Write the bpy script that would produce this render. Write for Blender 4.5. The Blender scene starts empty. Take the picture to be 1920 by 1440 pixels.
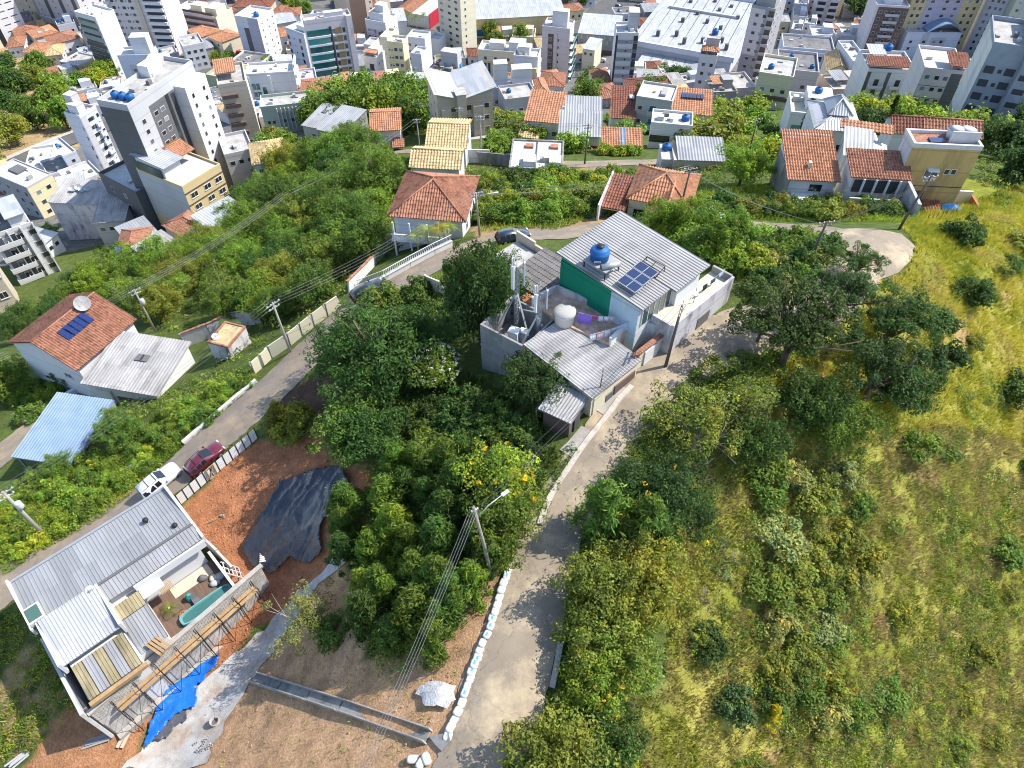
import bpy, math, random
import numpy as np
from mathutils import Vector, Matrix

# ------------------------------------------------------------------ camera, world, sun, exposure
SC = bpy.context.scene
COL = SC.collection
R = math.radians
H = 60.0                       # camera height over the datum
TH = R(48.0)                   # pitch below the horizon
F = 1331.0                     # focal length in pixels of a 1920 wide frame
CT, ST = math.cos(TH), math.sin(TH)

cam_d = bpy.data.cameras.new('camera')
cam = bpy.data.objects.new('camera', cam_d); COL.objects.link(cam)
cam_d.sensor_fit = 'HORIZONTAL'; cam_d.sensor_width = 36.0
cam_d.lens = 36.0 * F / 1920.0
cam_d.clip_start = 0.5; cam_d.clip_end = 20000
cam.location = (0, 0, H); cam.rotation_euler = (math.pi/2 - TH, 0, 0)
SC.camera = cam

SUN_EL, SUN_AZ = R(50), R(14)          # azimuth measured from +x towards +y
sdir = Vector((math.cos(SUN_EL)*math.cos(SUN_AZ), math.cos(SUN_EL)*math.sin(SUN_AZ), math.sin(SUN_EL)))
world = bpy.data.worlds.new('World'); SC.world = world; world.use_nodes = True
nt = world.node_tree
bg = nt.nodes['Background']
sky = nt.nodes.new('ShaderNodeTexSky'); sky.sky_type = 'NISHITA'; sky.sun_disc = False
sky.sun_elevation = SUN_EL; sky.sun_rotation = math.pi/2 - SUN_AZ
sky.altitude = 700; sky.air_density = 1.0; sky.dust_density = 1.0
nt.links.new(sky.outputs[0], bg.inputs[0]); bg.inputs[1].default_value = 0.15
sun_d = bpy.data.lights.new('sun', 'SUN'); sun_d.energy = 3.3; sun_d.angle = R(0.5); sun_d.color = (1.0, 0.95, 0.86)
sun = bpy.data.objects.new('sun', sun_d); COL.objects.link(sun)
sun.rotation_euler = (-sdir).to_track_quat('-Z', 'Y').to_euler(); sun.location = (80, 40, 200)
vs = SC.view_settings
vs.view_transform = 'Standard'; vs.look = 'None'; vs.exposure = 1.30; vs.gamma = 1.0; vs.use_curve_mapping = False
SC.render.engine = 'CYCLES'
SC.cycles.filter_width = 1.05; SC.cycles.max_bounces = 5; SC.cycles.diffuse_bounces = 3; SC.cycles.glossy_bounces = 2
SC.cycles.transmission_bounces = 3; SC.cycles.transparent_max_bounces = 4

# ------------------------------------------------------------------ pixel <-> place
def ray(px, py):
    u, v = (px-960)/F, (py-720)/F
    return np.array([u, CT - v*ST, -(ST + v*CT)])
def P(px, py, z):
    d = ray(px, py); t = (z-H)/d[2]
    return np.array([d[0]*t, d[1]*t, z])
def project(p):
    x, y, z = p[0], p[1], p[2]-H
    Z = y*CT - z*ST; vv = -(y*ST + z*CT)
    return (960+F*x/Z, 720+F*vv/Z)

# terrain control points: place in the view, metres below the camera
CPTS = [
 # hill road
 (880,1420,49.5),(940,1250,49),(990,1100,48.5),(1030,960,48),(1100,850,47.3),(1190,750,46.8),(1280,670,46.4),(1400,610,46),
 (1530,550,45.7),(1620,465,45.6),(1690,470,45.9),(1560,432,47.0),(1480,424,49.8),(1330,415,53),(1200,428,53.6),(1060,440,53.6),
 (970,447,53.3),(850,482,53.6),(750,535,54.2),(640,590,55.2),(560,680,57),(480,760,58.5),(380,860,60),(280,950,61.2),(150,1040,62.3),(20,1110,63.3),
 (-150,1200,65),(860,1600,50.5),
 # building site
 (200,1130,62.4),(100,1250,63.5),(345,1300,66),(420,1270,65.2),(300,1390,66.3),(240,1370,66),(270,1190,62.9),(330,1110,62.8),(170,1290,62.3),(600,1330,57.5),(700,1240,54.5),(840,1290,50.6),(500,1410,59),
 (640,1110,57),(560,960,58.2),(480,880,59.2),(430,950,60.2),(520,1075,63.2),(560,1120,61.5),(800,1010,51.8),(700,900,54.5),(760,1150,53),(50,1400,65.5),(-100,1400,67),
 (475,1170,64.6),(540,1150,62),
 # middle
 (900,800,50.2),(760,800,53),(720,720,54),(950,690,49.4),(870,640,51.4),(560,745,57.2),(620,800,56),(1040,820,48.3),(1200,560,47.2),(1000,500,51.5),(1100,400,55.5),
 # right hillside
 (1500,640,46.2),(1250,830,47.6),(1150,1000,48.8),(1100,1300,50.6),(1050,1430,50.6),(1300,1000,50),(1450,850,49.5),(1700,650,48.8),(1880,600,53),
 (1800,450,48.5),(1900,400,51),(1600,1000,55),(1850,900,60),(1500,1300,58.5),(1250,1350,53.5),(1700,1350,67),(1900,1250,71),(1900,1430,75),(1780,760,53.5),
 (2100,1000,72),(2100,600,62),(2200,1400,90),(2300,300,80),(1400,1600,62),
 # upper slope
 (1500,388,55.8),(1480,405,53),(1300,385,56),(1350,350,59),(1500,345,57.5),(1600,350,57.5),(1720,350,57.5),(1800,350,57.5),(1650,382,57),(1740,386,57.3),(1800,384,57.2),(1560,384,57),(1880,358,57),(1740,415,53.5),(1810,415,52.5),(1780,310,61),(1560,300,62),(1400,290,67),(1100,380,59),(1230,400,57),(960,370,61),
 (1080,300,68),(1200,298,68),(900,300,70),(780,300,75),(720,330,74.5),(680,385,71),(760,440,62),(890,428,58.5),(1000,300,69),(860,320,68),
 (600,500,71),(500,480,78),(400,560,78),(320,600,77),(460,625,69),(560,600,64.5),(620,560,61),
 # left houses
 (150,690,74),(40,812,71.7),(250,700,72),(170,760,71),(90,900,67.5),(300,800,64.2),(50,980,65),(230,900,64.6),(350,705,68),(420,690,64.5),(-80,700,78),(-80,900,72),
 # slope towards the city
 (330,450,100),(480,380,94),(420,440,94),(200,500,99),(60,560,98),(20,620,92),(100,620,86),(100,430,113),(300,415,109),(30,360,123),(200,340,124),
 (100,270,134),(500,270,112),(560,300,97),(440,230,126),(620,240,106),(600,190,121),(750,225,104),(850,265,90),(860,170,124),(1000,250,90),(1100,255,87),
 (1000,180,128),(1150,200,116),(1250,235,95),(1300,180,122),(1380,232,96),(1450,255,82),(1560,265,74),(1500,200,103),(1650,185,108),(1750,232,85),(1880,262,80),(1880,205,100),
 (-200,500,110),(-200,300,135),(2200,200,110),
]
for _x in range(-400, 2500, 240):
    CPTS += [(_x,140,147),(_x,70,150),(_x,0,150),(_x,-80,150),(_x,-160,150)]
_c = []
for a, b, d in CPTS:
    _c.append(P(a, b, H-d))
_c = np.array(_c)
for gx, gy, gz in [(-120,-60,-14),(0,-60,9),(120,-60,-45),(-200,40,-45),(220,60,-60),(-60,-30,-5),(60,-20,-12),(0,-8,9.5)]:
    _c = np.vstack([_c, [gx, gy, gz]])
_CC = 5.0
def _phi(d2): return np.sqrt(d2 + _CC*_CC)
def _fit(c):
    n = len(c)
    d2 = (c[:,None,0]-c[None,:,0])**2 + (c[:,None,1]-c[None,:,1])**2
    A = np.zeros((n+3, n+3)); A[:n,:n] = _phi(d2) - np.eye(n)*0.8
    A[:n,n] = 1; A[:n,n+1] = c[:,0]; A[:n,n+2] = c[:,1]; A[n:,:n] = A[:n,n:].T
    b = np.zeros(n+3); b[:n] = c[:,2]
    return np.linalg.solve(A, b)
_w = _fit(_c)
def hraw(x, y):
    x = np.asarray(x, float); y = np.asarray(y, float); sh = x.shape
    x = x.ravel(); y = y.ravel(); out = np.empty(len(x))
    for i in range(0, len(x), 20000):
        xs, ys = x[i:i+20000], y[i:i+20000]
        d2 = (xs[:,None]-_c[None,:,0])**2 + (ys[:,None]-_c[None,:,1])**2
        out[i:i+20000] = _phi(d2) @ _w[:-3] + _w[-3] + _w[-2]*xs + _w[-1]*ys
    return out.reshape(sh)
def hgt(x, y):
    x = np.asarray(x, float); y = np.asarray(y, float)
    h = hraw(x, y)
    r = np.sqrt(x**2 + (y-180)**2)
    t = np.clip((r-330)/250, 0, 1); t = t*t*(3-2*t)
    h = np.clip(h, -92, 22)*(1-t) + (-90)*t
    return h
_ts = np.concatenate([np.linspace(30, 140, 221), np.linspace(140.5, 520, 300)])
def G(px, py, dz=0.0):
    d = ray(px, py)
    X = d[0]*_ts; Y = d[1]*_ts; Zz = H + d[2]*_ts
    below = Zz <= hgt(X, Y) + dz
    i = int(np.argmax(below)) if below.any() else len(_ts)-1
    lo, hi = _ts[max(i-1,0)], _ts[i]
    for _ in range(14):
        m = (lo+hi)/2
        if H + d[2]*m <= float(hgt(d[0]*m, d[1]*m)) + dz: hi = m
        else: lo = m
    t = (lo+hi)/2
    return np.array([d[0]*t, d[1]*t, float(hgt(d[0]*t, d[1]*t)) + dz])
def hz(x, y): return float(hgt(x, y))
def zover(p, py):
    """height of the point straight above/below p that is seen at row py"""
    v = (py-720)/F
    # v*(y*CT - z*ST) = -(y*ST + z*CT)  with z relative to the camera
    return H + (-(p[1]*ST) - v*p[1]*CT) / (CT - v*ST)
# ------------------------------------------------------------------ materials
MATS = {}
def _nodes(m):
    m.use_nodes = True; t = m.node_tree
    return t, t.nodes['Principled BSDF']
def mat(name, col, rough=0.85, var=0.18, scale=1.2, metal=0.0, bump=0.0, bscale=14.0, spec=0.3, dirt=None, dscale=0.35, damt=0.5, stretch=None, trans=0.0, joint=0.0, crack=0.0, sheet=0.0):
    """plain surface with two scales of colour change, optional stains of another colour, optional fine relief"""
    if name in MATS: return MATS[name]
    col = tuple(c*0.80 for c in col); dirt = tuple(c*0.80 for c in dirt) if dirt else None
    m = bpy.data.materials.new(name); t, b = _nodes(m); L = t.links.new
    b.inputs['Roughness'].default_value = rough; b.inputs['Metallic'].default_value = metal
    b.inputs['Specular IOR Level'].default_value = spec
    tc = t.nodes.new('ShaderNodeTexCoord'); src = tc.outputs['Object']
    if stretch:
        mp = t.nodes.new('ShaderNodeMapping'); mp.inputs['Scale'].default_value = stretch
        L(src, mp.inputs['Vector']); src = mp.outputs[0]
    n = t.nodes.new('ShaderNodeTexNoise'); n.inputs['Scale'].default_value = scale; n.inputs['Detail'].default_value = 6; n.inputs['Roughness'].default_value = 0.65
    L(src, n.inputs['Vector'])
    mr = t.nodes.new('ShaderNodeMapRange'); mr.inputs[1].default_value = 0.3; mr.inputs[2].default_value = 0.7
    mr.inputs[3].default_value = 1-var; mr.inputs[4].default_value = 1+var
    L(n.outputs['Fac'], mr.inputs[0])
    mx = t.nodes.new('ShaderNodeMix'); mx.data_type = 'RGBA'; mx.blend_type = 'MULTIPLY'; mx.inputs[0].default_value = 1
    mx.inputs[6].default_value = (*col, 1); L(mr.outputs[0], mx.inputs[7]); out = mx.outputs[2]
    if dirt:
        n2 = t.nodes.new('ShaderNodeTexNoise'); n2.inputs['Scale'].default_value = dscale; n2.inputs['Detail'].default_value = 8; n2.inputs['Roughness'].default_value = 0.7
        L(src, n2.inputs['Vector'])
        m2 = t.nodes.new('ShaderNodeMapRange'); m2.inputs[1].default_value = 0.48; m2.inputs[2].default_value = 0.68; m2.inputs[4].default_value = damt
        L(n2.outputs['Fac'], m2.inputs[0])
        x2 = t.nodes.new('ShaderNodeMix'); x2.data_type = 'RGBA'; L(m2.outputs[0], x2.inputs[0]); L(out, x2.inputs[6]); x2.inputs[7].default_value = (*dirt, 1)
        out = x2.outputs[2]
    if crack:      # wandering cracks
        nw = t.nodes.new('ShaderNodeTexNoise'); nw.inputs['Scale'].default_value = 1.3; nw.inputs['Detail'].default_value = 5; L(tc.outputs['Object'], nw.inputs['Vector'])
        mw = t.nodes.new('ShaderNodeMix'); mw.data_type = 'RGBA'; mw.inputs[0].default_value = 0.6; L(tc.outputs['Object'], mw.inputs[6]); L(nw.outputs['Color'], mw.inputs[7])
        vo = t.nodes.new('ShaderNodeTexVoronoi'); vo.feature = 'DISTANCE_TO_EDGE'; vo.inputs['Scale'].default_value = 0.45; L(mw.outputs[2], vo.inputs['Vector'])
        cm = t.nodes.new('ShaderNodeMapRange'); cm.inputs[1].default_value = 0.0; cm.inputs[2].default_value = 0.012; cm.inputs[3].default_value = crack; cm.inputs[4].default_value = 0.0; L(vo.outputs['Distance'], cm.inputs[0])
        xc = t.nodes.new('ShaderNodeMix'); xc.data_type = 'RGBA'; L(cm.outputs[0], xc.inputs[0]); L(out, xc.inputs[6]); xc.inputs[7].default_value = (*[c*0.35 for c in col], 1); out = xc.outputs[2]
    if sheet:      # separate sheets of slightly different age
        sn = t.nodes.new('ShaderNodeVectorMath'); sn.operation = 'SNAP'; sn.inputs[1].default_value = (1.05, 3.1, 50.0); L(tc.outputs['Object'], sn.inputs[0])
        wn = t.nodes.new('ShaderNodeTexWhiteNoise'); wn.noise_dimensions = '3D'; L(sn.outputs[0], wn.inputs['Vector'])
        sm_ = t.nodes.new('ShaderNodeMapRange'); sm_.inputs[3].default_value = 1-sheet; sm_.inputs[4].default_value = 1+sheet*0.7; L(wn.outputs['Value'], sm_.inputs[0])
        xs_ = t.nodes.new('ShaderNodeMix'); xs_.data_type = 'RGBA'; xs_.blend_type = 'MULTIPLY'; xs_.inputs[0].default_value = 1; L(out, xs_.inputs[6]); L(sm_.outputs[0], xs_.inputs[7]); out = xs_.outputs[2]
    if joint:      # faint storey joints in the render
        sx = t.nodes.new('ShaderNodeSeparateXYZ'); L(tc.outputs['Object'], sx.inputs[0]); ml = t.nodes.new('ShaderNodeMath'); ml.operation = 'MULTIPLY'; ml.inputs[1].default_value = 1/3.0; L(sx.outputs[2], ml.inputs[0])
        fr = t.nodes.new('ShaderNodeMath'); fr.operation = 'FRACT'; L(ml.outputs[0], fr.inputs[0]); ls = t.nodes.new('ShaderNodeMath'); ls.operation = 'LESS_THAN'; ls.inputs[1].default_value = 0.06; L(fr.outputs[0], ls.inputs[0])
        mf = t.nodes.new('ShaderNodeMath'); mf.operation = 'MULTIPLY'; mf.inputs[1].default_value = joint; L(ls.outputs[0], mf.inputs[0]); x3 = t.nodes.new('ShaderNodeMix'); x3.data_type = 'RGBA'; L(mf.outputs[0], x3.inputs[0]); L(out, x3.inputs[6]); x3.inputs[7].default_value = (*[c*0.45 for c in col], 1); out = x3.outputs[2]
    L(out, b.inputs['Base Color'])
    if bump:
        n3 = t.nodes.new('ShaderNodeTexNoise'); n3.inputs['Scale'].default_value = bscale; n3.inputs['Detail'].default_value = 5
        L(src, n3.inputs['Vector'])
        bp = t.nodes.new('ShaderNodeBump'); bp.inputs['Strength'].default_value = bump; bp.inputs['Distance'].default_value = 0.1
        L(n3.outputs['Fac'], bp.inputs['Height']); L(bp.outputs[0], b.inputs['Normal'])
    MATS[name] = m
    return m
def attr_mat(name, rough=0.95, var=0.35, scale=0.8, scale2=9.0, bump=0.5, spec=0.1):
    """surface whose own colour is stored per vertex, broken up by noise"""
    m = bpy.data.materials.new(name); t, b = _nodes(m); L = t.links.new
    b.inputs['Roughness'].default_value = rough; b.inputs['Specular IOR Level'].default_value = spec
    at = t.nodes.new('ShaderNodeAttribute'); at.attribute_name = 'Col'
    tc = t.nodes.new('ShaderNodeTexCoord'); out = at.outputs['Color']
    for s, v in ((scale, var), (scale2, var)):
        n = t.nodes.new('ShaderNodeTexNoise'); n.inputs['Scale'].default_value = s; n.inputs['Detail'].default_value = 7; n.inputs['Roughness'].default_value = 0.7
        L(tc.outputs['Object'], n.inputs['Vector'])
        mr = t.nodes.new('ShaderNodeMapRange'); mr.inputs[1].default_value = 0.3; mr.inputs[2].default_value = 0.7
        mr.inputs[3].default_value = 1-v; mr.inputs[4].default_value = 1+v
        L(n.outputs['Fac'], mr.inputs[0])
        mx = t.nodes.new('ShaderNodeMix'); mx.data_type = 'RGBA'; mx.blend_type = 'MULTIPLY'; mx.inputs[0].default_value = 1
        L(out, mx.inputs[6]); L(mr.outputs[0], mx.inputs[7]); out = mx.outputs[2]
    L(out, b.inputs['Base Color'])
    bp = t.nodes.new('ShaderNodeBump'); bp.inputs['Strength'].default_value = bump; bp.inputs['Distance'].default_value = 0.25
    L(n.outputs['Fac'], bp.inputs['Height']); L(bp.outputs[0], b.inputs['Normal'])
    MATS[name] = m
    return m
def glass_mat(name, col, rough=0.12, metal=0.0):
    m = bpy.data.materials.new(name); t, b = _nodes(m); L = t.links.new
    b.inputs['Roughness'].default_value = rough; b.inputs['Specular IOR Level'].default_value = 0.9; b.inputs['Metallic'].default_value = metal
    oi = t.nodes.new('ShaderNodeObjectInfo'); mr = t.nodes.new('ShaderNodeMath'); mr.operation = 'POWER'; mr.inputs[1].default_value = 5.0; L(oi.outputs['Random'], mr.inputs[0]); m5 = t.nodes.new('ShaderNodeMath'); m5.operation = 'MULTIPLY_ADD'; m5.inputs[1].default_value = 6.0 if max(col) < .08 else 1.0; m5.inputs[2].default_value = 0.6; L(mr.outputs[0], m5.inputs[0]); mr = m5
    mx = t.nodes.new('ShaderNodeMix'); mx.data_type = 'RGBA'; mx.blend_type = 'MULTIPLY'; mx.inputs[0].default_value = 1
    mx.inputs[6].default_value = (*col, 1); L(mr.outputs[0], mx.inputs[7]); L(mx.outputs[2], b.inputs['Base Color'])
    MATS[name] = m
    return m
def leaf_mat(name, rough=0.6, trans=0.35):
    """foliage: the plant's own tint (object colour) times a shade per leaf"""
    m = bpy.data.materials.new(name); t, b = _nodes(m); L = t.links.new
    oi = t.nodes.new('ShaderNodeObjectInfo'); at = t.nodes.new('ShaderNodeAttribute'); at.attribute_name = 'Col'
    mx = t.nodes.new('ShaderNodeMix'); mx.data_type = 'RGBA'; mx.blend_type = 'MULTIPLY'; mx.inputs[0].default_value = 1
    L(oi.outputs['Color'], mx.inputs[6]); L(at.outputs['Color'], mx.inputs[7])
    L(mx.outputs[2], b.inputs['Base Color']); b.inputs['Roughness'].default_value = rough; b.inputs['Specular IOR Level'].default_value = 0.25
    tr = t.nodes.new('ShaderNodeBsdfTranslucent'); L(mx.outputs[2], tr.inputs['Color'])
    ad = t.nodes.new('ShaderNodeMixShader'); ad.inputs[0].default_value = trans
    L(b.outputs[0], ad.inputs[1]); L(tr.outputs[0], ad.inputs[2])
    L(ad.outputs[0], t.nodes['Material Output'].inputs['Surface'])
    MATS[name] = m
    return m

# ------------------------------------------------------------------ mesh building
def tag(o, label=None, cat=None, group=None, kind=None):
    if label: o['label'] = label
    if cat: o['category'] = cat
    if group: o['group'] = group
    if kind: o['kind'] = kind
    return o
def link(o, parent=None):
    COL.objects.link(o)
    if parent is not None: o.parent = parent
    return o
def empty(name, loc, rz=0.0, label=None, cat=None, group=None):
    o = bpy.data.objects.new(name, None); o.location = loc; o.rotation_euler = (0, 0, rz); o.empty_display_size = 0.5
    link(o); return tag(o, label, cat, group)
ORDN = ['first','second','third','fourth','fifth','sixth','seventh','eighth','ninth','tenth','eleventh','twelfth','thirteenth','fourteenth','fifteenth','sixteenth','seventeenth','eighteenth','nineteenth','twentieth','twenty-first','twenty-second','twenty-third','twenty-fourth','twenty-fifth','twenty-sixth']
class MB:
    """collects shapes into one mesh"""
    def __init__(s): s.v = []; s.f = []; s.m = []; s.sm = []
    def add(s, vs, fs, mi=0, smooth=False):
        n = len(s.v); s.v += [tuple(map(float, p)) for p in vs]
        for f in fs: s.f.append(tuple(i+n for i in f)); s.m.append(mi); s.sm.append(smooth)
        return s
    def box(s, x0, x1, y0, y1, z0, z1, mi=0):
        return s.add([(x0,y0,z0),(x1,y0,z0),(x1,y1,z0),(x0,y1,z0),(x0,y0,z1),(x1,y0,z1),(x1,y1,z1),(x0,y1,z1)],
              [(0,3,2,1),(4,5,6,7),(0,1,5,4),(1,2,6,5),(2,3,7,6),(3,0,4,7)], mi)
    def prism(s, poly, z0, z1, mi=0):
        n = len(poly)
        if callable(z0): zb = [z0(*p) for p in poly]
        else: zb = [z0]*n
        if callable(z1): zt = [z1(*p) for p in poly]
        else: zt = [z1]*n
        vs = [(p[0],p[1],zb[i]) for i,p in enumerate(poly)] + [(p[0],p[1],zt[i]) for i,p in enumerate(poly)]
        fs = [tuple(range(n))[::-1], tuple(range(n, 2*n))] + [(i,(i+1)%n,(i+1)%n+n,i+n) for i in range(n)]
        return s.add(vs, fs, mi)
    def bar(s, a, b, w, h=None, mi=0):
        """rectangular bar from a to b"""
        a = Vector(a); b = Vector(b); d = (b-a)
        if d.length < 1e-6: return s
        d.normalize(); h = h or w
        up = Vector((0,0,1)) if abs(d.z) < 0.95 else Vector((1,0,0))
        x = d.cross(up).normalized()*(w/2); y = x.cross(d).normalized()*(h/2)
        vs = [a-x-y, a+x-y, a+x+y, a-x+y, b-x-y, b+x-y, b+x+y, b-x+y]
        return s.add(vs, [(0,3,2,1),(4,5,6,7),(0,1,5,4),(1,2,6,5),(2,3,7,6),(3,0,4,7)], mi)
    def tube(s, pts, rad, n=8, mi=0, caps=True, smooth=True):
        pts = [Vector(p) for p in pts]
        rs = rad if isinstance(rad, (list, tuple)) else [rad]*len(pts)
        base = len(s.v); ref = None
        for i, p in enumerate(pts):
            d = (pts[min(i+1,len(pts)-1)] - pts[max(i-1,0)]).normalized()
            if ref is None: ref = Vector((1,0,0)) if abs(d.x) < 0.9 else Vector((0,1,0))
            x = (ref - d*ref.dot(d)).normalized(); y = d.cross(x); ref = x
            for k in range(n):
                a = 2*math.pi*k/n; q = p + (x*math.cos(a) + y*math.sin(a))*rs[i]; s.v.append(tuple(q))
        for i in range(len(pts)-1):
            for k in range(n):
                a = base+i*n+k; b = base+i*n+(k+1)%n
                s.f.append((a, b, b+n, a+n)); s.m.append(mi); s.sm.append(smooth)
        if caps:
            s.f.append(tuple(base+k for k in range(n))[::-1]); s.m.append(mi); s.sm.append(False)
            s.f.append(tuple(base+(len(pts)-1)*n+k for k in range(n))); s.m.append(mi); s.sm.append(False)
        return s
    def lathe(s, prof, c=(0,0,0), n=20, mi=0, smooth=True, cap=True):
        base = len(s.v)
        for r, z in prof:
            for k in range(n):
                a = 2*math.pi*k/n; s.v.append((c[0]+r*math.cos(a), c[1]+r*math.sin(a), c[2]+z))
        for i in range(len(prof)-1):
            for k in range(n):
                a = base+i*n+k; b = base+i*n+(k+1)%n
                s.f.append((a,b,b+n,a+n)); s.m.append(mi); s.sm.append(smooth)
        if cap:
            s.f.append(tuple(base+k for k in range(n))[::-1]); s.m.append(mi); s.sm.append(False)
            s.f.append(tuple(base+(len(prof)-1)*n+k for k in range(n))); s.m.append(mi); s.sm.append(False)
        return s
    def mesh(s, name, mats):
        me = bpy.data.meshes.new(name); me.from_pydata(s.v, [], s.f)
        for m in (mats if isinstance(mats, (list, tuple)) else [mats]): me.materials.append(m)
        if any(s.m): me.polygons.foreach_set('material_index', s.m)
        me.polygons.foreach_set('use_smooth', s.sm); me.update()
        return me
    def obj(s, name, mats, parent=None, loc=None, rz=None):
        o = bpy.data.objects.new(name, s.mesh(name, mats))
        if loc is not None: o.location = loc
        if rz is not None: o.rotation_euler = (0,0,rz)
        return link(o, parent)
def np_mesh(name, V, Fq, mats, col=None, smooth=False):
    """big mesh from arrays; Fq (n,3) or (n,4)"""
    V = np.ascontiguousarray(V, np.float32); Fq = np.ascontiguousarray(Fq, np.int32); k = Fq.shape[1]
    me = bpy.data.meshes.new(name)
    me.vertices.add(len(V)); me.vertices.foreach_set('co', V.ravel())
    me.loops.add(Fq.size); me.loops.foreach_set('vertex_index', Fq.ravel())
    me.polygons.add(len(Fq)); me.polygons.foreach_set('loop_start', np.arange(0, Fq.size, k, dtype=np.int32))
    me.polygons.foreach_set('loop_total', np.full(len(Fq), k, np.int32))
    me.polygons.foreach_set('use_smooth', np.full(len(Fq), smooth, bool))
    for m in (mats if isinstance(mats, (list, tuple)) else [mats]): me.materials.append(m)
    if col is not None:
        a = me.color_attributes.new('Col', 'FLOAT_COLOR', 'POINT')
        c = np.ones((len(V),4), np.float32); c[:,:3] = col; a.data.foreach_set('color', c.ravel())
    me.update(); me.validate()
    return me
def inpoly(x, y, poly):
    x = np.asarray(x); y = np.asarray(y); r = np.zeros(x.shape, bool); n = len(poly); j = n-1
    for i in range(n):
        xi, yi = poly[i]; xj, yj = poly[j]
        c = ((yi > y) != (yj > y)) & (x < (xj-xi)*(y-yi)/((yj-yi) if yj != yi else 1e-9) + xi)
        r ^= c; j = i
    return r
def smoothpts(pts, per=8):
    """Catmull-Rom through xy points"""
    p = [np.array(q[:2], float) for q in pts]; p = [2*p[0]-p[1]] + p + [2*p[-1]-p[-2]]; out = []
    for i in range(1, len(p)-2):
        for k in range(per):
            t = k/per
            out.append(0.5*((2*p[i]) + (p[i+1]-p[i-1])*t + (2*p[i-1]-5*p[i]+4*p[i+1]-p[i+2])*t*t + (-p[i-1]+3*p[i]-3*p[i+1]+p[i+2])*t**3))
    out.append(p[-2]); return out
def vnoise(x, y, s, seed=0):
    """cheap value noise 0..1"""
    x = np.asarray(x)/s + 37.3*seed; y = np.asarray(y)/s - 11.7*seed
    xi = np.floor(x); yi = np.floor(y); fx = x-xi; fy = y-yi; fx = fx*fx*(3-2*fx); fy = fy*fy*(3-2*fy)
    def hsh(a, b):
        q = np.sin(a*127.1 + b*311.7 + seed*74.7)*43758.5453; return q-np.floor(q)
    return (hsh(xi,yi)*(1-fx)+hsh(xi+1,yi)*fx)*(1-fy) + (hsh(xi,yi+1)*(1-fx)+hsh(xi+1,yi+1)*fx)*fy
# ------------------------------------------------------------------ the ground
def _axis(spec):
    out = []
    for a, b, st in spec: out += list(np.arange(a, b, st))
    return np.array(out)
gx = np.concatenate([[-9000,-5000,-2500,-1200,-800], _axis([(-600,-300,12),(-300,-90,3.5),(-90,90,0.75),(90,300,3.5),(300,601,12)]), [800,1200,2500,5000,9000]])
gy = np.concatenate([[-3000,-1200,-500,-250], _axis([(-120,-20,5),(-20,125,0.75),(125,200,1.6),(200,460,3),(460,700,12)]), [800,1000,1600,3000,6000,12000]])
GX, GY = np.meshgrid(gx, gy)
GZ = hgt(GX, GY)
# small natural unevenness, kept off the built-up slopes
nearm = np.clip((130-GY)/40, 0, 1)
# colours of the soil and the ground cover
Zc = GY*CT - (GZ-H)*ST; Zc = np.where(Zc < 5, 5, Zc)
PX = 960 + F*GX/Zc; PY = 720 - F*(GY*ST + (GZ-H)*CT)/Zc
C_SCRUB = (0.085,0.115,0.028); C_GRASS = (0.20,0.215,0.030); C_STRAW = (0.34,0.30,0.07); C_TAN = (0.48,0.295,0.165); C_RED = (0.37,0.160,0.078)
C_CITY = (0.15,0.147,0.14); C_PARK = (0.34,0.24,0.12); C_LIME = (0.17,0.22,0.03); C_DARK = (0.05,0.045,0.03); C_PALE = (0.5,0.42,0.33)
GC = np.empty(GX.shape+(3,)); GC[:] = C_SCRUB
wob = (vnoise(GX, GY, 3.1, 1)-0.5)*26 + (vnoise(GX, GY, 1.1, 2)-0.5)*14
scale_px = np.clip(Zc/50, 0.6, 4); wx = PX + wob/scale_px*1.2; wy = PY + (vnoise(GX, GY, 2.7, 3)-0.5)*30/scale_px
def zone(poly, col, mix=1.0):
    m = inpoly(wx, wy, poly)
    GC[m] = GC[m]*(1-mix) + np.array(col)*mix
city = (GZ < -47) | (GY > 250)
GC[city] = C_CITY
zone([(-400,-200),(150,60),(130,165),(190,260),(120,285),(0,330),(-400,420)], C_PARK)
hill = [(1310,640),(1480,640),(1700,520),(1735,430),(1640,400),(1420,400),(1430,350),(1860,330),(2300,330),(2300,1900),(900,1900),(1040,1330),(1250,1330),(1240,1060),(1290,900)]
zone(hill, C_GRASS)
n1 = vnoise(GX, GY, 7, 5); n2 = vnoise(GX, GY, 2.5, 6)
m = inpoly(wx, wy, [(1400,640),(1920,500),(2300,400),(2300,1700),(1150,1700),(1200,1350),(1350,1000)])
k = np.clip((n1*0.6+n2*0.6-0.45)*2.2, 0, 1)[...,None]
GC[m] = (GC*(1-k) + np.array(C_STRAW)*k)[m]
zone([(1600,650),(1900,520),(2300,600),(2300,1000),(1850,900),(1700,720)], C_STRAW, 0.7)
zone([(1340,345),(1560,345),(1570,395),(1330,385)], C_LIME)
zone([(318,968),(400,880),(490,812),(600,835),(700,890),(640,960),(610,1030),(540,1080),(440,1190),(330,1320),(240,1400),(240,1340),(430,1120),(420,1050)], C_RED)
zone([(440,1040),(640,940),(700,1000),(560,1120),(420,1240),(330,1340),(280,1320)], C_RED)
zone([(340,1520),(405,1340),(440,1300),(560,1120),(640,1050),(700,1090),(640,1180),(520,1300)], C_TAN)
zone([(470,1290),(520,1180),(640,1170),(700,1250),(860,1080),(940,1060),(930,1150),(850,1380),(800,1520),(380,1520)], C_TAN)
zone([(60,1420),(120,1330),(230,1300),(260,1400),(280,1520),(0,1520)], (0.34,0.17,0.085))
zone([(0,1300),(60,1200),(120,1290),(90,1370),(40,1420)], C_TAN, 0.5)
zone([(470,850),(600,790),(640,850),(560,850)], C_RED)
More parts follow.
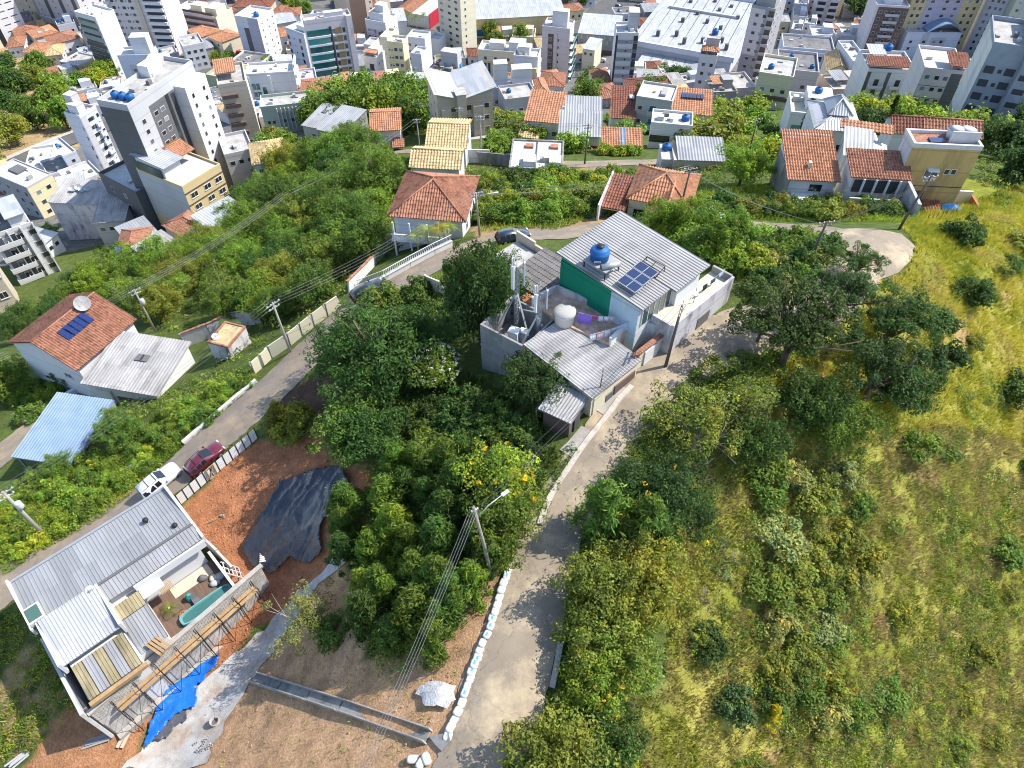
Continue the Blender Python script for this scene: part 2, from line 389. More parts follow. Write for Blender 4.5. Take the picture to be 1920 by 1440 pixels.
zone([(500,760),(620,680),(640,780),(520,800)], (0.10,0.06,0.04))
zone([(1060,320),(1120,300),(1180,320),(1150,360)], C_TAN, 0.5)
for _p in ([(1500,1000),(1530,990),(1545,1020),(1510,1030)],[(1780,600),(1830,590),(1840,640),(1790,650)],[(1860,520),(1900,510),(1910,560),(1870,570)],[(1250,1070),(1275,1060),(1280,1110),(1255,1120)],[(1400,1420),(1450,1400),(1470,1440),(1410,1450)],[(1560,740),(1600,735),(1610,770),(1570,780)],[(1700,860),(1740,850),(1760,900),(1720,910)],[(1640,1150),(1680,1140),(1690,1190),(1650,1200)]): zone(_p, (0.36,0.22,0.11), .8)
zone([(1470,690),(1550,690),(1560,740),(1500,730)], C_TAN)
zone([(1380,480),(1430,490),(1420,540),(1380,530)], C_TAN)
zone([(880,425),(1150,400),(1150,430),(900,450)], C_TAN, 0.6)
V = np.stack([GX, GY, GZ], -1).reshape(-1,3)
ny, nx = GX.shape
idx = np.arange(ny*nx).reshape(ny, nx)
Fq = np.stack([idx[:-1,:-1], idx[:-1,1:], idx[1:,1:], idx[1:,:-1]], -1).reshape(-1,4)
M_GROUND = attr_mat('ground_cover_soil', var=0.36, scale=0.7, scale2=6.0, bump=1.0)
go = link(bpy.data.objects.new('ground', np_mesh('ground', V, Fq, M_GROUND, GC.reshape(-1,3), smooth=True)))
tag(go, kind='structure')

# ------------------------------------------------------------------ roads
M_ROAD = mat('worn_asphalt', (0.25,0.205,0.16), 0.95, 0.16, 0.35, bump=0.25, bscale=18, dirt=(0.40,0.30,0.19), dscale=0.3, damt=0.9, crack=0.3)
M_ROAD2 = mat('dusty_concrete_road', (0.29,0.238,0.175), 0.95, 0.14, 0.4, bump=0.2, bscale=16, dirt=(0.54,0.43,0.28), dscale=0.28, damt=1.0, crack=0.32)
M_ASPH = mat('city_asphalt', (0.12,0.118,0.115), 0.95, 0.15, 0.2)
M_CONC = mat('rough_concrete', (0.42,0.39,0.35), 0.95, 0.2, 0.8, bump=0.3, bscale=10, dirt=(0.22,0.19,0.16), dscale=0.5, damt=0.6)
M_KERB = mat('pale_kerb_concrete', (0.52,0.47,0.40), 0.9, 0.2, 1.5, dirt=(0.28,0.23,0.18), dscale=0.8, damt=0.6)
def ribbon(name, pts, w, m, dz=0.07, per=10, n=5, world=False, label=None):
    c = smoothpts(pts if world else [G(*p)[:2] for p in pts], per)
    ws = w if isinstance(w, (list, tuple)) else [w]*len(pts)
    V = []; F4 = []; rng = random.Random(len(c))
    for i, p in enumerate(c):
        d = c[min(i+1,len(c)-1)] - c[max(i-1,0)]; d = d/np.linalg.norm(d); nrm = np.array([-d[1], d[0]])
        t = i/per; k = min(int(t), len(ws)-2); wd = ws[k]+(ws[k+1]-ws[k])*(t-k)
        for j in range(n):
            off = (j/(n-1)-0.5)*wd
            if j in (0, n-1): off += rng.uniform(-0.12,0.12)
            q = p + nrm*off; V.append((q[0], q[1], 0))
    V = np.array(V); V[:,2] = hgt(V[:,0], V[:,1]) + dz
    for i in range(len(c)-1):
        for j in range(n-1):
            a = i*n+j; F4.append((a, a+n, a+n+1, a+1))
    o = link(bpy.data.objects.new(name, np_mesh(name, V, np.array(F4)[:, ::-1], m, smooth=True)))
    return tag(o, label, kind='structure')
def patch(name, pxs, m, dz=0.09, jag=0.0, step=1.0, world=False, kind='structure', seed=1, relief=0.0, parent=None):
    """sheet laid on the ground inside an outline"""
    poly = [(p[0], p[1]) for p in pxs] if world else [tuple(G(*p)[:2]) for p in pxs]
    rng = random.Random(seed); out = []
    for i, p in enumerate(poly):
        q = poly[(i+1) % len(poly)]; L = math.dist(p, q); k = max(1, int(L/step))
        for j in range(k):
            t = j/k; out.append((p[0]+(q[0]-p[0])*t + rng.uniform(-jag,jag), p[1]+(q[1]-p[1])*t + rng.uniform(-jag,jag)))
    from mathutils.geometry import delaunay_2d_cdt
    xs = [p[0] for p in out]; ys = [p[1] for p in out]; inner = []
    nx_ = int((max(xs)-min(xs))/step)+1; ny_ = int((max(ys)-min(ys))/step)+1
    gxx, gyy = np.meshgrid(np.linspace(min(xs),max(xs),nx_+1), np.linspace(min(ys),max(ys),ny_+1))
    ii = inpoly(gxx.ravel(), gyy.ravel(), out)
    inner = [(a+rng.uniform(-.2,.2)*step, b+rng.uniform(-.2,.2)*step) for a, b, k in zip(gxx.ravel(), gyy.ravel(), ii) if k]
    vs = [Vector(p) for p in out+inner]; n = len(out)
    r = delaunay_2d_cdt(vs, [(i,(i+1)%n) for i in range(n)], [list(range(n))], 1, 1e-4)
    V = np.array([(v.x, v.y, 0) for v in r[0]]); V[:,2] = hgt(V[:,0], V[:,1]) + dz
    if relief: V[:,2] += relief*(vnoise(V[:,0], V[:,1], 1.3, seed)-0.2)
    F3 = [f for f in r[2] if len(f) == 3]
    o = link(bpy.data.objects.new(name, np_mesh(name, V, np.array(F3), m, smooth=True)), parent)
    return tag(o, kind=kind) if parent is None else o
HILLROAD = [(850,1560),(905,1440),(948,1270),(1005,1100),(1048,970),(1118,855),(1195,748),(1290,668),(1390,622),(1480,595),(1560,550),(1610,500)]
ribbon('hill_road', HILLROAD, [6.2,6.2,5.8,5.0,4.5,4.6,5.0,5.6,6.0,5.6,5.2,5.0], M_ROAD2, per=14, n=7)
patch('turning_circle', [(1545,436),(1585,430),(1640,430),(1690,440),(1714,462),(1708,490),(1685,512),(1640,530),(1590,540),(1560,545),(1580,505),(1590,475),(1570,455),(1530,447)], M_ROAD2, dz=0.10, jag=0.15)
LEFTROAD = [(-160,1200),(-60,1140),(25,1082),(150,1010),(320,893),(400,822),(490,745),(565,672),(625,612),(690,562),(770,515),(845,478),(905,455),(960,442),(1060,437),(1150,427),(1310,417),(1430,424),(1500,428),(1560,438)]
ribbon('lower_road', LEFTROAD, [5.4]*11+[5.0,4.6,4.4,4.2,4.0,4.0,4.0,4.2,4.4], M_ROAD, per=12, n=7)
ribbon('upper_street', [(640,332),(700,300),(770,283),(880,290),(960,303),(1080,308),(1180,305),(1290,302),(1400,296)], 5.0, M_ROAD, per=8)
ribbon('side_street', [(-60,905),(0,856),(70,800),(135,752),(200,705)], 5.0, M_ROAD, per=8)
ribbon('avenue', [(-160,395),(-60,350),(0,318),(80,283),(160,252),(215,232),(300,200),(380,150),(470,70),(520,20),(600,-40)], 13, M_ASPH, dz=0.3, per=8)
ribbon('avenue_sidewalk', [(-160,380),(-60,336),(0,305),(75,272),(150,243)], 3.0, M_KERB, dz=0.42, per=8)
ribbon('city_street', [(480,4),(560,14),(660,40),(700,52),(780,62),(870,80),(980,118),(1060,140),(1160,135),(1300,112),(1420,100)], 13, M_ASPH, dz=0.3, per=8)
ribbon('cross_street', [(1060,200),(1085,175),(1110,150),(1135,120)], 9, M_ASPH, dz=0.36, per=8)
patch('parking_lot', [(1062,62),(1110,12),(1150,-10),(1185,-6),(1195,10),(1135,70)], M_ASPH, dz=0.34, step=6)
# ------------------------------------------------------------------ building materials
def W(name, col, dirt=None, damt=0.35, var=0.07, scale=0.5, rough=0.85, dscale=0.25, stretch=(1,1,0.35)):
    return mat(name, col, rough, var, scale, dirt=dirt or tuple(c*0.55 for c in col), dscale=dscale, damt=damt, stretch=stretch, joint=0.35)
M_WHITE = W('white_render', (0.72,0.72,0.72), damt=0.22)
M_WHITE2 = W('weathered_white_render', (0.70,0.69,0.67), dirt=(0.25,0.24,0.23), damt=0.55)
M_BLUEW = W('cool_and_shaded_white_render', (0.62,0.65,0.72), damt=0.25)  # cool white; on some white fronts its blue stands in for shade
M_CREAM = W('cream_render', (0.76,0.70,0.52), damt=0.25)
M_BEIGE = W('beige_render', (0.62,0.52,0.40), damt=0.35)
M_PINKW = W('pinkish_white_render', (0.66,0.60,0.60), damt=0.25)
M_LAV = W('lavender_render', (0.50,0.46,0.54), damt=0.25)
M_GREY = W('grey_render', (0.36,0.36,0.36), damt=0.35)
M_LGREY = W('light_grey_render', (0.52,0.52,0.53), damt=0.35)
M_DGREY = W('dark_grey_render', (0.145,0.145,0.15), damt=0.35)
M_CHAR = W('charcoal_render', (0.07,0.07,0.08), damt=0.2)
M_BROWN = W('brown_cladding', (0.16,0.11,0.09), damt=0.3)
M_TANW = W('tan_cladding', (0.42,0.27,0.13), damt=0.3)
M_OCHRE = W('stained_ochre_render', (0.62,0.42,0.16), dirt=(0.12,0.10,0.07), damt=0.55, dscale=0.35, stretch=(1,1,0.25))
M_YELLOW = W('yellow_render', (0.66,0.53,0.28), damt=0.3)
M_YCREAM = W('pale_yellow_render', (0.76,0.68,0.42), damt=0.3)
M_GREENW = W('pale_green_render', (0.46,0.53,0.42), damt=0.35)
M_OLIVE = W('faded_green_render', (0.40,0.47,0.28), damt=0.35)
M_REDW = W('crimson_paint', (0.50,0.03,0.05), damt=0.2)
M_BRICK = mat('hollow_clay_brick', (0.42,0.16,0.08), 0.9, 0.3, 4.0, dirt=(0.5,0.42,0.36), dscale=0.8, damt=0.5)
M_STAIN = W('mould_stained_render', (0.60,0.58,0.60), dirt=(0.09,0.085,0.09), damt=0.85, dscale=0.6)
M_RAW = mat('raw_grey_cement', (0.30,0.295,0.28), 0.95, 0.25, 0.8, dirt=(0.10,0.097,0.09), dscale=0.45, damt=0.85, bump=0.2, bscale=12, stretch=(1,1,0.5))
M_FLAT = mat('weathered_flat_roof', (0.45,0.43,0.40), 0.95, 0.2, 0.5, dirt=(0.16,0.15,0.14), dscale=0.35, damt=0.6)
M_FLATW = mat('white_flat_roof', (0.56,0.55,0.53), 0.9, 0.1, 0.5, dirt=(0.4,0.38,0.35), dscale=0.3, damt=0.5)
M_FLATD = mat('sooty_flat_roof', (0.20,0.19,0.185), 0.95, 0.25, 0.5, dirt=(0.07,0.07,0.07), dscale=0.4, damt=0.7)
M_ZINC = mat('grey_metal_sheet', (0.34,0.345,0.35), 0.5, 0.1, 0.6, metal=0.15, dirt=(0.27,0.26,0.25), dscale=0.5, damt=0.5, stretch=(1,0.3,1), sheet=0.16)
M_ZINCL = mat('pale_metal_sheet', (0.46,0.47,0.48), 0.5, 0.08, 0.5, metal=0.1, dirt=(0.42,0.41,0.40), dscale=0.4, damt=0.45, stretch=(1,0.3,1), sheet=0.16)
M_FIBRO = mat('fibre_cement_sheet', (0.40,0.385,0.37), 0.9, 0.15, 0.8, dirt=(0.17,0.16,0.15), dscale=0.6, damt=0.6, stretch=(1,0.4,1), sheet=0.16)
M_BLUEM = mat('blue_metal_tile_sheet', (0.20,0.29,0.43), 0.5, 0.12, 0.7, metal=0.1, dirt=(0.30,0.36,0.44), dscale=0.5, damt=0.5)
def T(name, a, b, c):
    """clay tiles: three fired colours mixed, with grime"""
    m = bpy.data.materials.new(name); t, bs = _nodes(m); L = t.links.new
    bs.inputs['Roughness'].default_value = 0.85; bs.inputs['Specular IOR Level'].default_value = 0.2
    tc = t.nodes.new('ShaderNodeTexCoord')
    vo = t.nodes.new('ShaderNodeTexVoronoi'); vo.inputs['Scale'].default_value = 3.2; L(tc.outputs['Object'], vo.inputs['Vector'])
    r = t.nodes.new('ShaderNodeValToRGB'); cr = r.color_ramp
    a, b, c = [tuple(v*0.84 for v in q) for q in (a, b, c)]; cr.elements[0].color = (*a,1); cr.elements[1].color = (*c,1); e = cr.elements.new(0.5); e.color = (*b,1)
    sp = t.nodes.new('ShaderNodeSeparateColor'); L(vo.outputs['Color'], sp.inputs[0]); L(sp.outputs[0], r.inputs[0])
    n = t.nodes.new('ShaderNodeTexNoise'); n.inputs['Scale'].default_value = 0.7; n.inputs['Detail'].default_value = 8; n.inputs['Roughness'].default_value = 0.75
    L(tc.outputs['Object'], n.inputs['Vector'])
    mr = t.nodes.new('ShaderNodeMapRange'); mr.inputs[1].default_value = 0.3; mr.inputs[2].default_value = 0.7; mr.inputs[3].default_value = 0.6; mr.inputs[4].default_value = 1.25
    L(n.outputs['Fac'], mr.inputs[0])
    mx = t.nodes.new('ShaderNodeMix'); mx.data_type = 'RGBA'; mx.blend_type = 'MULTIPLY'; mx.inputs[0].default_value = 1
    L(r.outputs[0], mx.inputs[6]); L(mr.outputs[0], mx.inputs[7]); L(mx.outputs[2], bs.inputs['Base Color'])
    MATS[name] = m; return m
T_ORANGE = T('bright_clay_tile', (0.44,0.205,0.11), (0.52,0.27,0.155), (0.36,0.15,0.08))
T_RED = T('aged_clay_tile', (0.33,0.145,0.09), (0.42,0.205,0.125), (0.23,0.10,0.065))
T_BROWN = T('dark_clay_tile', (0.22,0.09,0.06), (0.30,0.12,0.075), (0.15,0.07,0.05))
T_TAN = T('straw_clay_tile', (0.55,0.40,0.20), (0.62,0.47,0.26), (0.42,0.29,0.14))
G_DARK = glass_mat('dark_window_glass', (0.035,0.04,0.045))
G_TEAL = glass_mat('teal_glass', (0.02,0.16,0.15), 0.1)
G_GREEN = glass_mat('green_glass', (0.05,0.10,0.08), 0.1)
M_FRAME = mat('white_frame', (0.7,0.7,0.7), 0.6, 0.05)
M_FRAMED = mat('dark_frame', (0.05,0.05,0.055), 0.5, 0.05)
M_STEEL = mat('galvanised_steel', (0.45,0.47,0.49), 0.45, 0.1, 2.0, metal=0.5)
M_BLACK = mat('black_metal', (0.02,0.02,0.022), 0.5, 0.1)
M_WOOD = mat('raw_timber', (0.42,0.27,0.13), 0.9, 0.25, 1.5, stretch=(1,1,1), dirt=(0.22,0.14,0.08), dscale=0.8, damt=0.5)
M_BLUEP = mat('blue_plastic', (0.012,0.12,0.36), 0.55, 0.1, 1.0, dirt=(0.03,0.18,0.45), damt=0.4)
M_WHITEP = mat('white_paint', (0.78,0.78,0.76), 0.6, 0.08, 1.0)
M_PV = mat('solar_cell', (0.02,0.035,0.09), 0.15, 0.15, 3.0, spec=0.8)
M_PVB = mat('blue_solar_cell', (0.015,0.03,0.12), 0.2, 0.2, 3.0, spec=0.7)

# ------------------------------------------------------------------ roof panels
def panel(mb, p00, p10, p11, p01, kind='metal', pitch=None, mi=0, thick=0.07):
    """sloping roof face: eave p00-p10, top p01-p11; ribs or tiles are shaped"""
    p00, p10, p11, p01 = [np.array(p, float) for p in (p00, p10, p11, p01)]
    ex = p10-p00; Wd = np.linalg.norm(ex)
    if Wd < 1e-3: return
    ex /= Wd
    up = (p01-p00) if np.linalg.norm(p01-p00) > 1e-6 else (p11-p10)
    nrm = np.cross(ex, up); nrm /= np.linalg.norm(nrm); ey = np.cross(nrm, ex)
    if nrm[2] < 0: nrm = -nrm
    def loc(p): return np.array([np.dot(p-p00, ex), np.dot(p-p00, ey)])
    a01, a11 = loc(p01), loc(p11); Ln = max(a01[1], a11[1])
    if kind == 'tile':
        pt = pitch or 0.42; spc = 4; rows = max(2, int(Ln/0.6)); tt = []
        for i in range(rows): tt += [i/rows, (i+0.97)/rows]
        tt.append(1.0)
    else:
        pt = pitch or 0.5; spc = 4 if kind == 'metal' else 6; tt = [0, 0.5, 1.0]; rows = 1
    nc = min(max(2, int(round(Wd/pt))), 160); us = np.linspace(min(0,a01[0]), max(Wd,a11[0]), nc*spc+1)
    ph = np.linspace(0, nc*2*math.pi, nc*spc+1)
    if kind == 'tile': prof = 0.075*np.cos(ph)
    elif kind == 'rib': prof = np.where(np.cos(ph) > 0.55, 0.07, 0.0)
    else: prof = 0.04*np.cos(ph)
    V = []; n = len(us)
    for j, t in enumerate(tt):
        lo = a01[0]*t; hi = Wd + (a11[0]-Wd)*t
        x = np.clip(us, lo, hi); y = (a01[1]*t + a11[1]*t)/2 if abs(a01[1]-a11[1]) < 1e-6 else None
        yy = np.full(n, y) if y is not None else t*(a01[1] + (a11[1]-a01[1])*np.clip((x-lo)/max(hi-lo,1e-6),0,1))
        dz = prof.copy()
        if kind == 'tile': dz = dz + (0.05 if j % 2 == 0 and j < len(tt)-1 else 0.0)
        q = p00[None] + x[:,None]*ex + yy[:,None]*ey + dz[:,None]*nrm
        V.append(q)
    V = np.concatenate(V); fs = []
    for j in range(len(tt)-1):
        for i in range(n-1):
            a = j*n+i; fs.append((a, a+1, a+1+n, a+n))
    mb.add(V, fs, mi, smooth=(kind == 'corr'))
    dn = -nrm*(thick+0.05)
    lo = [p00+dn, p10+dn, p11+dn, p01+dn]; hi = [p00-nrm*0.02, p10-nrm*0.02, p11-nrm*0.02, p01-nrm*0.02]
    mb.add(lo+hi, [(0,3,2,1),(0,1,5,4),(1,2,6,5),(2,3,7,6),(3,0,4,7)], mi)

# ------------------------------------------------------------------ buildings
WIN = {}
def win_mesh(w, h, glass, frame, style):
    k = (round(w,2), round(h,2), glass.name, frame.name, style)
    if k in WIN: return WIN[k]
    mb = MB(); b = 0.07
    if style == 'far':
        mb.box(-w/2, w/2, -0.05, 0.05, 0, h, 0); mb.box(-w/2+b, w/2-b, -0.058, 0.0, b, h-b, 1)
    elif style == 'slit':
        mb.box(-w/2, w/2, -0.03, 0.05, 0, h, 1)
    else:
        for x0, x1, z0, z1 in ((-w/2,w/2,0,b),(-w/2,w/2,h-b,h),(-w/2,-w/2+b,b,h-b),(w/2-b,w/2,b,h-b),(-b/2,b/2,b,h-b)): mb.box(x0,x1,-0.09,0.02,z0,z1,0)
        mb.box(-w/2-0.08, w/2+0.08, -0.16, 0.0, -0.08, 0.0, 0); WIN[('pane',)+k] = MB().box(-w/2+b, w/2-b, -0.03, 0.01, b, h-b).mesh('pane', glass)
    WIN[k] = mb.mesh('window', [frame, glass]); return WIN[k]
BALC = {}
FOOT = []
class Bld:
    def __init__(s, name, label, A, B, C=None, depth=10, top=None, h=None, drop=None, group=None, cat='building', sink=4.0, z=None, hp=None):
        s.name = name
        if drop is not None:                       # outline given at roof level
            zr = H-drop; a, b = P(*A, zr), P(*B, zr); c = P(*C, zr) if C else None
        else:
            b = G(*B); a = P(*A, b[2]); c = P(*C, b[2]) if C else None
        ex = (b-a)[:2]; s.w = float(np.linalg.norm(ex)); ex = ex/s.w; ey = np.array([-ex[1], ex[0]])
        s.d = float(abs(np.dot((c-b)[:2], ey))) if c is not None else depth
        if drop is not None: s.h = h; zb = zr-h
        else:
            q = P(*B, b[2]); zb = z if z is not None else b[2]
            s.h = h if h is not None else zover(b, top)-zb
        s.rz = math.atan2(ex[1], ex[0]); s.o = empty(name, (a[0], a[1], zb), s.rz, label, cat, group)
        s.org = np.array([a[0], a[1], zb]); s.ex = ex; s.ey = ey; s.sink = sink; s.zb = zb; FOOT.append((a[0], a[1], ex, ey, s.w, s.d))
    def world(s, x, y, z): return (s.org[0]+s.ex[0]*x+s.ey[0]*y, s.org[1]+s.ex[1]*x+s.ey[1]*y, s.zb+z)
    def walls(s, m, x0=0, x1=None, y0=0, y1=None, z0=None, z1=None, name='wall'):
        x1 = s.w if x1 is None else x1; y1 = s.d if y1 is None else y1
        z0 = -s.sink if z0 is None else z0; z1 = s.h if z1 is None else z1
        return MB().box(x0,x1,y0,y1,z0,z1).obj(name, m, s.o)
    def box(s, name, x0, x1, y0, y1, z0, z1, m, label=None):
        o = MB().box(x0,x1,y0,y1,z0,z1).obj(name, m, s.o)
        if label: o['label'] = label
        return o
    def _face(s, face, t, z, off=0.0, x=None):
        if face == 'f': return (t, (x or 0)-off, z), 0.0
        if face == 'r': return ((s.w if x is None else x)+off, t, z), math.pi/2
        if face == 'l': return ((x or 0)-off, s.d-t, z), -math.pi/2
        return (s.w-t, (s.d if x is None else x)+off, z), math.pi
    def flen(s, face): return s.w if face in 'fb' else s.d
    def win(s, face, ts, z0, n=1, dz=3.0, w=1.3, h=1.2, glass=None, frame=None, style='far', skip=(), x=None, rel=True):
        me = win_mesh(w, h, glass or G_DARK, frame or M_FRAME, style)
        for i in range(n):
            for k, t in enumerate(ts):
                if (i, k) in skip: continue
                tt = t*s.flen(face) if rel else t
                loc, rz = s._face(face, tt, z0+i*dz, 0.0, x)
                o = bpy.data.objects.new('window', me); o.location = loc; o.rotation_euler = (0,0,rz); link(o, s.o)
                if style == 'near': link(bpy.data.objects.new('pane', WIN[('pane', round(w,2), round(h,2), (glass or G_DARK).name, (frame or M_FRAME).name, style)]), o)
    def balc(s, face, t, z0, n=1, dz=3.0, w=3.0, dep=1.2, par=1.0, m=None, glass=None, rel=True, x=None):
        m = m or M_WHITE; k = (round(w,2), dep, par, m.name, glass.name if glass else '')
        if k not in BALC:
            mb = MB(); mb.box(-w/2,w/2,-dep,0.02,-0.18,0)
            mb.box(-w/2,w/2,-dep,-dep+0.1,0,par,1); mb.box(-w/2,-w/2+0.1,-dep+0.1,0,0,par,1); mb.box(w/2-0.1,w/2,-dep+0.1,0,0,par,1)
            BALC[k] = mb.mesh('balcony', [m, glass or m])
        for i in range(n):
            loc, rz = s._face(face, t*s.flen(face) if rel else t, z0+i*dz, 0, x)
            o = bpy.data.objects.new('balcony', BALC[k]); o.location = loc; o.rotation_euler = (0,0,rz); link(o, s.o)
    def strip(s, face, t0, t1, z0, z1, m, off=0.06, name='facade_panel', x=None):
        L = s.flen(face); (a, _), (b, _) = s._face(face, t0*L, 0, 0, x), s._face(face, t1*L, 0, 0, x)
        xs = sorted((a[0], b[0])); ys = sorted((a[1], b[1]))
        if face in 'fb':
            yy = (ys[0]-off, ys[0]+0.05) if face == 'f' else (ys[0]-0.05, ys[0]+off); return MB().box(xs[0],xs[1],yy[0],yy[1],z0,z1).obj(name, m, s.o)
        xx = (xs[0]-0.05, xs[0]+off) if face == 'r' else (xs[0]-off, xs[0]+0.05)
        return MB().box(xx[0],xx[1],ys[0],ys[1],z0,z1).obj(name, m, s.o)
    def flat(s, m=None, par=0.7, th=0.2, pm=None, x0=0, x1=None, y0=0, y1=None, z=None):
        x1 = s.w if x1 is None else x1; y1 = s.d if y1 is None else y1; z = s.h if z is None else z
        MB().box(x0+th, x1-th, y0+th, y1-th, z-0.05, z+0.06).obj('roof', m or M_FLAT, s.o)
        mb = MB(); e = 0.03
        mb.box(x0-e,x1+e,y0-e,y0+th,z-0.1,z+par); mb.box(x0-e,x1+e,y1-th,y1+e,z-0.1,z+par); mb.box(x0-e,x0+th,y0+th,y1-th,z-0.1,z+par); mb.box(x1-th,x1+e,y0+th,y1-th,z-0.1,z+par)
        mb.obj('parapet', pm or M_WHITE2, s.o)
        rc = random.Random(int(abs(s.org[0]*7+s.org[1]*13)))      # tanks, hatches and cooling units left on the roof
        for _ in range(rc.randint(2,5)):
            x, y = rc.uniform(x0+.6, x1-1.8), rc.uniform(y0+.6, y1-1.8)
            if x1-x0 > 5 and y1-y0 > 5: MB().box(x, x+rc.uniform(.5,1.5), y, y+rc.uniform(.4,1.3), z+.06, z+rc.uniform(.35,1.1)).obj('roof_unit', rc.choice([M_LGREY,M_WHITE2,M_GREY,M_FLATD,M_BEIGE]), s.o)
    def shed(s, m, kind='rib', rise=0.8, to='b', over=0.4, pitch=None, x0=0, x1=None, y0=0, y1=None, z=None, name='roof'):
        x1 = s.w if x1 is None else x1; y1 = s.d if y1 is None else y1; z = (s.h if z is None else z)+0.14
        o = over; zz = {'b':(z,z,z+rise,z+rise), 'f':(z+rise,z+rise,z,z), 'l':(z+rise,z,z,z+rise), 'r':(z,z+rise,z+rise,z)}[to]
        c = [(x0-o,y0-o,zz[0]),(x1+o,y0-o,zz[1]),(x1+o,y1+o,zz[2]),(x0-o,y1+o,zz[3])]
        i = {'b':0,'f':2,'l':1,'r':3}[to]; c = c[i:]+c[:i]
        mb = MB(); panel(mb, *c, kind=kind, pitch=pitch); ob = mb.obj(name, m, s.o)
        hi = z+rise-0.3
        if rise > 0.5:      # wall up to the slope
            g = MB(); q = [(x0+.02,y0+.02),(x1-.02,y0+.02),(x1-.02,y1-.02),(x0+.02,y1-.02)]
            f = {'b':lambda x,y:(y-y0)/(y1-y0),'f':lambda x,y:(y1-y)/(y1-y0),'l':lambda x,y:(x1-x)/(x1-x0),'r':lambda x,y:(x-x0)/(x1-x0)}[to]
            g.prism(q, z-0.4, lambda x,y: z-0.16+rise*f(x,y)); g.obj('gable_wall', s.wm if hasattr(s,'wm') else M_WHITE2, s.o)
        return ob
    def gable(s, m, kind='tile', rise=1.6, axis='x', over=0.5, pitch=None, x0=0, x1=None, y0=0, y1=None, z=None, wm=None, ridge=True):
        x1 = s.w if x1 is None else x1; y1 = s.d if y1 is None else y1; z = (s.h if z is None else z)+0.14; o = over
        nm = 'roof_tiles' if kind == 'tile' else 'roof'
        mb = MB()
        if axis == 'x':
            ym = (y0+y1)/2; k = rise/((y1-y0)/2)*o; A = [(x0-o,y0-o,z-k),(x1+o,y0-o,z-k),(x1+o,ym,z+rise),(x0-o,ym,z+rise)]; B = [(x1+o,y1+o,z-k),(x0-o,y1+o,z-k),(x0-o,ym,z+rise),(x1+o,ym,z+rise)]
            tri = [[(x0+.02,y0,z-.15),(x0+.02,y1,z-.15),(x0+.02,ym,z+rise-.16)],[(x1-.02,y0,z-.15),(x1-.02,y1,z-.15),(x1-.02,ym,z+rise-.16)]]; rd = [(x0-o,ym,z+rise+.03),(x1+o,ym,z+rise+.03)]
        else:
            xm = (x0+x1)/2; k = rise/((x1-x0)/2)*o; A = [(x0-o,y1+o,z-k),(x0-o,y0-o,z-k),(xm,y0-o,z+rise),(xm,y1+o,z+rise)]; B = [(x1+o,y0-o,z-k),(x1+o,y1+o,z-k),(xm,y1+o,z+rise),(xm,y0-o,z+rise)]
            tri = [[(x0,y0+.02,z-.15),(x1,y0+.02,z-.15),(xm,y0+.02,z+rise-.16)],[(x0,y1-.02,z-.15),(x1,y1-.02,z-.15),(xm,y1-.02,z+rise-.16)]]; rd = [(xm,y0-o,z+rise+.03),(xm,y1+o,z+rise+.03)]
        panel(mb, *A, kind=kind, pitch=pitch); panel(mb, *B, kind=kind, pitch=pitch)
        ob = mb.obj(nm, m, s.o)
        if kind == 'tile': ob['kind'] = 'stuff'
        g = MB()
        for t in tri: g.add(t, [(0,1,2)])
        g.obj('gable_wall', wm or (s.wm if hasattr(s,'wm') else M_WHITE2), s.o)
        if ridge: MB().tube(rd, 0.14, 6).obj('ridge', m, s.o)
        return ob
    def hip(s, m, kind='tile', rise=1.8, over=0.6, pitch=None, x0=0, x1=None, y0=0, y1=None, z=None):
        x1 = s.w if x1 is None else x1; y1 = s.d if y1 is None else y1; z = (s.h if z is None else z)+0.14; o = over
        X0, X1, Y0, Y1 = x0-o, x1+o, y0-o, y1+o; w, d = X1-X0, Y1-Y0; q = min(w, d)/2
        if w >= d: r0, r1 = (X0+q, (Y0+Y1)/2, z+rise), (X1-q, (Y0+Y1)/2, z+rise)
        else: r0, r1 = ((X0+X1)/2, Y0+q, z+rise), ((X0+X1)/2, Y1-q, z+rise)
        c = [(X0,Y0,z),(X1,Y0,z),(X1,Y1,z),(X0,Y1,z)]; mb = MB()
        if w >= d: fs = [(c[0],c[1],r1,r0),(c[1],c[2],r1,r1),(c[2],c[3],r0,r1),(c[3],c[0],r0,r0)]
        else: fs = [(c[0],c[1],r0,r0),(c[1],c[2],r1,r0),(c[2],c[3],r1,r1),(c[3],c[0],r0,r1)]
        for f in fs: panel(mb, *f, kind=kind, pitch=pitch)
        ob = mb.obj('roof_tiles' if kind == 'tile' else 'roof', m, s.o)
        if kind == 'tile': ob['kind'] = 'stuff'
        rb = MB()
        for a, b in ((r0,r1),(c[0],r0),(c[3],r0 if w>=d else r1),(c[1],r1 if w>=d else r0),(c[2],r1)):
            if math.dist(a,b) > .1: rb.tube([(a[0],a[1],a[2]+.05),(b[0],b[1],b[2]+.05)], 0.12, 6)
        rb.obj('ridge', m, s.o)
        return ob
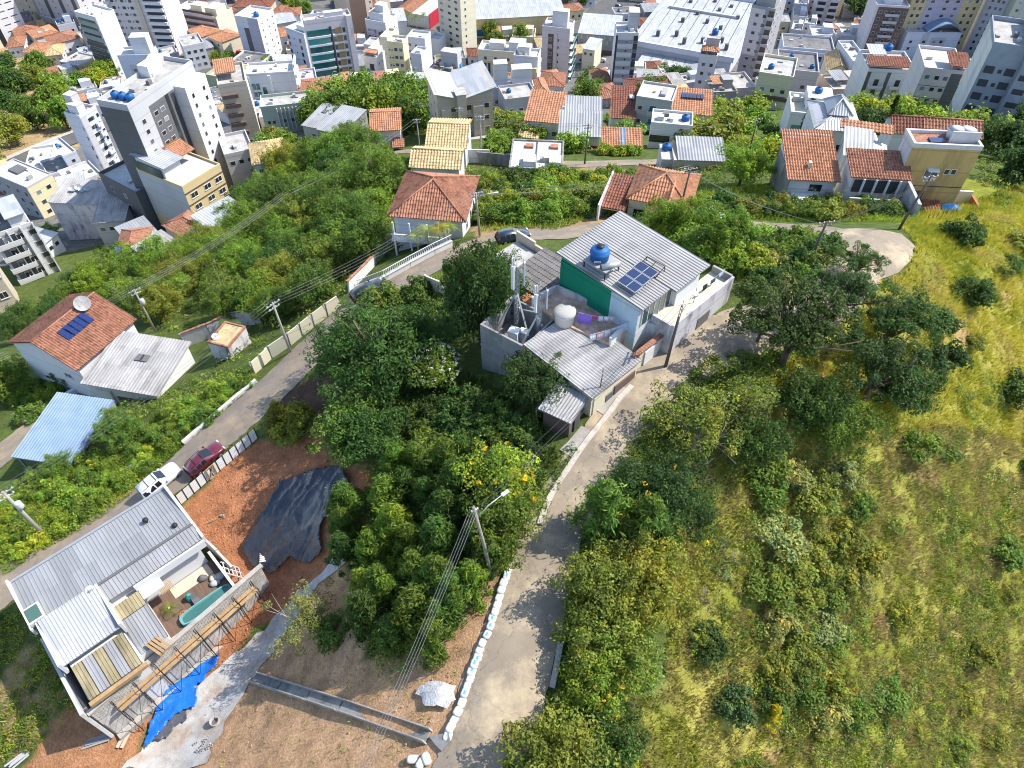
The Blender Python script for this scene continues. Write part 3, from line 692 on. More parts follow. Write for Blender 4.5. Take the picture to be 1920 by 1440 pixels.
# water tanks and dishes that stand on roofs
TANK = {}
def tank_mesh(r, hh):
    k = (r, hh)
    if k not in TANK:
        mb = MB(); mb.lathe([(r*.86,0),(r*.92,hh*.06),(r,hh*.62),(r*.97,hh*.66),(r*.97,hh*.7),(r*.80,hh*.86),(r*.45,hh*.95),(r*.43,hh*1.0)], n=18); TANK[k] = (mb.mesh('body', M_BLUEP), MB().lathe([(r*.40,hh*1.0),(r*.40,hh*1.05),(r*.1,hh*1.09)], n=12).mesh('lid', M_BLACK))
    return TANK[k]
def tank(pos, r=0.7, hh=1.1, label='', group='blue water tanks on roofs'):
    e = empty('water_tank', pos, 0, label, 'water tank', group)
    a, b = tank_mesh(r, hh)
    link(bpy.data.objects.new('body', a), e); link(bpy.data.objects.new('lid', b), e)
    return e
def dish(pos, r, label, az=0.0, m=None):
    e = empty('satellite_dish', pos, az, label, 'satellite dish', None)
    mb = MB(); prof = [(0.02,0)]+[(r*i/6, 0.28*r*(i/6)**2) for i in range(1,7)]
    mb.lathe(prof, n=22, cap=False); o = mb.obj('reflector', m or M_STEEL, e); o.location = (0,0,r*0.75); o.rotation_euler = (R(38),0,0)
    MB().tube([(0,0,-0.1),(0,0,r*.75)], 0.05, 6).obj('mast', M_STEEL, e)
    f = MB()
    c = Vector((0,-math.sin(R(38))*r*.8, r*.75+math.cos(R(38))*r*.8))
    for k in range(3):
        a = k*2.1; q = Vector((r*.9*math.cos(a), r*.9*math.sin(a)*math.cos(R(38)), r*.75+.2*r+r*.9*math.sin(a)*math.sin(R(38)))); f.bar(q, c, 0.03)
    f.box(c.x-.07,c.x+.07,c.y-.07,c.y+.07,c.z-.07,c.z+.07); f.obj('feed', M_STEEL, e)
    return e
# ------------------------------------------------------------------ the city below the hill
GT = 'towers of the city below the hill'; GL = 'low city buildings below the hill'
def nf(b): return max(1, int((b.h-1.2)/3.0))
def tower(label, A, B, C=None, depth=14, top=None, h=None, m=M_WHITE, roof=M_FLAT, par=0.9, pm=None, box=None, name='apartment_tower', drop=None, group=GT, z=None):
    b = Bld(name, label, A, B, C, depth, top, h, drop, group, z=z); b.wm = m
    b.walls(m); b.flat(roof, par, pm=pm or m)
    for q in (box or []):
        x0, x1, y0, y1, hh = q[:5]; bm = q[5] if len(q) > 5 else m
        b.box('roof_room', x0*b.w, x1*b.w, y0*b.d, y1*b.d, b.h+0.06, b.h+hh, bm)
        b.box('roof_room_cap', x0*b.w-.1, x1*b.w+.1, y0*b.d-.1, y1*b.d+.1, b.h+hh, b.h+hh+0.15, roof)
    return b
# --- far left
b = tower('tall white slab tower with slit windows at far left corner', (-14,99), (61,73), depth=20, h=58, m=M_WHITE)
b.win('f', [0.62,0.85], 3, nf(b), 3, 3.2, 0.45, style='slit'); b.strip('f', 0.30, 0.42, 0, b.h, G_DARK, name='window_band'); b.strip('f', 0, 0.30, 0, b.h, M_CREAM); b.win('f', [0.1], 3, nf(b), 3, 1.2, 1.2)
b = tower('wide white apartment tower with dark balcony columns behind tiled houses', (80,40), (172,66), depth=15, h=48, m=M_PINKW)
for t in (0.30, 0.62, 0.9): b.strip('f', t-0.04, t+0.04, 2, b.h, M_DGREY); b.win('f', [t], 3, nf(b), 3, 1.9, 1.5)
b.win('f', [0.12,0.46,0.76], 3.4, nf(b), 3, 0.8, 0.8); b.win('r', [0.2,0.5,0.8], 3.2, nf(b), 3, 1.4, 1.2, G_GREEN); b.strip('f', 0.02, 0.98, 0, 3.5, M_WHITE, 0.5, 'podium_wall')
b = tower('cream slab tower at the left top edge between two white towers', (38,28), (80,42), depth=14, h=46, m=M_BEIGE); b.win('f', [0.3,0.7], 3, nf(b), 3, 1.2, 1.2); b.win('r', [0.3,0.7], 3, nf(b))
b = tower('beige tower with green glazed windows and stacked side balconies', (236,100), (337,104), depth=16, h=33, m=M_PINKW, box=[(0.2,0.5,0.3,0.7,3.5,M_BROWN)])
b.win('f', [0.12,0.30,0.44], 2.4, nf(b), 3, 1.7, 1.4, G_GREEN); b.win('f', [0.20,0.37], 2.6, nf(b), 3, 0.6, 1.0)
for i in range(nf(b)): b.strip('f', 0.66, 0.99, 2.0+i*3, 3.4+i*3, M_WHITE, 0.9, 'balcony'); b.strip('f', 0.68, 0.98, 3.4+i*3, 4.7+i*3, M_CHAR, 0.05, 'balcony_shade_panel')  # charcoal strips paint the shade inside the balconies
b.balc('f', 0.03, 2.0, nf(b), 3, 2.6, 1.1, 1.0, M_WHITE); b.strip('f', 0.54, 0.60, 0, b.h, M_BEIGE, 0.5, 'pilaster')
b = tower('narrow tower with blank white side and brown glazed front near park', (190,140), (228,152), (246,132), top=36, m=M_WHITE, roof=M_FLATW)
for i in range(nf(b)): b.strip('f', 0.02, 0.95, 1.5+i*3, 3.2+i*3, M_BROWN if i < nf(b)*0.6 else M_GREY, 0.15); b.strip('f', 0.06, 0.9, 3.3+i*3, 4.3+i*3, G_GREEN, 0.05, 'window_band')
b = tower('white tower with grey window strip and penthouse box beside beige tower', (252,184), (312,182), (330,165), top=106, m=M_BLUEW, roof=M_FLATW, box=[(0.45,0.95,0.3,0.9,6.5,M_WHITE)])
b.strip('f', 0.25, 0.5, 0, b.h-3, M_LGREY, 0.05); b.win('f', [0.38], 2, nf(b)-1, 3, 1.6, 1.3, x=-0.05); b.win('f', [0.58], 2, nf(b)-1, 3, 0.7, 0.8); b.win('r', [0.3,0.7], b.h-3, 1, 3, 2.4, 1.6, G_TEAL); b.win('f', [0.85], 2, nf(b), 3, 2.2, 1.6, G_TEAL)
b = tower('white terraced apartment block with teal balconies behind grey tower', (288,232), (368,228), (384,210), top=160, m=M_WHITE, roof=M_FLATW, box=[(0.35,0.8,0.3,0.8,9,M_WHITE)])
b.strip('r', 0.02, 0.98, 0, b.h, M_CREAM, 0.04); b.win('f', [0.15,0.32,0.55,0.75], 2, nf(b), 3, 2.2, 1.5, G_TEAL); b.balc('f', 0.24, 1.6, nf(b), 3, 6, 1.0, 0.6, M_WHITE)
b = tower('slim white tower standing left of the grey tower', (181,336), (208,343), (246,326), top=222, m=M_BLUEW, roof=M_FLATW, box=[(0.0,0.5,0.35,0.75,5,M_LGREY),(0.3,0.95,0.1,0.5,3.2,M_WHITE)])
b.strip('r', 0.02, 0.32, 0, b.h, M_LGREY, 0.05); b.win('r', [0.40,0.52,0.62,0.9], 2.2, int(b.h/2.4), 2.4, 1.0, 1.2); b.win('f', [0.9], 2.2, nf(b), 3, 0.6, 1.3); b.balc('r', 0.74, 2.0, nf(b), 3, 1.8, 0.9, 0.9, M_WHITE)
b = tower('tall dark grey tower with white right facade and blue tanks on top', (284,416), (334,427), (446,338), top=205, m=M_LGREY, roof=M_FLAT, par=1.0, pm=M_LGREY)
b.strip('f', 0, 1.0, -2, b.h-0.5, M_DGREY, 0.06); b.strip('l', 0, 1, -2, b.h-0.5, M_DGREY, 0.06)
nn_ = int(b.h/2.35)-1; b.win('r', [0.12], 2.0, nn_, 2.35, 1.2, 1.1); b.strip('r', 0.24, 0.62, 0, b.h-2, M_DGREY, 0.04); b.win('r', [0.30,0.40], 2.0, nn_, 2.35, 1.4, 1.0, x=b.w+0.05)
b.strip('r', 0.48, 0.53, 1, b.h-2, G_DARK, 0.08, 'window_band'); b.strip('r', 0.56, 0.61, 1, b.h-2.5, G_DARK, 0.08, 'window_band')
b.box('side_block', b.w, b.w+3.0, b.d*0.64, b.d*0.98, -4, b.h-1.5, M_WHITE); b.win('r', [0.72,0.9], 2.0, nn_, 2.35, 0.9, 1.1, x=b.w+3.0)
b.box('roof_room', 0.3, b.w*.4, b.d*0.6, b.d*0.8, b.h+0.07, b.h+2.6, M_WHITE)
for k in range(3): tank(b.world(b.w*(0.25+0.25*k), b.d*0.15, b.h+0.07), 0.95, 1.5, ['left','middle','right'][k]+' blue water tank on the dark grey tower roof')
b = tower('grey low annex block at the foot of the dark grey tower', (222,402), (290,440), depth=8, h=11, m=M_DGREY, roof=M_FLATW); b.win('f', [0.25,0.6], 2, 3, 3, 1.2, 1.3)
# --- middle left
b = tower('pinkish five storey block with dark balcony bands and blank cream side', (336,64), (418,78), (447,59), top=36, m=M_CREAM, roof=M_FLATW, box=[(0.3,0.55,0.4,0.8,2.6,M_CREAM),(0.75,1.0,0.1,0.7,4,M_CREAM)])
b.strip('f', 0, 1, 0, b.h, M_GREY, 0.04)
for i in range(4): b.strip('f', 0.22, 0.95, 1.6+i*3, 2.8+i*3, M_PINKW, 0.25, 'balcony'); b.strip('f', 0.24, 0.93, 2.9+i*3, 4.1+i*3, M_BROWN, 0.08, 'balcony_shade_panel'); b.win('f', [0.1], 2+i*3, 1)  # brown strips hold the shade of the balconies as colour
b = tower('purple grey tower with white side and a blue tank on top', (463,115), (504,122), (532,101), top=39, m=M_WHITE, roof=M_FLATW)
b.strip('f', 0.0, 0.30, 0, b.h-3, M_BLUEW, 0.04); b.strip('f', 0.30, 0.52, 0, b.h-4, M_DGREY, 0.05); b.strip('f', 0.54, 1.0, 0, b.h+0.5, M_LAV, 0.08)
b.win('r', [0.2,0.55,0.85], 2.4, nf(b), 3, 0.8, 0.9); b.strip('r', 0.66, 0.72, 0, b.h, M_PINKW, 0.04)
tank(b.world(b.w*.75, b.d*.3, b.h+.07), 1.2, 2.0, 'blue water tank on the purple grey tower')
b = tower('white tower with black balcony column left of the teal glass tower', (553,131), (586,144), (603,129), top=67, m=M_BLUEW, roof=M_FLATW, box=[(0.4,0.9,0.3,0.8,2.2,M_WHITE)])
b.strip('r', 0, 1, 0, b.h, M_WHITE, 0.04); b.win('f', [0.08,0.72], 2, nf(b), 3, 1.5, 1.9); b.win('f', [0.4], 2.6, nf(b), 3, 0.7, 0.8)  # bluish front and whiter right face carry shade and sun as colour
b = tower('teal glass balcony tower with brown panels and pink grey frame', (599,180), (680,167), (709,150), top=33, m=M_PINKW, roof=M_FLATW, par=1.2, box=[(0.45,0.85,0.3,0.7,2.0,M_WHITE)])
for i in range(nf(b)):
    z = 1.0+i*3; b.strip('f', 0.0, 0.50, z, z+0.7, M_WHITE, 0.9, 'balcony'); b.strip('f', 0.01, 0.48, z+0.75, z+2.9, G_TEAL, 0.55, 'balcony_glass'); b.strip('f', 0.55, 0.86, z, z+0.55, M_WHITE, 0.5, 'balcony')
    b.strip('f', 0.62, 0.75, z+0.6, z+2.8, M_TANW, 0.1, 'brown_panel'); b.win('f', [0.585,0.80], z+0.7, 1, 3, 1.2, 1.8, G_GREEN)
b.strip('f', 0.49, 0.54, 0, b.h-2, M_CHAR, 0.3); b.strip('f', 0.88, 1.0, 0, b.h+1.2, M_PINKW, 1.0, 'frame_pillar'); b.strip('r', 0.12, 0.92, 0, b.h-6, M_CREAM, 0.05); b.win('r', [0.5], b.h-5, 1, 3, 8, 2.2, G_TEAL)
b = tower('white five storey house front with iron bars on the windows', (359,136), (397,128), depth=12, h=11, m=M_WHITE, name='apartment_house', group=GL); b.win('f', [0.2,0.5,0.8], 2, 3, 3, 1.6, 1.4)
b = tower('long low block painted green and lavender with sooty roof', (397,178), (474,192), depth=13, h=7.5, m=M_OLIVE, roof=M_FLAT, name='apartment_house', group=GL); b.strip('f', 0.5, 0.82, 0, b.h, M_LAV, 0.04); b.strip('f', 0.82, 1, 0, b.h, M_CREAM, 0.04); b.win('f', [0.15,0.3,0.45,0.58,0.72,0.9], 3.8, 1, 3, 1.1, 1.3)
b.gable(T_TAN, 'tile', 1.0, 'x', 0.2, 0.6, b.w*.3, b.w*.75, b.d*.5, b.d*.9, b.h+1.4)
b = tower('flat dark roofed house behind the green and lavender block', (440,142), (492,150), depth=11, h=6, m=M_WHITE2, roof=M_FLATD, name='city_house', group=GL)
b = tower('white classical building with teal arched window', (478,206), (566,200), (575,178), top=138, m=M_WHITE, roof=M_FLATW)
b.strip('f', 0, 0.06, 0, b.h, M_WHITE, 0.5, 'pilaster'); b.strip('f', 0.44, 0.50, 0, b.h, M_WHITE, 0.6, 'pilaster'); b.win('f', [0.12,0.2], 4, nf(b)-1, 3, 1.3, 2.3, G_TEAL); b.strip('f', 0.28, 0.36, 3, b.h-4, G_TEAL, 0.08, 'arched_window')
for k in range(4): b.strip('r', 0.05, 0.95, 3+k*3.5, 4.2+k*3.5, M_WHITE, 0.9-0.15*k, 'terrace')
b = tower('white office block with ribs below the classical building', (500,246), (592,236), (606,212), top=196, m=M_GREENW, roof=M_FLAT)
for k in range(9): b.strip('f', 0.3+k*0.078, 0.315+k*0.078, 0, b.h, M_WHITE, 0.5, 'fin')
b.win('f', [0.1,0.2], 2, nf(b), 3, 1.0, 1.2); b.win('f', [0.42,0.57,0.73,0.88], 2.2, nf(b), 3, 1.5, 1.2); b.box('pool', b.w*.72, b.w*.95, b.d*.1, b.d*.25, b.h+.07, b.h+.25, M_BLUEP)
b = tower('low lavender roofed house at the foot of the teal glass tower', (570,190), (602,186), depth=10, h=6.5, m=M_WHITE, roof=M_LAV, name='city_house', group=GL)
b = tower('low white office with curved balcony beside cream blocks', (440,262), (490,254), depth=14, h=17, m=M_BEIGE, roof=M_FLAT, group=GL)
for i in range(5): b.strip('f', 0.05, 0.6, 1.5+i*3, 2.6+i*3, M_BROWN, 0.9, 'balcony')
b.strip('r', 0, 1, 0, b.h, M_CREAM, 0.04); b.shed(T_ORANGE, 'tile', 0.8, 'b', 0.2, 0.6, 0, b.w*.7, b.d*.3, b.d*.9, b.h+2.2)
# --- centre
b = tower('brown and beige tower behind the teal glass tower at top', (668,84), (738,62), depth=16, h=40, m=M_BEIGE)
b.strip('f', 0, 0.38, 0, b.h, M_BROWN, 0.05); b.win('f', [0.5,0.72,0.9], 2, nf(b), 3, 0.9, 1.1); b.strip('f', 0.56, 0.64, 0, b.h, M_BRICK, 0.05)
b = tower('terraced white and maroon block with stepped roof rooms', (692,90), (729,97), (750,80), top=46, m=M_WHITE, roof=M_FLATW, box=[(0.1,0.8,0.2,0.8,3.5,M_WHITE),(0.35,0.75,0.35,0.75,6.5,M_WHITE)])
b.strip('f', 0, 1, 0, b.h-3, M_PINKW, 0.05); b.strip('f', 0.6, 0.98, 3, b.h-4, M_BROWN, 0.08); b.balc('f', 0.3, 2, nf(b), 3, 3.2, 1.0, 0.9, M_PINKW); b.win('f', [0.15,0.45,0.8], 2.2, nf(b), 3, 1.2, 1.3); b.win('r', [0.4,0.7], 2.5, nf(b), 3, 0.7, 0.9)
b = tower('white corner block with orange awning on its roof terrace', (690,160), (713,164), (736,151), top=112, m=M_WHITE, roof=M_FLAT, group=GL); b.shed(T_ORANGE, 'metal', 0.3, 'b', 0.1, 0.5, 0, b.w, 0.1, b.d*.3, b.h+2.2, name='awning'); b.box('roof_room', b.w*.2, b.w*.95, b.d*.35, b.d*.9, b.h+.07, b.h+3, M_WHITE); b.strip('f', 0.4, 0.75, 0, b.h-2, M_CHAR, 0.04); b.win('r', [0.25,0.6], 2.5, nf(b), 3, 0.8, 1.0)
b = tower('slim white stair block behind the orange awning block', (688,126), (704,128), depth=8, top=88, m=M_WHITE2, group=GL); b.win('f', [0.3,0.7], 2, nf(b), 3, 0.9, 1)
b = tower('pale yellow eight storey block with paired square windows', (736,160), (764,163), (770,150), top=84, m=M_YCREAM, roof=M_FLATW)
b.win('f', [0.1,0.28], 2, nf(b), 3, 0.8, 0.7); b.win('f', [0.52,0.82], 2, nf(b), 3, 1.4, 1.3)
b = tower('cream stair tower on the left of the pale yellow block', (723,155), (736,157), depth=9, top=74, m=M_CREAM)
b = tower('blue grey block right of the pale yellow block', (770,146), (803,150), (812,136), top=76, m=M_BLUEW, roof=M_FLATW); b.win('f', [0.15], 2, nf(b), 3, 1.3, 1.2); b.win('f', [0.5], b.h-4, 1, 3, 1.0, 2); b.win('f', [0.8], b.h-3.4, 1, 3, 1.0, .7)
b = tower('narrow blue grey block in front with one blank wall', (776,160), (795,163), (809,150), top=106, m=M_BLUEW, roof=M_FLATW); b.strip('r', 0, 1, 0, b.h, M_WHITE, 0.04); b.box('vent_box', b.w*.3, b.w*.7, b.d*.3, b.d*.6, b.h+.07, b.h+1.2, M_BLUEW)
b = tower('white windowless box block above the construction site', (805,106), (825,110), (833,98), top=78, m=M_WHITE, roof=M_ZINCL)
b = tower('unfinished brick block with blue netting and cluttered roof slab', (805,178), (852,186), (866,166), top=140, m=M_BRICK, roof=M_FLAT, par=0.3, pm=M_RAW, name='construction_block')
for i in range(nf(b)+1): b.strip('f', 0, 1, 0.2+i*3, 0.6+i*3, M_RAW, 0.08, 'concrete_beam')
for k in range(5): b.strip('f', k*0.24, k*0.24+0.03, 0, b.h, M_RAW, 0.1, 'concrete_column')
M_NET = mat('blue_mesh_netting', (0.05,0.28,0.55), 0.9, 0.3, 1.5)
b.strip('r', 0.0, 0.15, -2, b.h+1, M_NET, 0.3, 'safety_netting'); b.strip('r', 0.75, 0.95, -2, b.h+1, M_NET, 0.3, 'safety_netting'); b.strip('r', 0.2, 0.7, 0, b.h-1, M_PINKW, 0.05); b.win('f', [0.35,0.85], 1.2, nf(b), 3, 1.6, 1.5)
rg = random.Random(5)
for k in range(26):
    x, y = rg.uniform(.05,.95)*b.w, rg.uniform(.05,.95)*b.d; b.box('building_rubble', x, x+rg.uniform(.4,1.6), y, y+rg.uniform(.3,1.2), b.h+.07, b.h+rg.uniform(.3,1.5), rg.choice([M_RAW,M_WHITE2,M_BRICK,M_FLATW]))
b.box('raised_slab', b.w*.35, b.w*1.0, b.d*.55, b.d*.98, b.h+.08, b.h+5.2, M_LGREY)
b = tower('cream tower with rows of triple windows cut by the top edge', (827,88), (868,106), (889,92), h=42, m=M_CREAM)
b.win('f', [0.15,0.5,0.8], 2.2, nf(b), 3, 2.0, 1.2); b.win('l', [0.3,0.7], 2.2, nf(b), 3, 1.2, 1.2); b.win('r', [0.3], 2.2, nf(b), 3, 1.0, 1.2)
b = tower('cream six storey block with dark vertical window strips', (898,160), (990,168), (1002,150), top=104, m=M_CREAM, roof=M_FLATW, box=[(0.2,0.5,0.3,0.7,2.6,M_WHITE2),(0.6,0.9,0.2,0.7,3.6,M_WHITE)])
for t in (0.03,0.12,0.2,0.3,0.4): b.strip('f', t, t+0.045, 1, b.h-4, M_CHAR, 0.06, 'window_band')
b.win('f', [0.15,0.35,0.6], b.h-3, 1, 3, 1.2, 1.3); b.strip('f', 0, 1, b.h-4, b.h-3.5, M_YELLOW, 0.5, 'cornice')
b = tower('white and grey stepped apartment house below the cream block', (904,205), (1000,200), (1010,182), top=166, m=M_BLUEW, roof=M_FLATW, box=[(0.25,0.5,0.1,0.6,8,M_WHITE),(0.6,0.98,0.3,0.9,5.5,M_WHITE)], group=GL)
b.strip('f', 0, 0.12, 0, b.h-1, M_LAV, 0.05); b.win('f', [0.18,0.3,0.62,0.85], 1.6, nf(b), 3, 1.6, 1.3)
b = tower('white flat block with ochre awning beside the cross street', (963,190), (1006,194), (1016,178), top=112, m=M_WHITE, roof=M_FLATW, box=[(0.1,0.6,0.4,0.9,2.5,M_WHITE2)]); b.win('f', [0.2,0.6], 2, nf(b), 3, 1.1, 1.1); b.strip('f', 0.7, 0.98, b.h-4, b.h-2.5, M_YELLOW, 1.2, 'awning')
b = tower('pink grey tower with green balconies beside the warehouse', (1014,150), (1063,156), (1081,140), top=58, m=M_PINKW, roof=M_FLATW, box=[(0.3,0.85,0.3,0.7,6,M_WHITE)])
b.strip('f', 0.22, 0.42, 0, b.h-2, M_BROWN, 0.04); b.win('f', [0.3], 2, nf(b), 3, 1.6, 1.5, x=-0.05); b.strip('f', 0.44, 0.55, 0, b.h-1.5, M_PINKW, 0.3, 'pilaster'); b.win('f', [0.6], 2, nf(b), 3, 0.7, 1.2); b.balc('r', 0.5, 1.5, nf(b), 3, b.d*.9, 1.6, 1.0, M_WHITE, G_TEAL)
b = tower('grey and white striped tower in front of the warehouse', (1143,183), (1182,184), (1208,162), top=67, m=M_WHITE, roof=M_FLATW, box=[(0.55,1.0,0.4,0.9,6,M_LGREY)])
for i in range(nf(b)): b.strip('f', 0.1, 0.78, 1.5+i*3, 2.8+i*3, M_GREY, 0.05, 'grey_band'); b.win('f', [0.5], 1.7+i*3, 1, 3, 0.9, 0.9, x=-0.05)
b.strip('f', 0.80, 1.0, 0, b.h, M_CHAR, 0.06); b.win('f', [0.9], 1.6, nf(b), 3, 1.2, 0.9, x=-0.06); b.strip('f', 0, 0.09, 0, b.h, M_CHAR, 0.05); b.strip('r', 0, 1, 0, b.h, M_WHITE, 0.05)
# --- warehouses
b = Bld('warehouse', 'huge warehouse with white ribbed roof and dark roof vents', (1192,80), (1372,112), (1408,14), h=11, drop=139, cat='warehouse'); b.wm = M_BLUEW; b.walls(M_BLUEW)
nseg = 9
for k in range(nseg):
    x0, x1 = b.w*k/nseg, b.w*(k+1)/nseg; mb = MB(); panel(mb, (x0+.15,0,b.h+.1),(x1-.15,0,b.h+.1),(x1-.15,b.d,b.h+2.2),(x0+.15,b.d,b.h+2.2), 'rib', 1.1); mb.obj('roof_panel', M_ZINCL, b.o)
b.box('front_parapet', -1, b.w+1, -1.2, -.1, b.h-1, b.h+1.4, M_BLUEW); b.box('rear_parapet', -1, b.w+1, b.d, b.d+1.0, 0, b.h+3.6, M_BLUEW)
b.box('left_parapet', -2.5, -0.1, 0, b.d, 0, b.h+1.2, M_ZINCL); b.box('roof_duct', b.w*.08, b.w*.85, b.d*.66, b.d*.68, b.h+1.4, b.h+2.6, M_LGREY); b.box('front_gutter', 0, b.w, .1, 1.0, b.h+.4, b.h+1.0, M_CREAM)
for fx, fy in ((.15,.15),(.33,.2),(.45,.1),(.62,.16),(.8,.22),(.88,.12),(.3,.45),(.55,.5),(.72,.42),(.4,.62),(.6,.75),(.83,.66),(.25,.82),(.5,.9),(.7,.85)):
    b.box('roof_vent', b.w*fx, b.w*fx+1.6, b.d*fy, b.d*fy+1.6, b.h+.6, b.h+3.0, M_DGREY)
b.box('front_hall', b.w*.1, b.w*.8, -22, -1.3, -3, b.h-4.5, M_DGREY); b.box('red_plinth', b.w*.1, b.w*.6, -22.3, -22.02, -3, 0, M_BROWN)
for k in range(6):
    x0 = b.w*(.1+.115*k); mb = MB(); panel(mb, (x0+.1,-22,b.h-4.3),(x0+b.w*.113,-22,b.h-4.3),(x0+b.w*.113,-1.4,b.h-3.4),(x0+.1,-1.4,b.h-3.4), 'rib', 1.1); mb.obj('roof_panel', M_ZINCL, b.o)
b = Bld('warehouse', 'low white roofed shop wing with chequered grey front', (1082,98), (1156,104), depth=22, h=9, cat='warehouse'); b.wm = M_GREY; b.walls(M_GREY); b.shed(M_ZINCL, 'rib', 1.0, 'b', 0.3, 1.0)
for k in range(14): b.strip('f', k/14, (k+.5)/14, 4.5+2*(k%2), 6.5+2*(k%2), M_LGREY, 0.06, 'grey_panel')
b.strip('f', 0.1, 1, 0, 2, M_BROWN, 0.08, 'red_plinth')
b = Bld('warehouse', 'yellow walled warehouse with white corrugated roof left of car park', (885,72), (1058,62), depth=38, h=9, cat='warehouse'); b.wm = M_YELLOW; b.walls(M_YELLOW); b.gable(M_ZINCL, 'rib', 2.5, 'x', 0.4, 1.0); b.strip('f', 0.05, 0.25, 1, 4, M_BLUEP, 0.2, 'shop_sign'); b.strip('f', 0.55, 0.62, 0, 3.5, M_CHAR, 0.05, 'gate')
b = Bld('warehouse', 'tile roofed hall with yellow fascia and red wall at top', (742,42), (806,54), depth=20, h=6, cat='warehouse'); b.wm = M_YELLOW; b.walls(M_WHITE2); b.gable(T_RED, 'tile', 1.5, 'y', 0.3, 0.8, 0, b.w*.5); b.shed(M_FLATW, 'metal', .4, 'b', .2, 1, b.w*.52); b.strip('r', 0.0, 0.5, 0, b.h+1, M_REDW, 0.3, 'red_wall')
b = Bld('warehouse', 'plain white workshop behind the terraced maroon block', (744,76), (766,74), depth=14, h=9, cat='warehouse'); b.wm = M_WHITE; b.walls(M_WHITE); b.shed(M_ZINCL, 'rib', 1, 'b', .2, .8)
# --- right
b = tower('hexagonal looking block of white and ochre walls with red roof terrace', (1297,182), (1328,186), (1366,160), top=110, m=M_WHITE, roof=M_FLAT, box=[(0.2,0.95,0.25,0.8,5,M_LGREY)])
b.strip('r', 0.15, 0.85, 0, b.h-3, M_TANW, 0.06); b.strip('r', 0.42, 0.5, 0, b.h-4, M_CHAR, 0.1, 'window_band'); b.win('f', [0.3,0.75], 2, nf(b), 3, 1.2, 1.2); b.hip(T_ORANGE, 'tile', .8, .4, .6, b.w*.1, b.w, 0.2, b.d*.24, b.h+2)
tank(b.world(b.w*.6, b.d*.5, b.h+5.2), 1.1, 1.8, 'blue tank on the white and ochre block')
b = tower('large grey tower with balcony column and white upper left corner', (1374,164), (1414,173), (1462,142), top=22, m=M_GREY, roof=M_FLATW, box=[(0.1,0.9,0.1,0.5,4,M_GREY)])
b.strip('f', 0.02, 0.6, b.h*0.45, b.h, M_PINKW, 0.05); b.win('f', [0.3,0.62], 2, nf(b), 3, 1.3, 1.2, x=-.05); b.balc('f', 0.9, 2, nf(b), 3, 2.6, 1.0, 0.9, M_LGREY); b.strip('f', 0.76, 1, 0, b.h, M_BROWN, 0.03); b.win('r', [0.2,0.5], 2.2, nf(b), 3, 1.2, 1.2)
b = tower('cream tower with stacked dark balconies near the top edge', (1518,52), (1558,56), depth=14, h=34, m=M_PINKW)
for t in (.22,.78): b.strip('f', t-.17, t+.17, 0, b.h, M_CHAR, .04); b.balc('f', t, 1.5, nf(b), 3, 4.5, 1.2, 1.2, M_PINKW)
b = tower('another cream balcony tower right of the grey tower at top edge', (1466,8), (1498,12), depth=12, h=20, m=M_BEIGE); b.win('f', [.3,.7], 2, nf(b))
rg = random.Random(9)
CB = [(1478,62,26,M_WHITE,'white boxy house with blue grey roof near grey tower'),(1500,72,22,M_WHITE2,'small white house with two square windows among the rooftops'),(1474,88,20,M_LGREY,'pale grey low house below the boxy white houses'),(1512,100,44,M_BLUEW,'white flat roofed block with ribbed side below cream balcony tower'),(1566,104,38,M_LGREY,'low sprawling grey roof house left of brown tower'),(1590,82,22,M_WHITE,'white house with red tile roof left of brown tower'),(1482,34,26,M_WHITE,'white house with curved grey roof at top right'),(1504,20,20,M_PINKW,'small pink house with blue wall near top edge')]
for x, y, wd, m, lb in CB:
    b = tower(lb, (x,y), (x+wd,y+3), depth=11, h=rg.uniform(6,9.5), m=m, roof=rg.choice([M_FLATW,M_FLAT,M_LGREY]), name='city_house', group=GL); b.win('f', [.25,.7], 1.5, 2, 3, 1.1, 1.1)
    if 'red tile' in lb: b.gable(T_RED, 'tile', 1.5, 'x', .4, .6)
    b.box('roof_room', b.w*.5, b.w*.9, b.d*.4, b.d*.9, b.h+.07, b.h+rg.uniform(2,3.4), m)
b = tower('long terrace with white dormer windows above the row houses', (1452,150), (1545,158), depth=14, h=13, m=M_BLUEW, roof=M_FLATD, name='row_house', group=GL)
for i in range(2):
    for k in range(6): b.strip('f', .03+k*.16, .15+k*.16, 5+i*4, 7+i*4, G_DARK, .1, 'window'); b.strip('f', .02+k*.16, .17+k*.16, 7.2+i*4, 8.6+i*4, M_BLUEW, .6, 'awning')
b = tower('beige row house with ochre fascia and tiled lean-to', (1462,118), (1520,124), depth=10, h=8, m=M_BEIGE, roof=M_FLAT, name='row_house', group=GL); b.strip('f', .4, 1, 6, 8.3, M_YELLOW, .15, 'fascia'); b.shed(T_ORANGE, 'tile', .6, 'b', .1, .6, b.w*.4, b.w*.8, -3, -.1, 4); b.win('f', [.15,.3], 2, 2, 3)
b = tower('sooty flat roofed house with three blue tanks', (1446,178), (1520,186), depth=15, h=8, m=M_PINKW, roof=M_FLATD, name='row_house', group=GL); b.win('f', [.7,.88], 3, 1, 3, 1.4, 1.3)
for k,(fx,fy,nm) in enumerate(((.2,.3,'left'),(.35,.75,'rear'),(.85,.3,'right'))): tank(b.world(b.w*fx, b.d*fy, b.h+.07), .8, 1.2, f'{nm} blue tank on the sooty flat roof at right')
b = tower('cream house front with balcony wall below the sooty roof', (1408,196), (1470,206), depth=13, h=9, m=M_CREAM, roof=M_FLAT, name='row_house', group=GL); b.strip('f', 0, 1, 2.4, 3.6, M_BROWN, .5, 'balcony'); b.win('f', [.2,.5,.8], 4.5, 1)
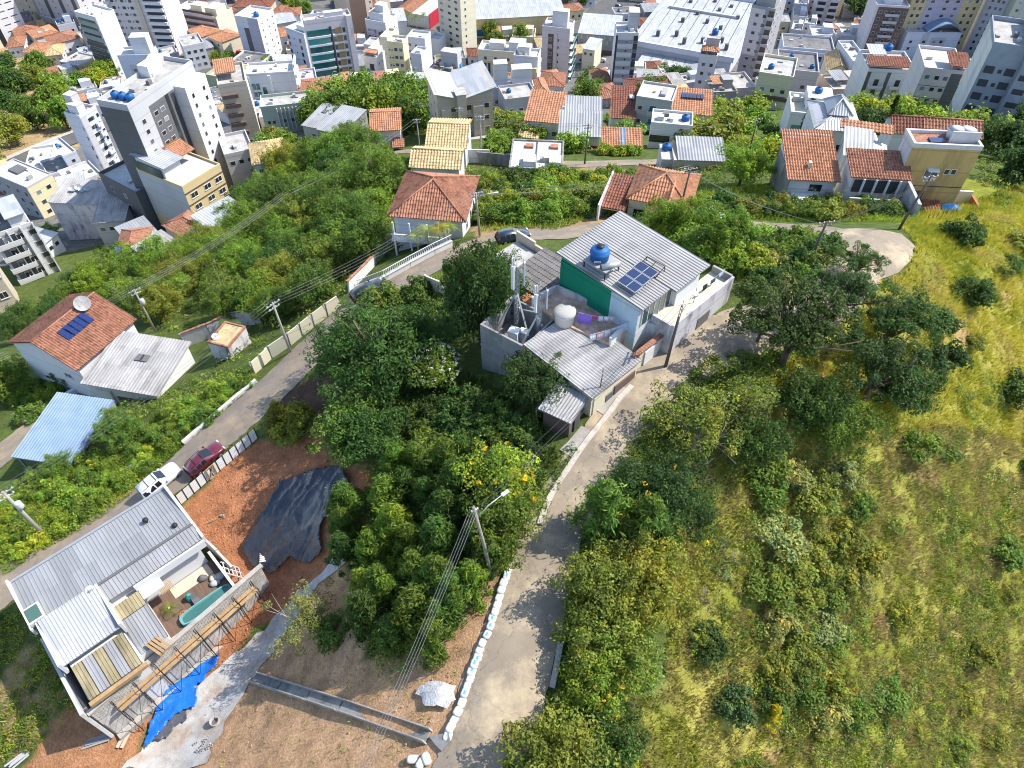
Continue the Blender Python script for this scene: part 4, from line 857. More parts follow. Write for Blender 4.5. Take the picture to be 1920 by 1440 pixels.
tank(b.world(b.w*.3, b.d*.4, b.h+.07), .9, 1.3, 'blue tank on the cream house front by grey tower')
b = Bld('row_house', 'house with straw coloured gable roof among the grey roofs', (1538,176), (1578,180), depth=13, h=8, group=GL); b.wm = M_CREAM; b.walls(M_CREAM); b.gable(T_TAN, 'tile', 2.2, 'y', .5, .6); b.win('f', [.3,.7], 3, 1)
b = tower('slender pale house strip with turquoise awning by brown tower', (1576,180), (1604,180), depth=16, h=11, m=M_BLUEW, roof=M_FLATW, name='row_house', group=GL); b.win('f', [.3,.7], 2, 3)
b = tower('brown tower with white balcony rows and blank left wall', (1604,122), (1662,126), depth=16, top=16, m=M_PINKW, roof=M_FLATW, box=[(.3,.8,.2,.7,4,M_WHITE)])
b.strip('f', .08, 1, 0, b.h, M_BROWN, .05); b.balc('f', .55, 1.5, nf(b), 3, b.w*.42, 1.1, 1.0, M_LGREY); b.win('f', [.18,.35,.55,.75,.92], 2, nf(b), 3, 1.3, 1.4, x=-.05)
b = tower('pale yellow tower with lavender centre rising past the top edge', (1664,118), (1790,118), depth=20, h=46, m=M_YELLOW, z=-88)
b.strip('f', .22, .72, 0, b.h, M_LAV, .05); b.win('f', [.08,.16,.82,.92], 2, nf(b), 3, 1.4, 1.4); b.win('f', [.3,.5,.65], 2, nf(b), 3, 1.8, 1.3, x=-.05)
b = tower('white tower with blue grey arched metal roof', (1676,126), (1775,126), (1796,108), top=62, m=M_BLUEW, roof=M_FLAT, par=.3)
b.strip('f', .3, .42, 0, b.h, M_LGREY, .05); b.win('f', [.36,.55,.68], 2, nf(b), 3, 1.5, 1.3, x=-.05); b.strip('f', .48, .75, 0, b.h-2, M_LGREY, .05); b.win('f', [.12], 2, nf(b), 3, 1.3, 1.3)
ar = MB(); n = 10
pts = [(b.w*.35+(b.w*.65)*k/n, 3.6*math.sin(math.pi*k/n)) for k in range(n+1)]
for k in range(n): (x0,z0),(x1,z1) = pts[k], pts[k+1]; ar.add([(x0,-.8,b.h+.5+z0),(x1,-.8,b.h+.5+z1),(x1,b.d*.6,b.h+.9+z1),(x0,b.d*.6,b.h+.9+z0),(x0,-.8,b.h+.2+z0),(x1,-.8,b.h+.2+z1)], [(0,1,2,3),(0,4,5,1)])
ar.obj('arched_roof', M_BLUEM, b.o); b.box('roof_room', b.w*.1, b.w*.5, b.d*.6, b.d, b.h+.07, b.h+6, M_WHITE)
b = tower('lavender and white tower with dark square windows at top right', (1800,112), (1846,120), depth=15, h=44, m=M_BLUEW); b.win('f', [.2,.42,.6,.85], 2, nf(b), 3, 1.2, 1.4)
b = tower('pale green tower beside the unfinished grey concrete block', (1840,134), (1876,140), depth=18, h=50, m=M_GREENW); b.win('f', [.25,.7], 2, nf(b)); b.strip('f', .45, .55, 0, b.h, M_LGREY, .2, 'pilaster')
b = tower('beige tower with small windows at the top right corner', (1876,118), (1950,110), depth=18, h=44, m=M_BEIGE); b.win('f', [.2,.5,.8], 2, nf(b))
b = tower('white low block with black stripes and brick terrace roof', (1606,192), (1692,196), depth=13, top=138, m=M_WHITE, roof=M_FLAT, group=GL)
for t in (.04,.46,.94): b.strip('f', t-.04, t+.04, 0, b.h, M_DGREY, .05)
b.win('f', [.25,.7], 2, nf(b), 3, 1.5, 2.2); b.balc('f', .25, 1.8, nf(b), 3, 4, 1, .8, M_WHITE); b.balc('f', .7, 1.8, nf(b), 3, 4, 1, .8, M_WHITE); b.shed(T_BROWN, 'tile', .7, 'b', .2, .7, 0, b.w*.85, 0.1, b.d*.4, b.h+1.6); b.shed(M_ZINCL, 'rib', .5, 'b', .1, .8, b.w*.1, b.w*.45, b.d*.5, b.d*.95, b.h+2.2)
tank(b.world(b.w*.55, b.d*.8, b.h+2.0), 1.2, 1.8, 'blue tank on the black striped white block')
b = tower('pale block with dark joint lines and sheltered roof terrace', (1700,206), (1770,214), depth=14, top=140, m=M_PINKW, roof=M_FLATW, group=GL); b.win('f', [.15,.4,.62], 2.5, nf(b), 3, 1.2, 1.1); b.strip('f', 0, .7, b.h*.35, b.h*.36, M_CHAR, .05, 'joint'); b.strip('f', 0, .7, b.h*.65, b.h*.66, M_CHAR, .05, 'joint'); b.strip('f', .72, 1, 0, b.h, M_DGREY, .05); b.shed(T_BROWN, 'tile', .5, 'b', .2, .7, b.w*.6, b.w*1.1, -.5, b.d*.5, b.h+2)
b = Bld('apartment_tower', 'unfinished grey concrete block tinted blue for shade with empty window openings at right edge', (1792,226), (1905,246), depth=16, h=38, group=GT); b.wm = M_BLUEW
M_RAWB = mat('blue_shaded_cement', (0.33,0.36,0.43), 0.95, 0.18, 0.6, dirt=(0.22,0.23,0.27), dscale=0.3, damt=0.6)  # blue of the shaded faces is mixed into the grey cement
hL = zover(G(1850,236), 84)-b.zb; hR = hL+3.2; nL = int(hL/3)-1; b.walls(M_RAWB, 0, b.w*.55, 0, b.d, None, hL); b.walls(M_RAWB, b.w*.55, b.w*1.2, -1.5, b.d, None, hR); b.flat(M_FLAT, 1.0, pm=M_RAWB, x1=b.w*.55, z=hL); b.flat(M_FLATW, 1.0, pm=M_RAWB, x0=b.w*.55, x1=b.w*1.2, y0=-1.5, z=hR)
b.strip('l', 0, 1, -2, hL, M_WHITE2, .04); b.win('f', [.12], 2.5, nL, 3, 2.0, 1.6, M_CHAR, M_RAWB, 'slit'); b.win('f', [.29], 2.8, nL, 3, .8, .8, M_CHAR, M_RAWB, 'slit'); b.win('f', [.44], 2.5, nL, 3, 2.0, 1.6, M_CHAR, M_RAWB, 'slit'); b.win('f', [.64,.72,.95], 2.5, nL+1, 3, 1.3, 1.2, M_CHAR, M_RAWB, 'slit', x=-1.5)  # charcoal plates paint the shade of the empty openings
# --- park side houses with clay roofs
PH = [((42,92),(86,82),6,'x',T_RED,'long red tiled house behind the park trees, rearmost'),((78,98),(120,86),6.5,'x',T_ORANGE,'orange tiled house with two white skylights by the park'),((112,110),(160,96),6.5,'x',T_RED,'tiled house with white balconies facing the narrow tower'),((24,110),(54,106),5,'x',T_RED,'low tiled house at the park corner with green roof plants'),((52,118),(90,120),5,'x',T_ORANGE,'low orange tiled house along the park pavement'),((90,124),(124,120),4.5,'x',T_TAN,'small tan roofed house next to the yellow shop by the park')]
for A, B, h, ax, tm, lb in PH:
    b = Bld('tiled_house', lb, A, B, depth=12, h=h, cat='house', group='clay roofed houses beside the park'); b.wm = M_WHITE; b.walls(M_WHITE2 if tm is T_TAN else M_WHITE); b.hip(tm, 'tile', 1.6, .5, .6); b.win('f', [.2,.5,.8], 2, 1, 3, 1.2, 1.2); b.win('r', [.3,.7], 2, 1)
    if 'skylights' in lb:
        for t in (.35,.65): b.box('skylight', b.w*t-.8, b.w*t+.8, b.d*.2, b.d*.3, b.h+1.0, b.h+1.35, M_WHITE)
b = Bld('yellow_shop', 'small yellow shop with brown wall at the park corner', (122,138), (156,146), depth=11, h=5, cat='shop'); b.wm = M_YELLOW; b.walls(M_YELLOW); b.flat(M_FLAT); b.strip('f', 0, .6, .2, 3.6, M_BROWN, .06)
SH = [((357,80),(384,94),(0.0),T_ORANGE,M_WHITE,'small white house with orange roof below the pink block',6),((398,96),(424,108),0,T_ORANGE,M_CREAM,'beige house with an orange roof corner and blue tank',7),((440,28),(508,30),0,T_BROWN,M_BEIGE,'long brown tiled shed along the avenue at top',4),((512,44),(534,46),0,T_RED,M_CREAM,'small tiled house behind the white balcony tower, left one',5),((528,50),(566,48),0,T_RED,M_WHITE,'tiled house with hipped roof left of the teal glass tower',5),((516,66),(560,58),0,None,M_WHITE,'white metal roofed house left of the teal glass tower',5),((1012,186),(1056,188),0,T_RED,M_WHITE,'hipped clay roof house at the foot of the pink grey tower',5),((1006,204),(1030,202),0,T_ORANGE,M_WHITE2,'little orange roofed house beside the cross street',4.5),((1114,186),(1144,184),0,T_RED,M_CREAM,'round cornered cream house with clay roof by striped tower',6),((1090,128),(1112,132),0,None,M_CREAM,'narrow cream house behind the green balconies',9),((1182,198),(1262,192),0,T_BROWN,M_WHITE2,'long dark tiled house between striped tower and ochre block',4)]
for A, B, _, tm, wm, lb, h in SH:
    b = Bld('city_house', lb, A, B, depth=11, h=h, cat='house', group=GL); b.wm = wm; b.walls(wm); b.win('f', [.25,.7], h-2.6, 1, 3, 1.2, 1.2)
    if tm: b.hip(tm, 'tile', 1.6, .4, .6)
    else: b.shed(M_ZINCL, 'rib', .8, 'b', .3, .8)
# --- left edge low blocks
b = tower('white four storey block with grey strips and balconies at left edge', (-6,545), (112,512), (75,470), top=450, m=M_WHITE, roof=M_FLAT, name='apartment_house', group=GL) if False else Bld('apartment_house', 'white four storey block with grey strips and balconies at left edge', (42,535), (112,508), depth=13, h=12.5, group=GL)
b.wm = M_WHITE; b.walls(M_WHITE); b.flat(M_FLATD, .8, pm=M_WHITE2); b.box('roof_room', b.w*.55, b.w*.98, b.d*.1, b.d*.7, b.h+.07, b.h+2.6, M_WHITE); b.box('roof_cover', b.w*.5, b.w*1.0, b.d*.05, b.d*.75, b.h+2.6, b.h+2.75, M_ZINCL)
for t in (.3,.62,.93): b.strip('f', t-.07, t+.07, 0, b.h, M_GREY, .04); b.strip('f', t+.08, t+.11, 0, b.h+.6, M_WHITE, .5, 'fin')
b.win('f', [.3,.62,.93], 1.4, 4, 3, 1.5, 1.3, x=-.04); b.balc('f', .14, 1.0, 4, 3, 2.6, 1.2, 1.0, M_WHITE); b.balc('f', .46, 1.0, 4, 3, 2.6, 1.2, 1.0, M_WHITE); b.win('f', [.14,.46], 1.1, 4, 3, 1.4, 2.0)
tank(b.world(.9, b.d*.5, b.h+.07), 1.0, 1.5, 'blue tank on the white four storey block at left edge')
b = Bld('apartment_house', 'tan rendered house with grey roof cut by the left edge', (-40,610), (42,578), depth=12, h=8, group=GL); b.wm = M_BEIGE; b.walls(M_BEIGE); b.shed(M_ZINCL, 'rib', .6, 'b', .2, .6); b.win('f', [.55,.82], 3.5, 1, 3, 1.6, 1.5, style='near')
b = Bld('apartment_house', 'cream and grey three storey block with white flat roof', (88,418), (132,392), depth=16, h=11, group=GL); b.wm = M_YCREAM; b.walls(M_YCREAM); b.flat(M_FLATW, .4, pm=M_LGREY); b.strip('l', 0, 1, 0, b.h, M_GREY, .06); b.win('l', [.15,.4,.65,.88], 2, 3, 3, 1.4, 1.4, x=-.06); b.win('f', [.3,.7], 2, 3, 3, 1.4, 1.2); b.box('skylight_box', b.w*.4, b.w*.8, b.d*.5, b.d*.75, b.h+.07, b.h+.6, M_DGREY)
b = Bld('apartment_house', 'stained grey block with fibre cement roof and satellite dishes', (125,440), (214,445), (236,405), h=9.5, group=GL); b.wm = M_STAIN; b.walls(M_STAIN); b.shed(M_FIBRO, 'rib', .7, 'b', .2, .6); b.strip('r', 0, 1, 2, b.h, M_CREAM, .05); b.win('r', [.4,.75], 3, 2, 3.2, 2, 1.4, x=b.w+.05, style='near')
for k in range(4):
    p = b.world(b.w*(.35+.09*k), b.d*(.5+.06*(k%2)), b.h+.6); dish(p, .8, f'{["first","second","third","fourth"][k]} satellite dish from left on the stained grey roof', .5)
for A, B, dp, h, wm, rm, rk, lb in [((20,400),(60,392),12,6,M_WHITE,T_RED,'hip','aged red tiled house at the left below the avenue'),((2,372),(44,358),12,5,M_CREAM,T_TAN,'hip','straw tiled house at the left below the avenue'),((66,352),(112,345),13,6,M_WHITE,M_FLATW,'flat','white terrace house with pergola by the avenue'),((104,340),(160,318),13,6,M_BLUEW,M_FLATW,'flat','white low building with blue roof pools by the avenue'),((110,365),(150,352),10,6,M_BLUEW,M_FLATD,'flat','blue grey house with dark flat roof beside slim white tower'),((148,378),(205,356),10,5,M_WHITE2,M_FLATW,'flat','white walled open terrace under the slim white tower'),((182,400),(226,398),9,5,M_WHITE2,T_ORANGE,'hip','orange tiled roof under the dark grey tower'),((128,392),(176,380),8,5,M_WHITE2,M_ZINCL,'shed','light metal roofed shed between cream block and tower'),((196,458),(252,452),12,6,M_LGREY,M_FIBRO,'shed','grey metal roofed house below the stained grey block'),((90,500),(125,470),8,5,M_WHITE,M_ZINCL,'shed','small white metal roofed annex with blue tank'),((268,500),(318,478),9,4.5,M_LGREY,M_ZINC,'shed','l shaped light grey roof house above the thicket'),((300,520),(352,488),6,4,M_LGREY,M_FIBRO,'shed','long narrow grey roof running up beside the thicket'),((415,462),(482,424),8,3,M_WHITE2,M_ZINCL,'shed','white striped metal roof below the yellow building'),((232,512),(285,506),9,4,M_BEIGE,T_RED,'hip','old tiled roof with blue tarpaulin edge above the thicket'),((372,482),(416,455),9,4,M_BEIGE,T_RED,'hip','crumbling tiled roof patched with blue tarpaulin'),((440,350),(492,338),10,8,M_LGREY,M_FLAT,'flat','grey garage building with blue windows right of grey tower'),((486,345),(545,335),10,5,M_WHITE2,T_TAN,'hip','straw tiled house hidden in trees at left of the slope')]:
    b = Bld('city_house', lb, A, B, depth=dp, h=h, cat='house', group=GL); b.wm = wm; b.walls(wm); b.win('f', [.2,.5,.8], h-2.4, 1, 3, 1.2, 1.1)
    if rk == 'flat': b.flat(rm, .8, pm=wm)
    elif rk == 'hip': b.hip(rm, 'tile', 1.5, .4, .6)
    else: b.shed(rm, 'rib', .7, 'b', .3, .6)
    if 'blue roof pools' in lb:
        for k in range(2): tank(b.world(b.w*(.5+.2*k), b.d*.6, b.h+.07), .9, 1.2, f'{["left","right"][k]} blue tank on the white low building by the avenue')
    if 'annex with blue tank' in lb: tank(b.world(b.w*.3, b.d*.3, b.h+.4), .8, 1.1, 'blue tank on the small white annex at left')
    if 'tarpaulin' in lb:
        tp = MB(); panel(tp, (-.2,-.9,b.h+.25),(b.w*.9,-.9,b.h+.25),(b.w*.8,b.d*.2,b.h+1.1),(0,b.d*.2,b.h+1.1), 'metal', 1.4); tp.obj('blue_tarpaulin', M_BLUEP, b.o)
b = Bld('apartment_house', 'ochre three storey building with orange and white roof rooms', (372,428), (438,384), depth=15, h=10.5, group=GL); b.wm = M_OCHRE; b.walls(M_YELLOW); b.strip('l', 0, 1, -1, b.h, M_LGREY, .06); b.flat(M_FLATW, .6, pm=M_YELLOW)
for i in range(4): b.strip('f', 0, 1, i*3-.1, i*3+.15, M_BROWN, .12, 'cornice')
b.win('f', [.2,.55,.85], 1.2, 3, 3, 1.9, 1.3, style='near'); b.box('roof_room', 0.3, b.w*.45, b.d*.35, b.d*.95, b.h+.07, b.h+3.4, M_WHITE); b.shed(M_ZINCL, 'rib', .5, 'b', .2, .5, 0, b.w*.5, b.d*.3, b.d, b.h+3.4); b.strip('l', .05, .6, b.h+.5, b.h+2.6, G_GREEN, .1, 'glazed_screen')
b.gable(T_ORANGE, 'tile', 1.2, 'x', .3, .5, b.w*.52, b.w*.92, b.d*.45, b.d*.95, b.h+2.6)

# ------------------------------------------------------------------ smaller houses between the city blocks
def clear_of(x, y, mg):
    for ax, ay, ex, ey, w, d in FOOT:
        r = (x-ax, y-ay); u = r[0]*ex[0]+r[1]*ex[1]; v = r[0]*ey[0]+r[1]*ey[1]
        if -mg < u < w+mg and -mg < v < d+mg: return False
    return True
_park = [(-400,-200),(40,60),(130,165),(190,260),(120,285),(0,330),(-400,420)]; _lot = [(1062,66),(1110,8),(1150,-14),(1192,-10),(1200,12),(1140,74)]
_strm = [[(0,318),(80,283),(160,252),(215,232),(300,200),(380,150),(470,70),(520,20),(600,-40)],[(480,4),(560,14),(660,40),(780,62),(870,80),(980,118),(1060,140),(1160,135),(1300,112),(1420,100)],[(1060,200),(1135,120)]]
_strw = [[G(*q)[:2] for q in l] for l in _strm]
def off_street(x, y, mg):
    p = np.array([x,y])
    for l in _strw:
        for a, b in zip(l[:-1], l[1:]):
            t = np.clip(np.dot(p-a, b-a)/np.dot(b-a, b-a), 0, 1)
            if np.linalg.norm(p-a-(b-a)*t) < mg: return False
    return True
_trees = [(590,825,195,255)]
rgf = random.Random(77); nfill = 0
_walls = [(M_WHITE,'white'),(M_CREAM,'cream'),(M_BEIGE,'beige'),(M_PINKW,'pinkish'),(M_LGREY,'grey'),(M_BLUEW,'pale blue'),(M_YCREAM,'pale yellow'),(M_GREY,'dark grey'),(M_STAIN,'stained')]
for k in range(4200):
    px, py = rgf.uniform(-40,1960), rgf.uniform(-30,232)
    if inpoly(np.array([px]), np.array([py]), _park)[0] or inpoly(np.array([px]), np.array([py]), _lot)[0]: continue
    if py > 205-0.02*abs(px-960) and 560 < px < 1500: continue
    c = G(px, py)
    if c[2] > -44 or any(a < px < b and t < py < u for a, b, t, u in _trees): continue
    w, d = rgf.uniform(8,13), rgf.uniform(8,12)
    if not clear_of(c[0], c[1], 5.4) or not off_street(c[0], c[1], 11): continue
    m, cn = rgf.choice(_walls); tall = rgf.random(); h = rgf.uniform(3.5,5.8) if (tall < .5 or py > 95) else (rgf.uniform(7,11) if tall < .85 or py > 45 else rgf.uniform(13,19))
    a = rgf.choice([.1,.25,-.1,.15])+(.4 if px < 500 else 0); rt = rgf.choice(['flat','flat','hip','shed','flat','hip']) if h < 9 else 'flat'
    side = ['far left','left','left centre','right centre','right','far right'][max(0,min(5,int(px/320)))]+' '+('distant' if py < 60 else ('middle' if py < 130 else 'near'))
    b = Bld.__new__(Bld); b.name = 'city_house'; b.w, b.d, b.h = w, d, h; b.ex = np.array([math.cos(a), math.sin(a)]); b.ey = np.array([-math.sin(a), math.cos(a)]); b.rz = a; b.sink = 4
    o2 = np.array([c[0],c[1]])-b.ex*w/2-b.ey*d/2; b.org = np.array([o2[0],o2[1],c[2]]); b.zb = c[2]; b.wm = m; FOOT.append((o2[0],o2[1],b.ex,b.ey,w,d))
    b.o = empty('city_house', (o2[0],o2[1],c[2]), a, f'{cn} {"house with clay hip roof" if rt=="hip" else ("house with metal roof" if rt=="shed" else ("flat roofed block" if h > 9 else "flat roofed house"))} in the {side} city', 'house', 'small houses filling the city')
    b.walls(m); fl = max(1, int((h-1)/3)); ts = [.2,.5,.8] if w > 9 else [.28,.72]
    b.win('f', ts, 1.3, fl, 3, rgf.choice([1.1,1.4,1.7]), rgf.choice([1.1,1.3])); b.win('r', [.3,.7], 1.3, fl, 3, 1.1, 1.1)
    if rgf.random() < .4 and fl > 1: b.balc('f', rgf.choice(ts), 3.9, fl-1, 3, 2.8, 1.0, .9, m)
    if rt == 'hip': b.hip(rgf.choice([T_ORANGE,T_RED,T_RED,T_BROWN,T_TAN]), 'tile', 1.5, .4, .7)
    elif rt == 'shed': b.shed(rgf.choice([M_ZINC,M_ZINCL,M_FIBRO]), 'rib', .7, 'b', .3, .7)
    else:
        b.flat(rgf.choice([M_FLAT,M_FLATW,M_FLATD,M_FLAT]), .8, pm=m); q = rgf.random()
        if q < .6: b.box('roof_room', w*.5, w*.9, d*.4, d*.85, h+.07, h+rgf.uniform(1.8,3), m)
        if q < .35: b.shed(rgf.choice([T_ORANGE,T_RED,M_ZINC]), 'metal', .4, 'b', .1, .5, w*.1, w*.45, d*.3, d*.9, h+2.0, name='terrace_cover')
        if q > .5: tank(b.world(w*.25, d*.6, h+.07), .8, 1.2, f'blue tank on a {cn} flat roof in the {side} city')
    nfill += 1
# ------------------------------------------------------------------ houses on the slope
GH = 'houses on the hillside'
def house(label, A, B, C=None, drop=None, h=5, m=M_WHITE, depth=10, name='hillside_house', group=GH, cat='house', **k):
    b = Bld(name, label, A, B, C, depth, None, h, drop, group, cat, **k); b.wm = m; b.walls(m); return b
b = house('beige apartment house with two folded grey metal roof wings', (826,268), (926,254), depth=13, h=10.5, m=M_BEIGE, name='apartment_house')
b.shed(M_ZINCL, 'metal', 2.2, 'l', .8, .8, 0, b.w*.42, -.2, b.d); b.shed(M_ZINCL, 'metal', 2.2, 'r', .8, .8, b.w*.44, b.w, -.2, b.d)
b.box('stair_block', b.w*.34, b.w*.5, -1.2, 2.5, -3, b.h+1.4, M_BEIGE); b.box('stair_cap', b.w*.32, b.w*.52, -1.3, 2.6, b.h+1.4, b.h+1.55, M_FLAT); b.box('balcony_block', b.w*.06, b.w*.22, -1.0, 0, -3, b.h-1.8, M_BEIGE); b.box('balcony_block', b.w*.62, b.w*.8, -1.0, 0, -3, b.h-1.8, M_BEIGE)
b.win('f', [.28,.56,.88], 1.5, 3, 3, 1.3, 1.3); b.win('l', [.3,.7], 2, 3, 3, .8, 1); b.box('lean_to_roof', b.w*.05, b.w*.9, -5, -1.3, .9, 1.1, M_FIBRO)
b = house('grey metal roofed house half hidden left of the orange awning', (575,268), (612,276), depth=11, h=5, m=M_LGREY); b.shed(M_ZINC, 'metal', .9, 'b', .3, .5); b.win('f', [.5,.8], 2, 1); b.box('skylight', b.w*.3, b.w*.5, b.d*.6, b.d*.75, b.h+.6, b.h+.9, M_DGREY)
b = house('dark walled house with grey roof and orange front awning', (604,282), (648,292), depth=12, h=5.5, m=M_RAW); b.shed(M_ZINC, 'metal', .6, 'b', .2, .5); b.shed(T_ORANGE, 'metal', .5, 'b', .2, .5, b.w*.3, b.w*1.05, -3.4, -.3, b.h-.9, name='awning')
for x in (.4,.95): b.box('awning_post', b.w*x-.07, b.w*x+.07, -3.3, -3.15, -3, b.h-.8, M_WHITE)
b = house('white house with orange clay gable beside the garden plot', (704,280), (754,277), depth=10, h=5, m=M_WHITE); b.gable(T_ORANGE, 'tile', 1.7, 'x', .6, .5); b.win('f', [.75,.9], 1.5, 1, 3, 1.1, 1.5); b.shed(T_RED, 'tile', .5, 'b', .2, .5, b.w*.7, b.w*1.1, -3, -.1, 1.8)
b = house('white house with straw coloured tile gable near the grey wall', (805,312), (874,314), depth=9.5, h=4, m=M_WHITE); b.gable(T_TAN, 'tile', 1.6, 'x', .4, .5); b.win('r', [.5], 2, 1, 3, .7, 1.3); b.box('garden_wall', b.w+.1, b.w+4, 3, 3.2, -3, 1.8, M_WHITE2)
b = house('low straw tiled annex directly above the big red roof', (775,342), (862,346), depth=6, h=3, m=M_WHITE2); b.gable(T_TAN, 'tile', 1.3, 'x', .4, .5)
# big red roofed house
b = house('large white house with aged red hipped roof and white balcony', (738,402), (866,412), (897,337), drop=54.0, h=7.6, m=M_WHITE); b.hip(T_RED, 'tile', 2.6, .7, .36)
b.box('balcony_slab', -.2, b.w*.8, -1.7, -.02, 4.6, 4.8, M_WHITE); b.strip('f', .05, .6, 4.9, 7.2, M_BLUEW, .04)  # bluish panel puts the front's shade into the wall colour
for k in range(26): b.box('baluster', -.1+k*b.w*.03, .02+k*b.w*.03, -1.68, -1.58, 4.8, 5.6, M_WHITE)
b.box('handrail', -.2, b.w*.8, -1.72, -1.54, 5.6, 5.72, M_WHITE)
for t in (.02,.26,.52,.78): b.box('balcony_post', b.w*t-.1, b.w*t+.1, -1.65, -1.45, -3, b.h-.1, M_WHITE)
b.strip('f', .42, .56, 1.2, 4.2, M_BROWN, .05, 'garage_door'); b.win('f', [.3,.65], 5.4, 1, 3, 1.4, 1.3, style='near'); b.win('r', [.3,.6,.85], 4.2, 1, 3, .9, 1.1)
b = house('unfinished brick house with flat slab roof and rubble heaps', (954,317), (1055,321), (1058,267), drop=64, h=4.2, m=M_BRICK); b.flat(M_FLATW, .35, .25, M_RAW); b.box('slab_joint', b.w*.49, b.w*.5, .3, b.d-.3, b.h+.06, b.h+.4, M_RAW)
for fx in (.26,.74): b.box('skylight_box', b.w*fx, b.w*fx+2.0, b.d*.1, b.d*.35, b.h+.07, b.h+1.0, M_WHITE); b.box('clay_rubble', b.w*fx, b.w*fx+1.4, b.d*.72, b.d*.84, b.h+.07, b.h+.45, M_BRICK)
b.strip('f', .6, .72, .2, 2.6, M_CHAR, .04, 'doorway_shade_panel')  # doorway shade painted as a charcoal panel on the solid wall
b = house('house with double grey metal roof and crimson front walls', (1051,253), (1124,256), (1146,203), drop=71, h=6.5, m=M_WHITE); b.shed(M_ZINC, 'metal', 1.6, 'b', .5, .55, 0, b.w, 0, b.d*.55); b.shed(M_ZINC, 'metal', .9, 'b', .4, .55, b.w*.12, b.w, b.d*.56, b.d, b.h+1.2)
b.strip('f', 0, 1, .5, 4.5, M_REDW, .06, 'red_wall'); b.shed(T_ORANGE, 'tile', .6, 'b', .3, .5, b.w*.35, b.w, -3, -.3, 1.6); b.box('boundary_wall', -1, b.w, -6.2, -6, -3, 1.2, M_CREAM)
b = house('house with wavy orange roof behind a red terrace', (985,226), (1050,232), (1056,193), drop=80, h=5, m=M_WHITE2); b.shed(T_ORANGE, 'tile', 2.4, 'b', .3, .6); b.shed(T_TAN, 'tile', .6, 'b', .2, .6, -b.w*.1, b.w*.45, -4, -.2, b.h-2.0); b.win('f', [.3,.6,.85], 1.8, 1)
b = house('dark brown tiled house with white skylight between grey roofs', (1146,221), (1190,223), (1194,186), drop=82, h=5, m=M_WHITE2); b.shed(T_BROWN, 'tile', 3.0, 'b', .3, .6); b.box('skylight', b.w*.75, b.w*.95, b.d*.55, b.d*.7, b.h+2.2, b.h+2.5, M_WHITE)
b = house('grey three storey house with white flat roof and teal windows', (1193,184), (1260,194), (1266,164), drop=78, h=12, m=M_LGREY); b.flat(M_FLATW, .6, pm=M_LGREY); b.win('f', [.14], 3, 3, 3.2, 1.0, 1.0); b.win('f', [.5], 3, 3, 3.2, 1.7, 1.4, G_TEAL); b.balc('f', .6, 5.6, 2, 3.2, 4, 1.2, 1, M_LGREY); b.strip('r', 0, 1, 2, b.h-1, M_TANW, .05); b.box('roof_unit', b.w*.62, b.w*.76, b.d*.3, b.d*.7, b.h+.07, b.h+.7, M_GREY)
b = house('white box house with flat roof above the parked garage', (1221,233), (1298,240), (1304,215), drop=68, h=8, m=M_WHITE); b.flat(M_FLATW, .5, pm=M_WHITE); b.win('f', [.25], 4.4, 1, 3, 4, 1.6); b.strip('f', .1, .8, .2, 2.8, M_CHAR, .04, 'garage_shade_panel'); tank(b.world(b.w*.82, b.d*.5, b.h+.07), .8, 1.1, 'blue tank on the white box house roof')  # charcoal strip on the front wall paints the garage's inner shade
b = house('bright orange roofed house with black solar panels', (1261,211), (1333,217), (1322,183), drop=80, h=5, m=M_CREAM); b.shed(T_ORANGE, 'tile', 1.8, 'b', .3, .6)
for k in range(6): b.box('solar_panel', b.w*(.2+.1*k), b.w*(.285+.1*k), b.d*.55, b.d*.82, b.h+1.45, b.h+1.6, M_PV)
b = house('low house roofed in orange and bluish tiles behind a hedge', (1131,276), (1203,278), (1205,251), drop=69, h=3.5, m=M_WHITE2); b.shed(T_ORANGE, 'tile', 1.0, 'b', .3, .5, 0, b.w*.45); b.shed(M_BLUEM, 'metal', 1.0, 'b', .3, .5, b.w*.46, b.w*.62); b.shed(T_ORANGE, 'tile', 1.0, 'b', .3, .5, b.w*.63)
b = house('beige two storey house with striped grey roof and teal wall', (1264,300), (1360,303), (1357,268), drop=61, h=7.5, m=M_BEIGE); b.shed(M_ZINC, 'metal', .8, 'b', .2, .5, b.w*.1); b.box('front_block', -b.w*.02, b.w*.64, -3.5, -.02, -4, b.h-2.2, M_GREENW); b.box('roof_slab', 0, b.w*.62, -3.3, -.2, b.h-2.18, b.h-2.05, M_FLATD); b.box('side_wing', -b.w*.22, -.02, 1, b.d, -4, b.h-.5, M_PINKW); b.win('r', [.3,.7], 1.5, 2, 3, 1, 1.2)
for k, (t, nm) in enumerate(((.25,'leftmost'),(.4,'middle'),(.53,'rightmost'))): tank(b.world(b.w*t, -1.8, b.h-2.05), .75, 1.1, f'{nm} of three tanks on the teal fronted house')
tank(b.world(-b.w*.1, b.d*.7, b.h-.5), .8, 1.1, 'single blue tank at the back of the striped grey roof')
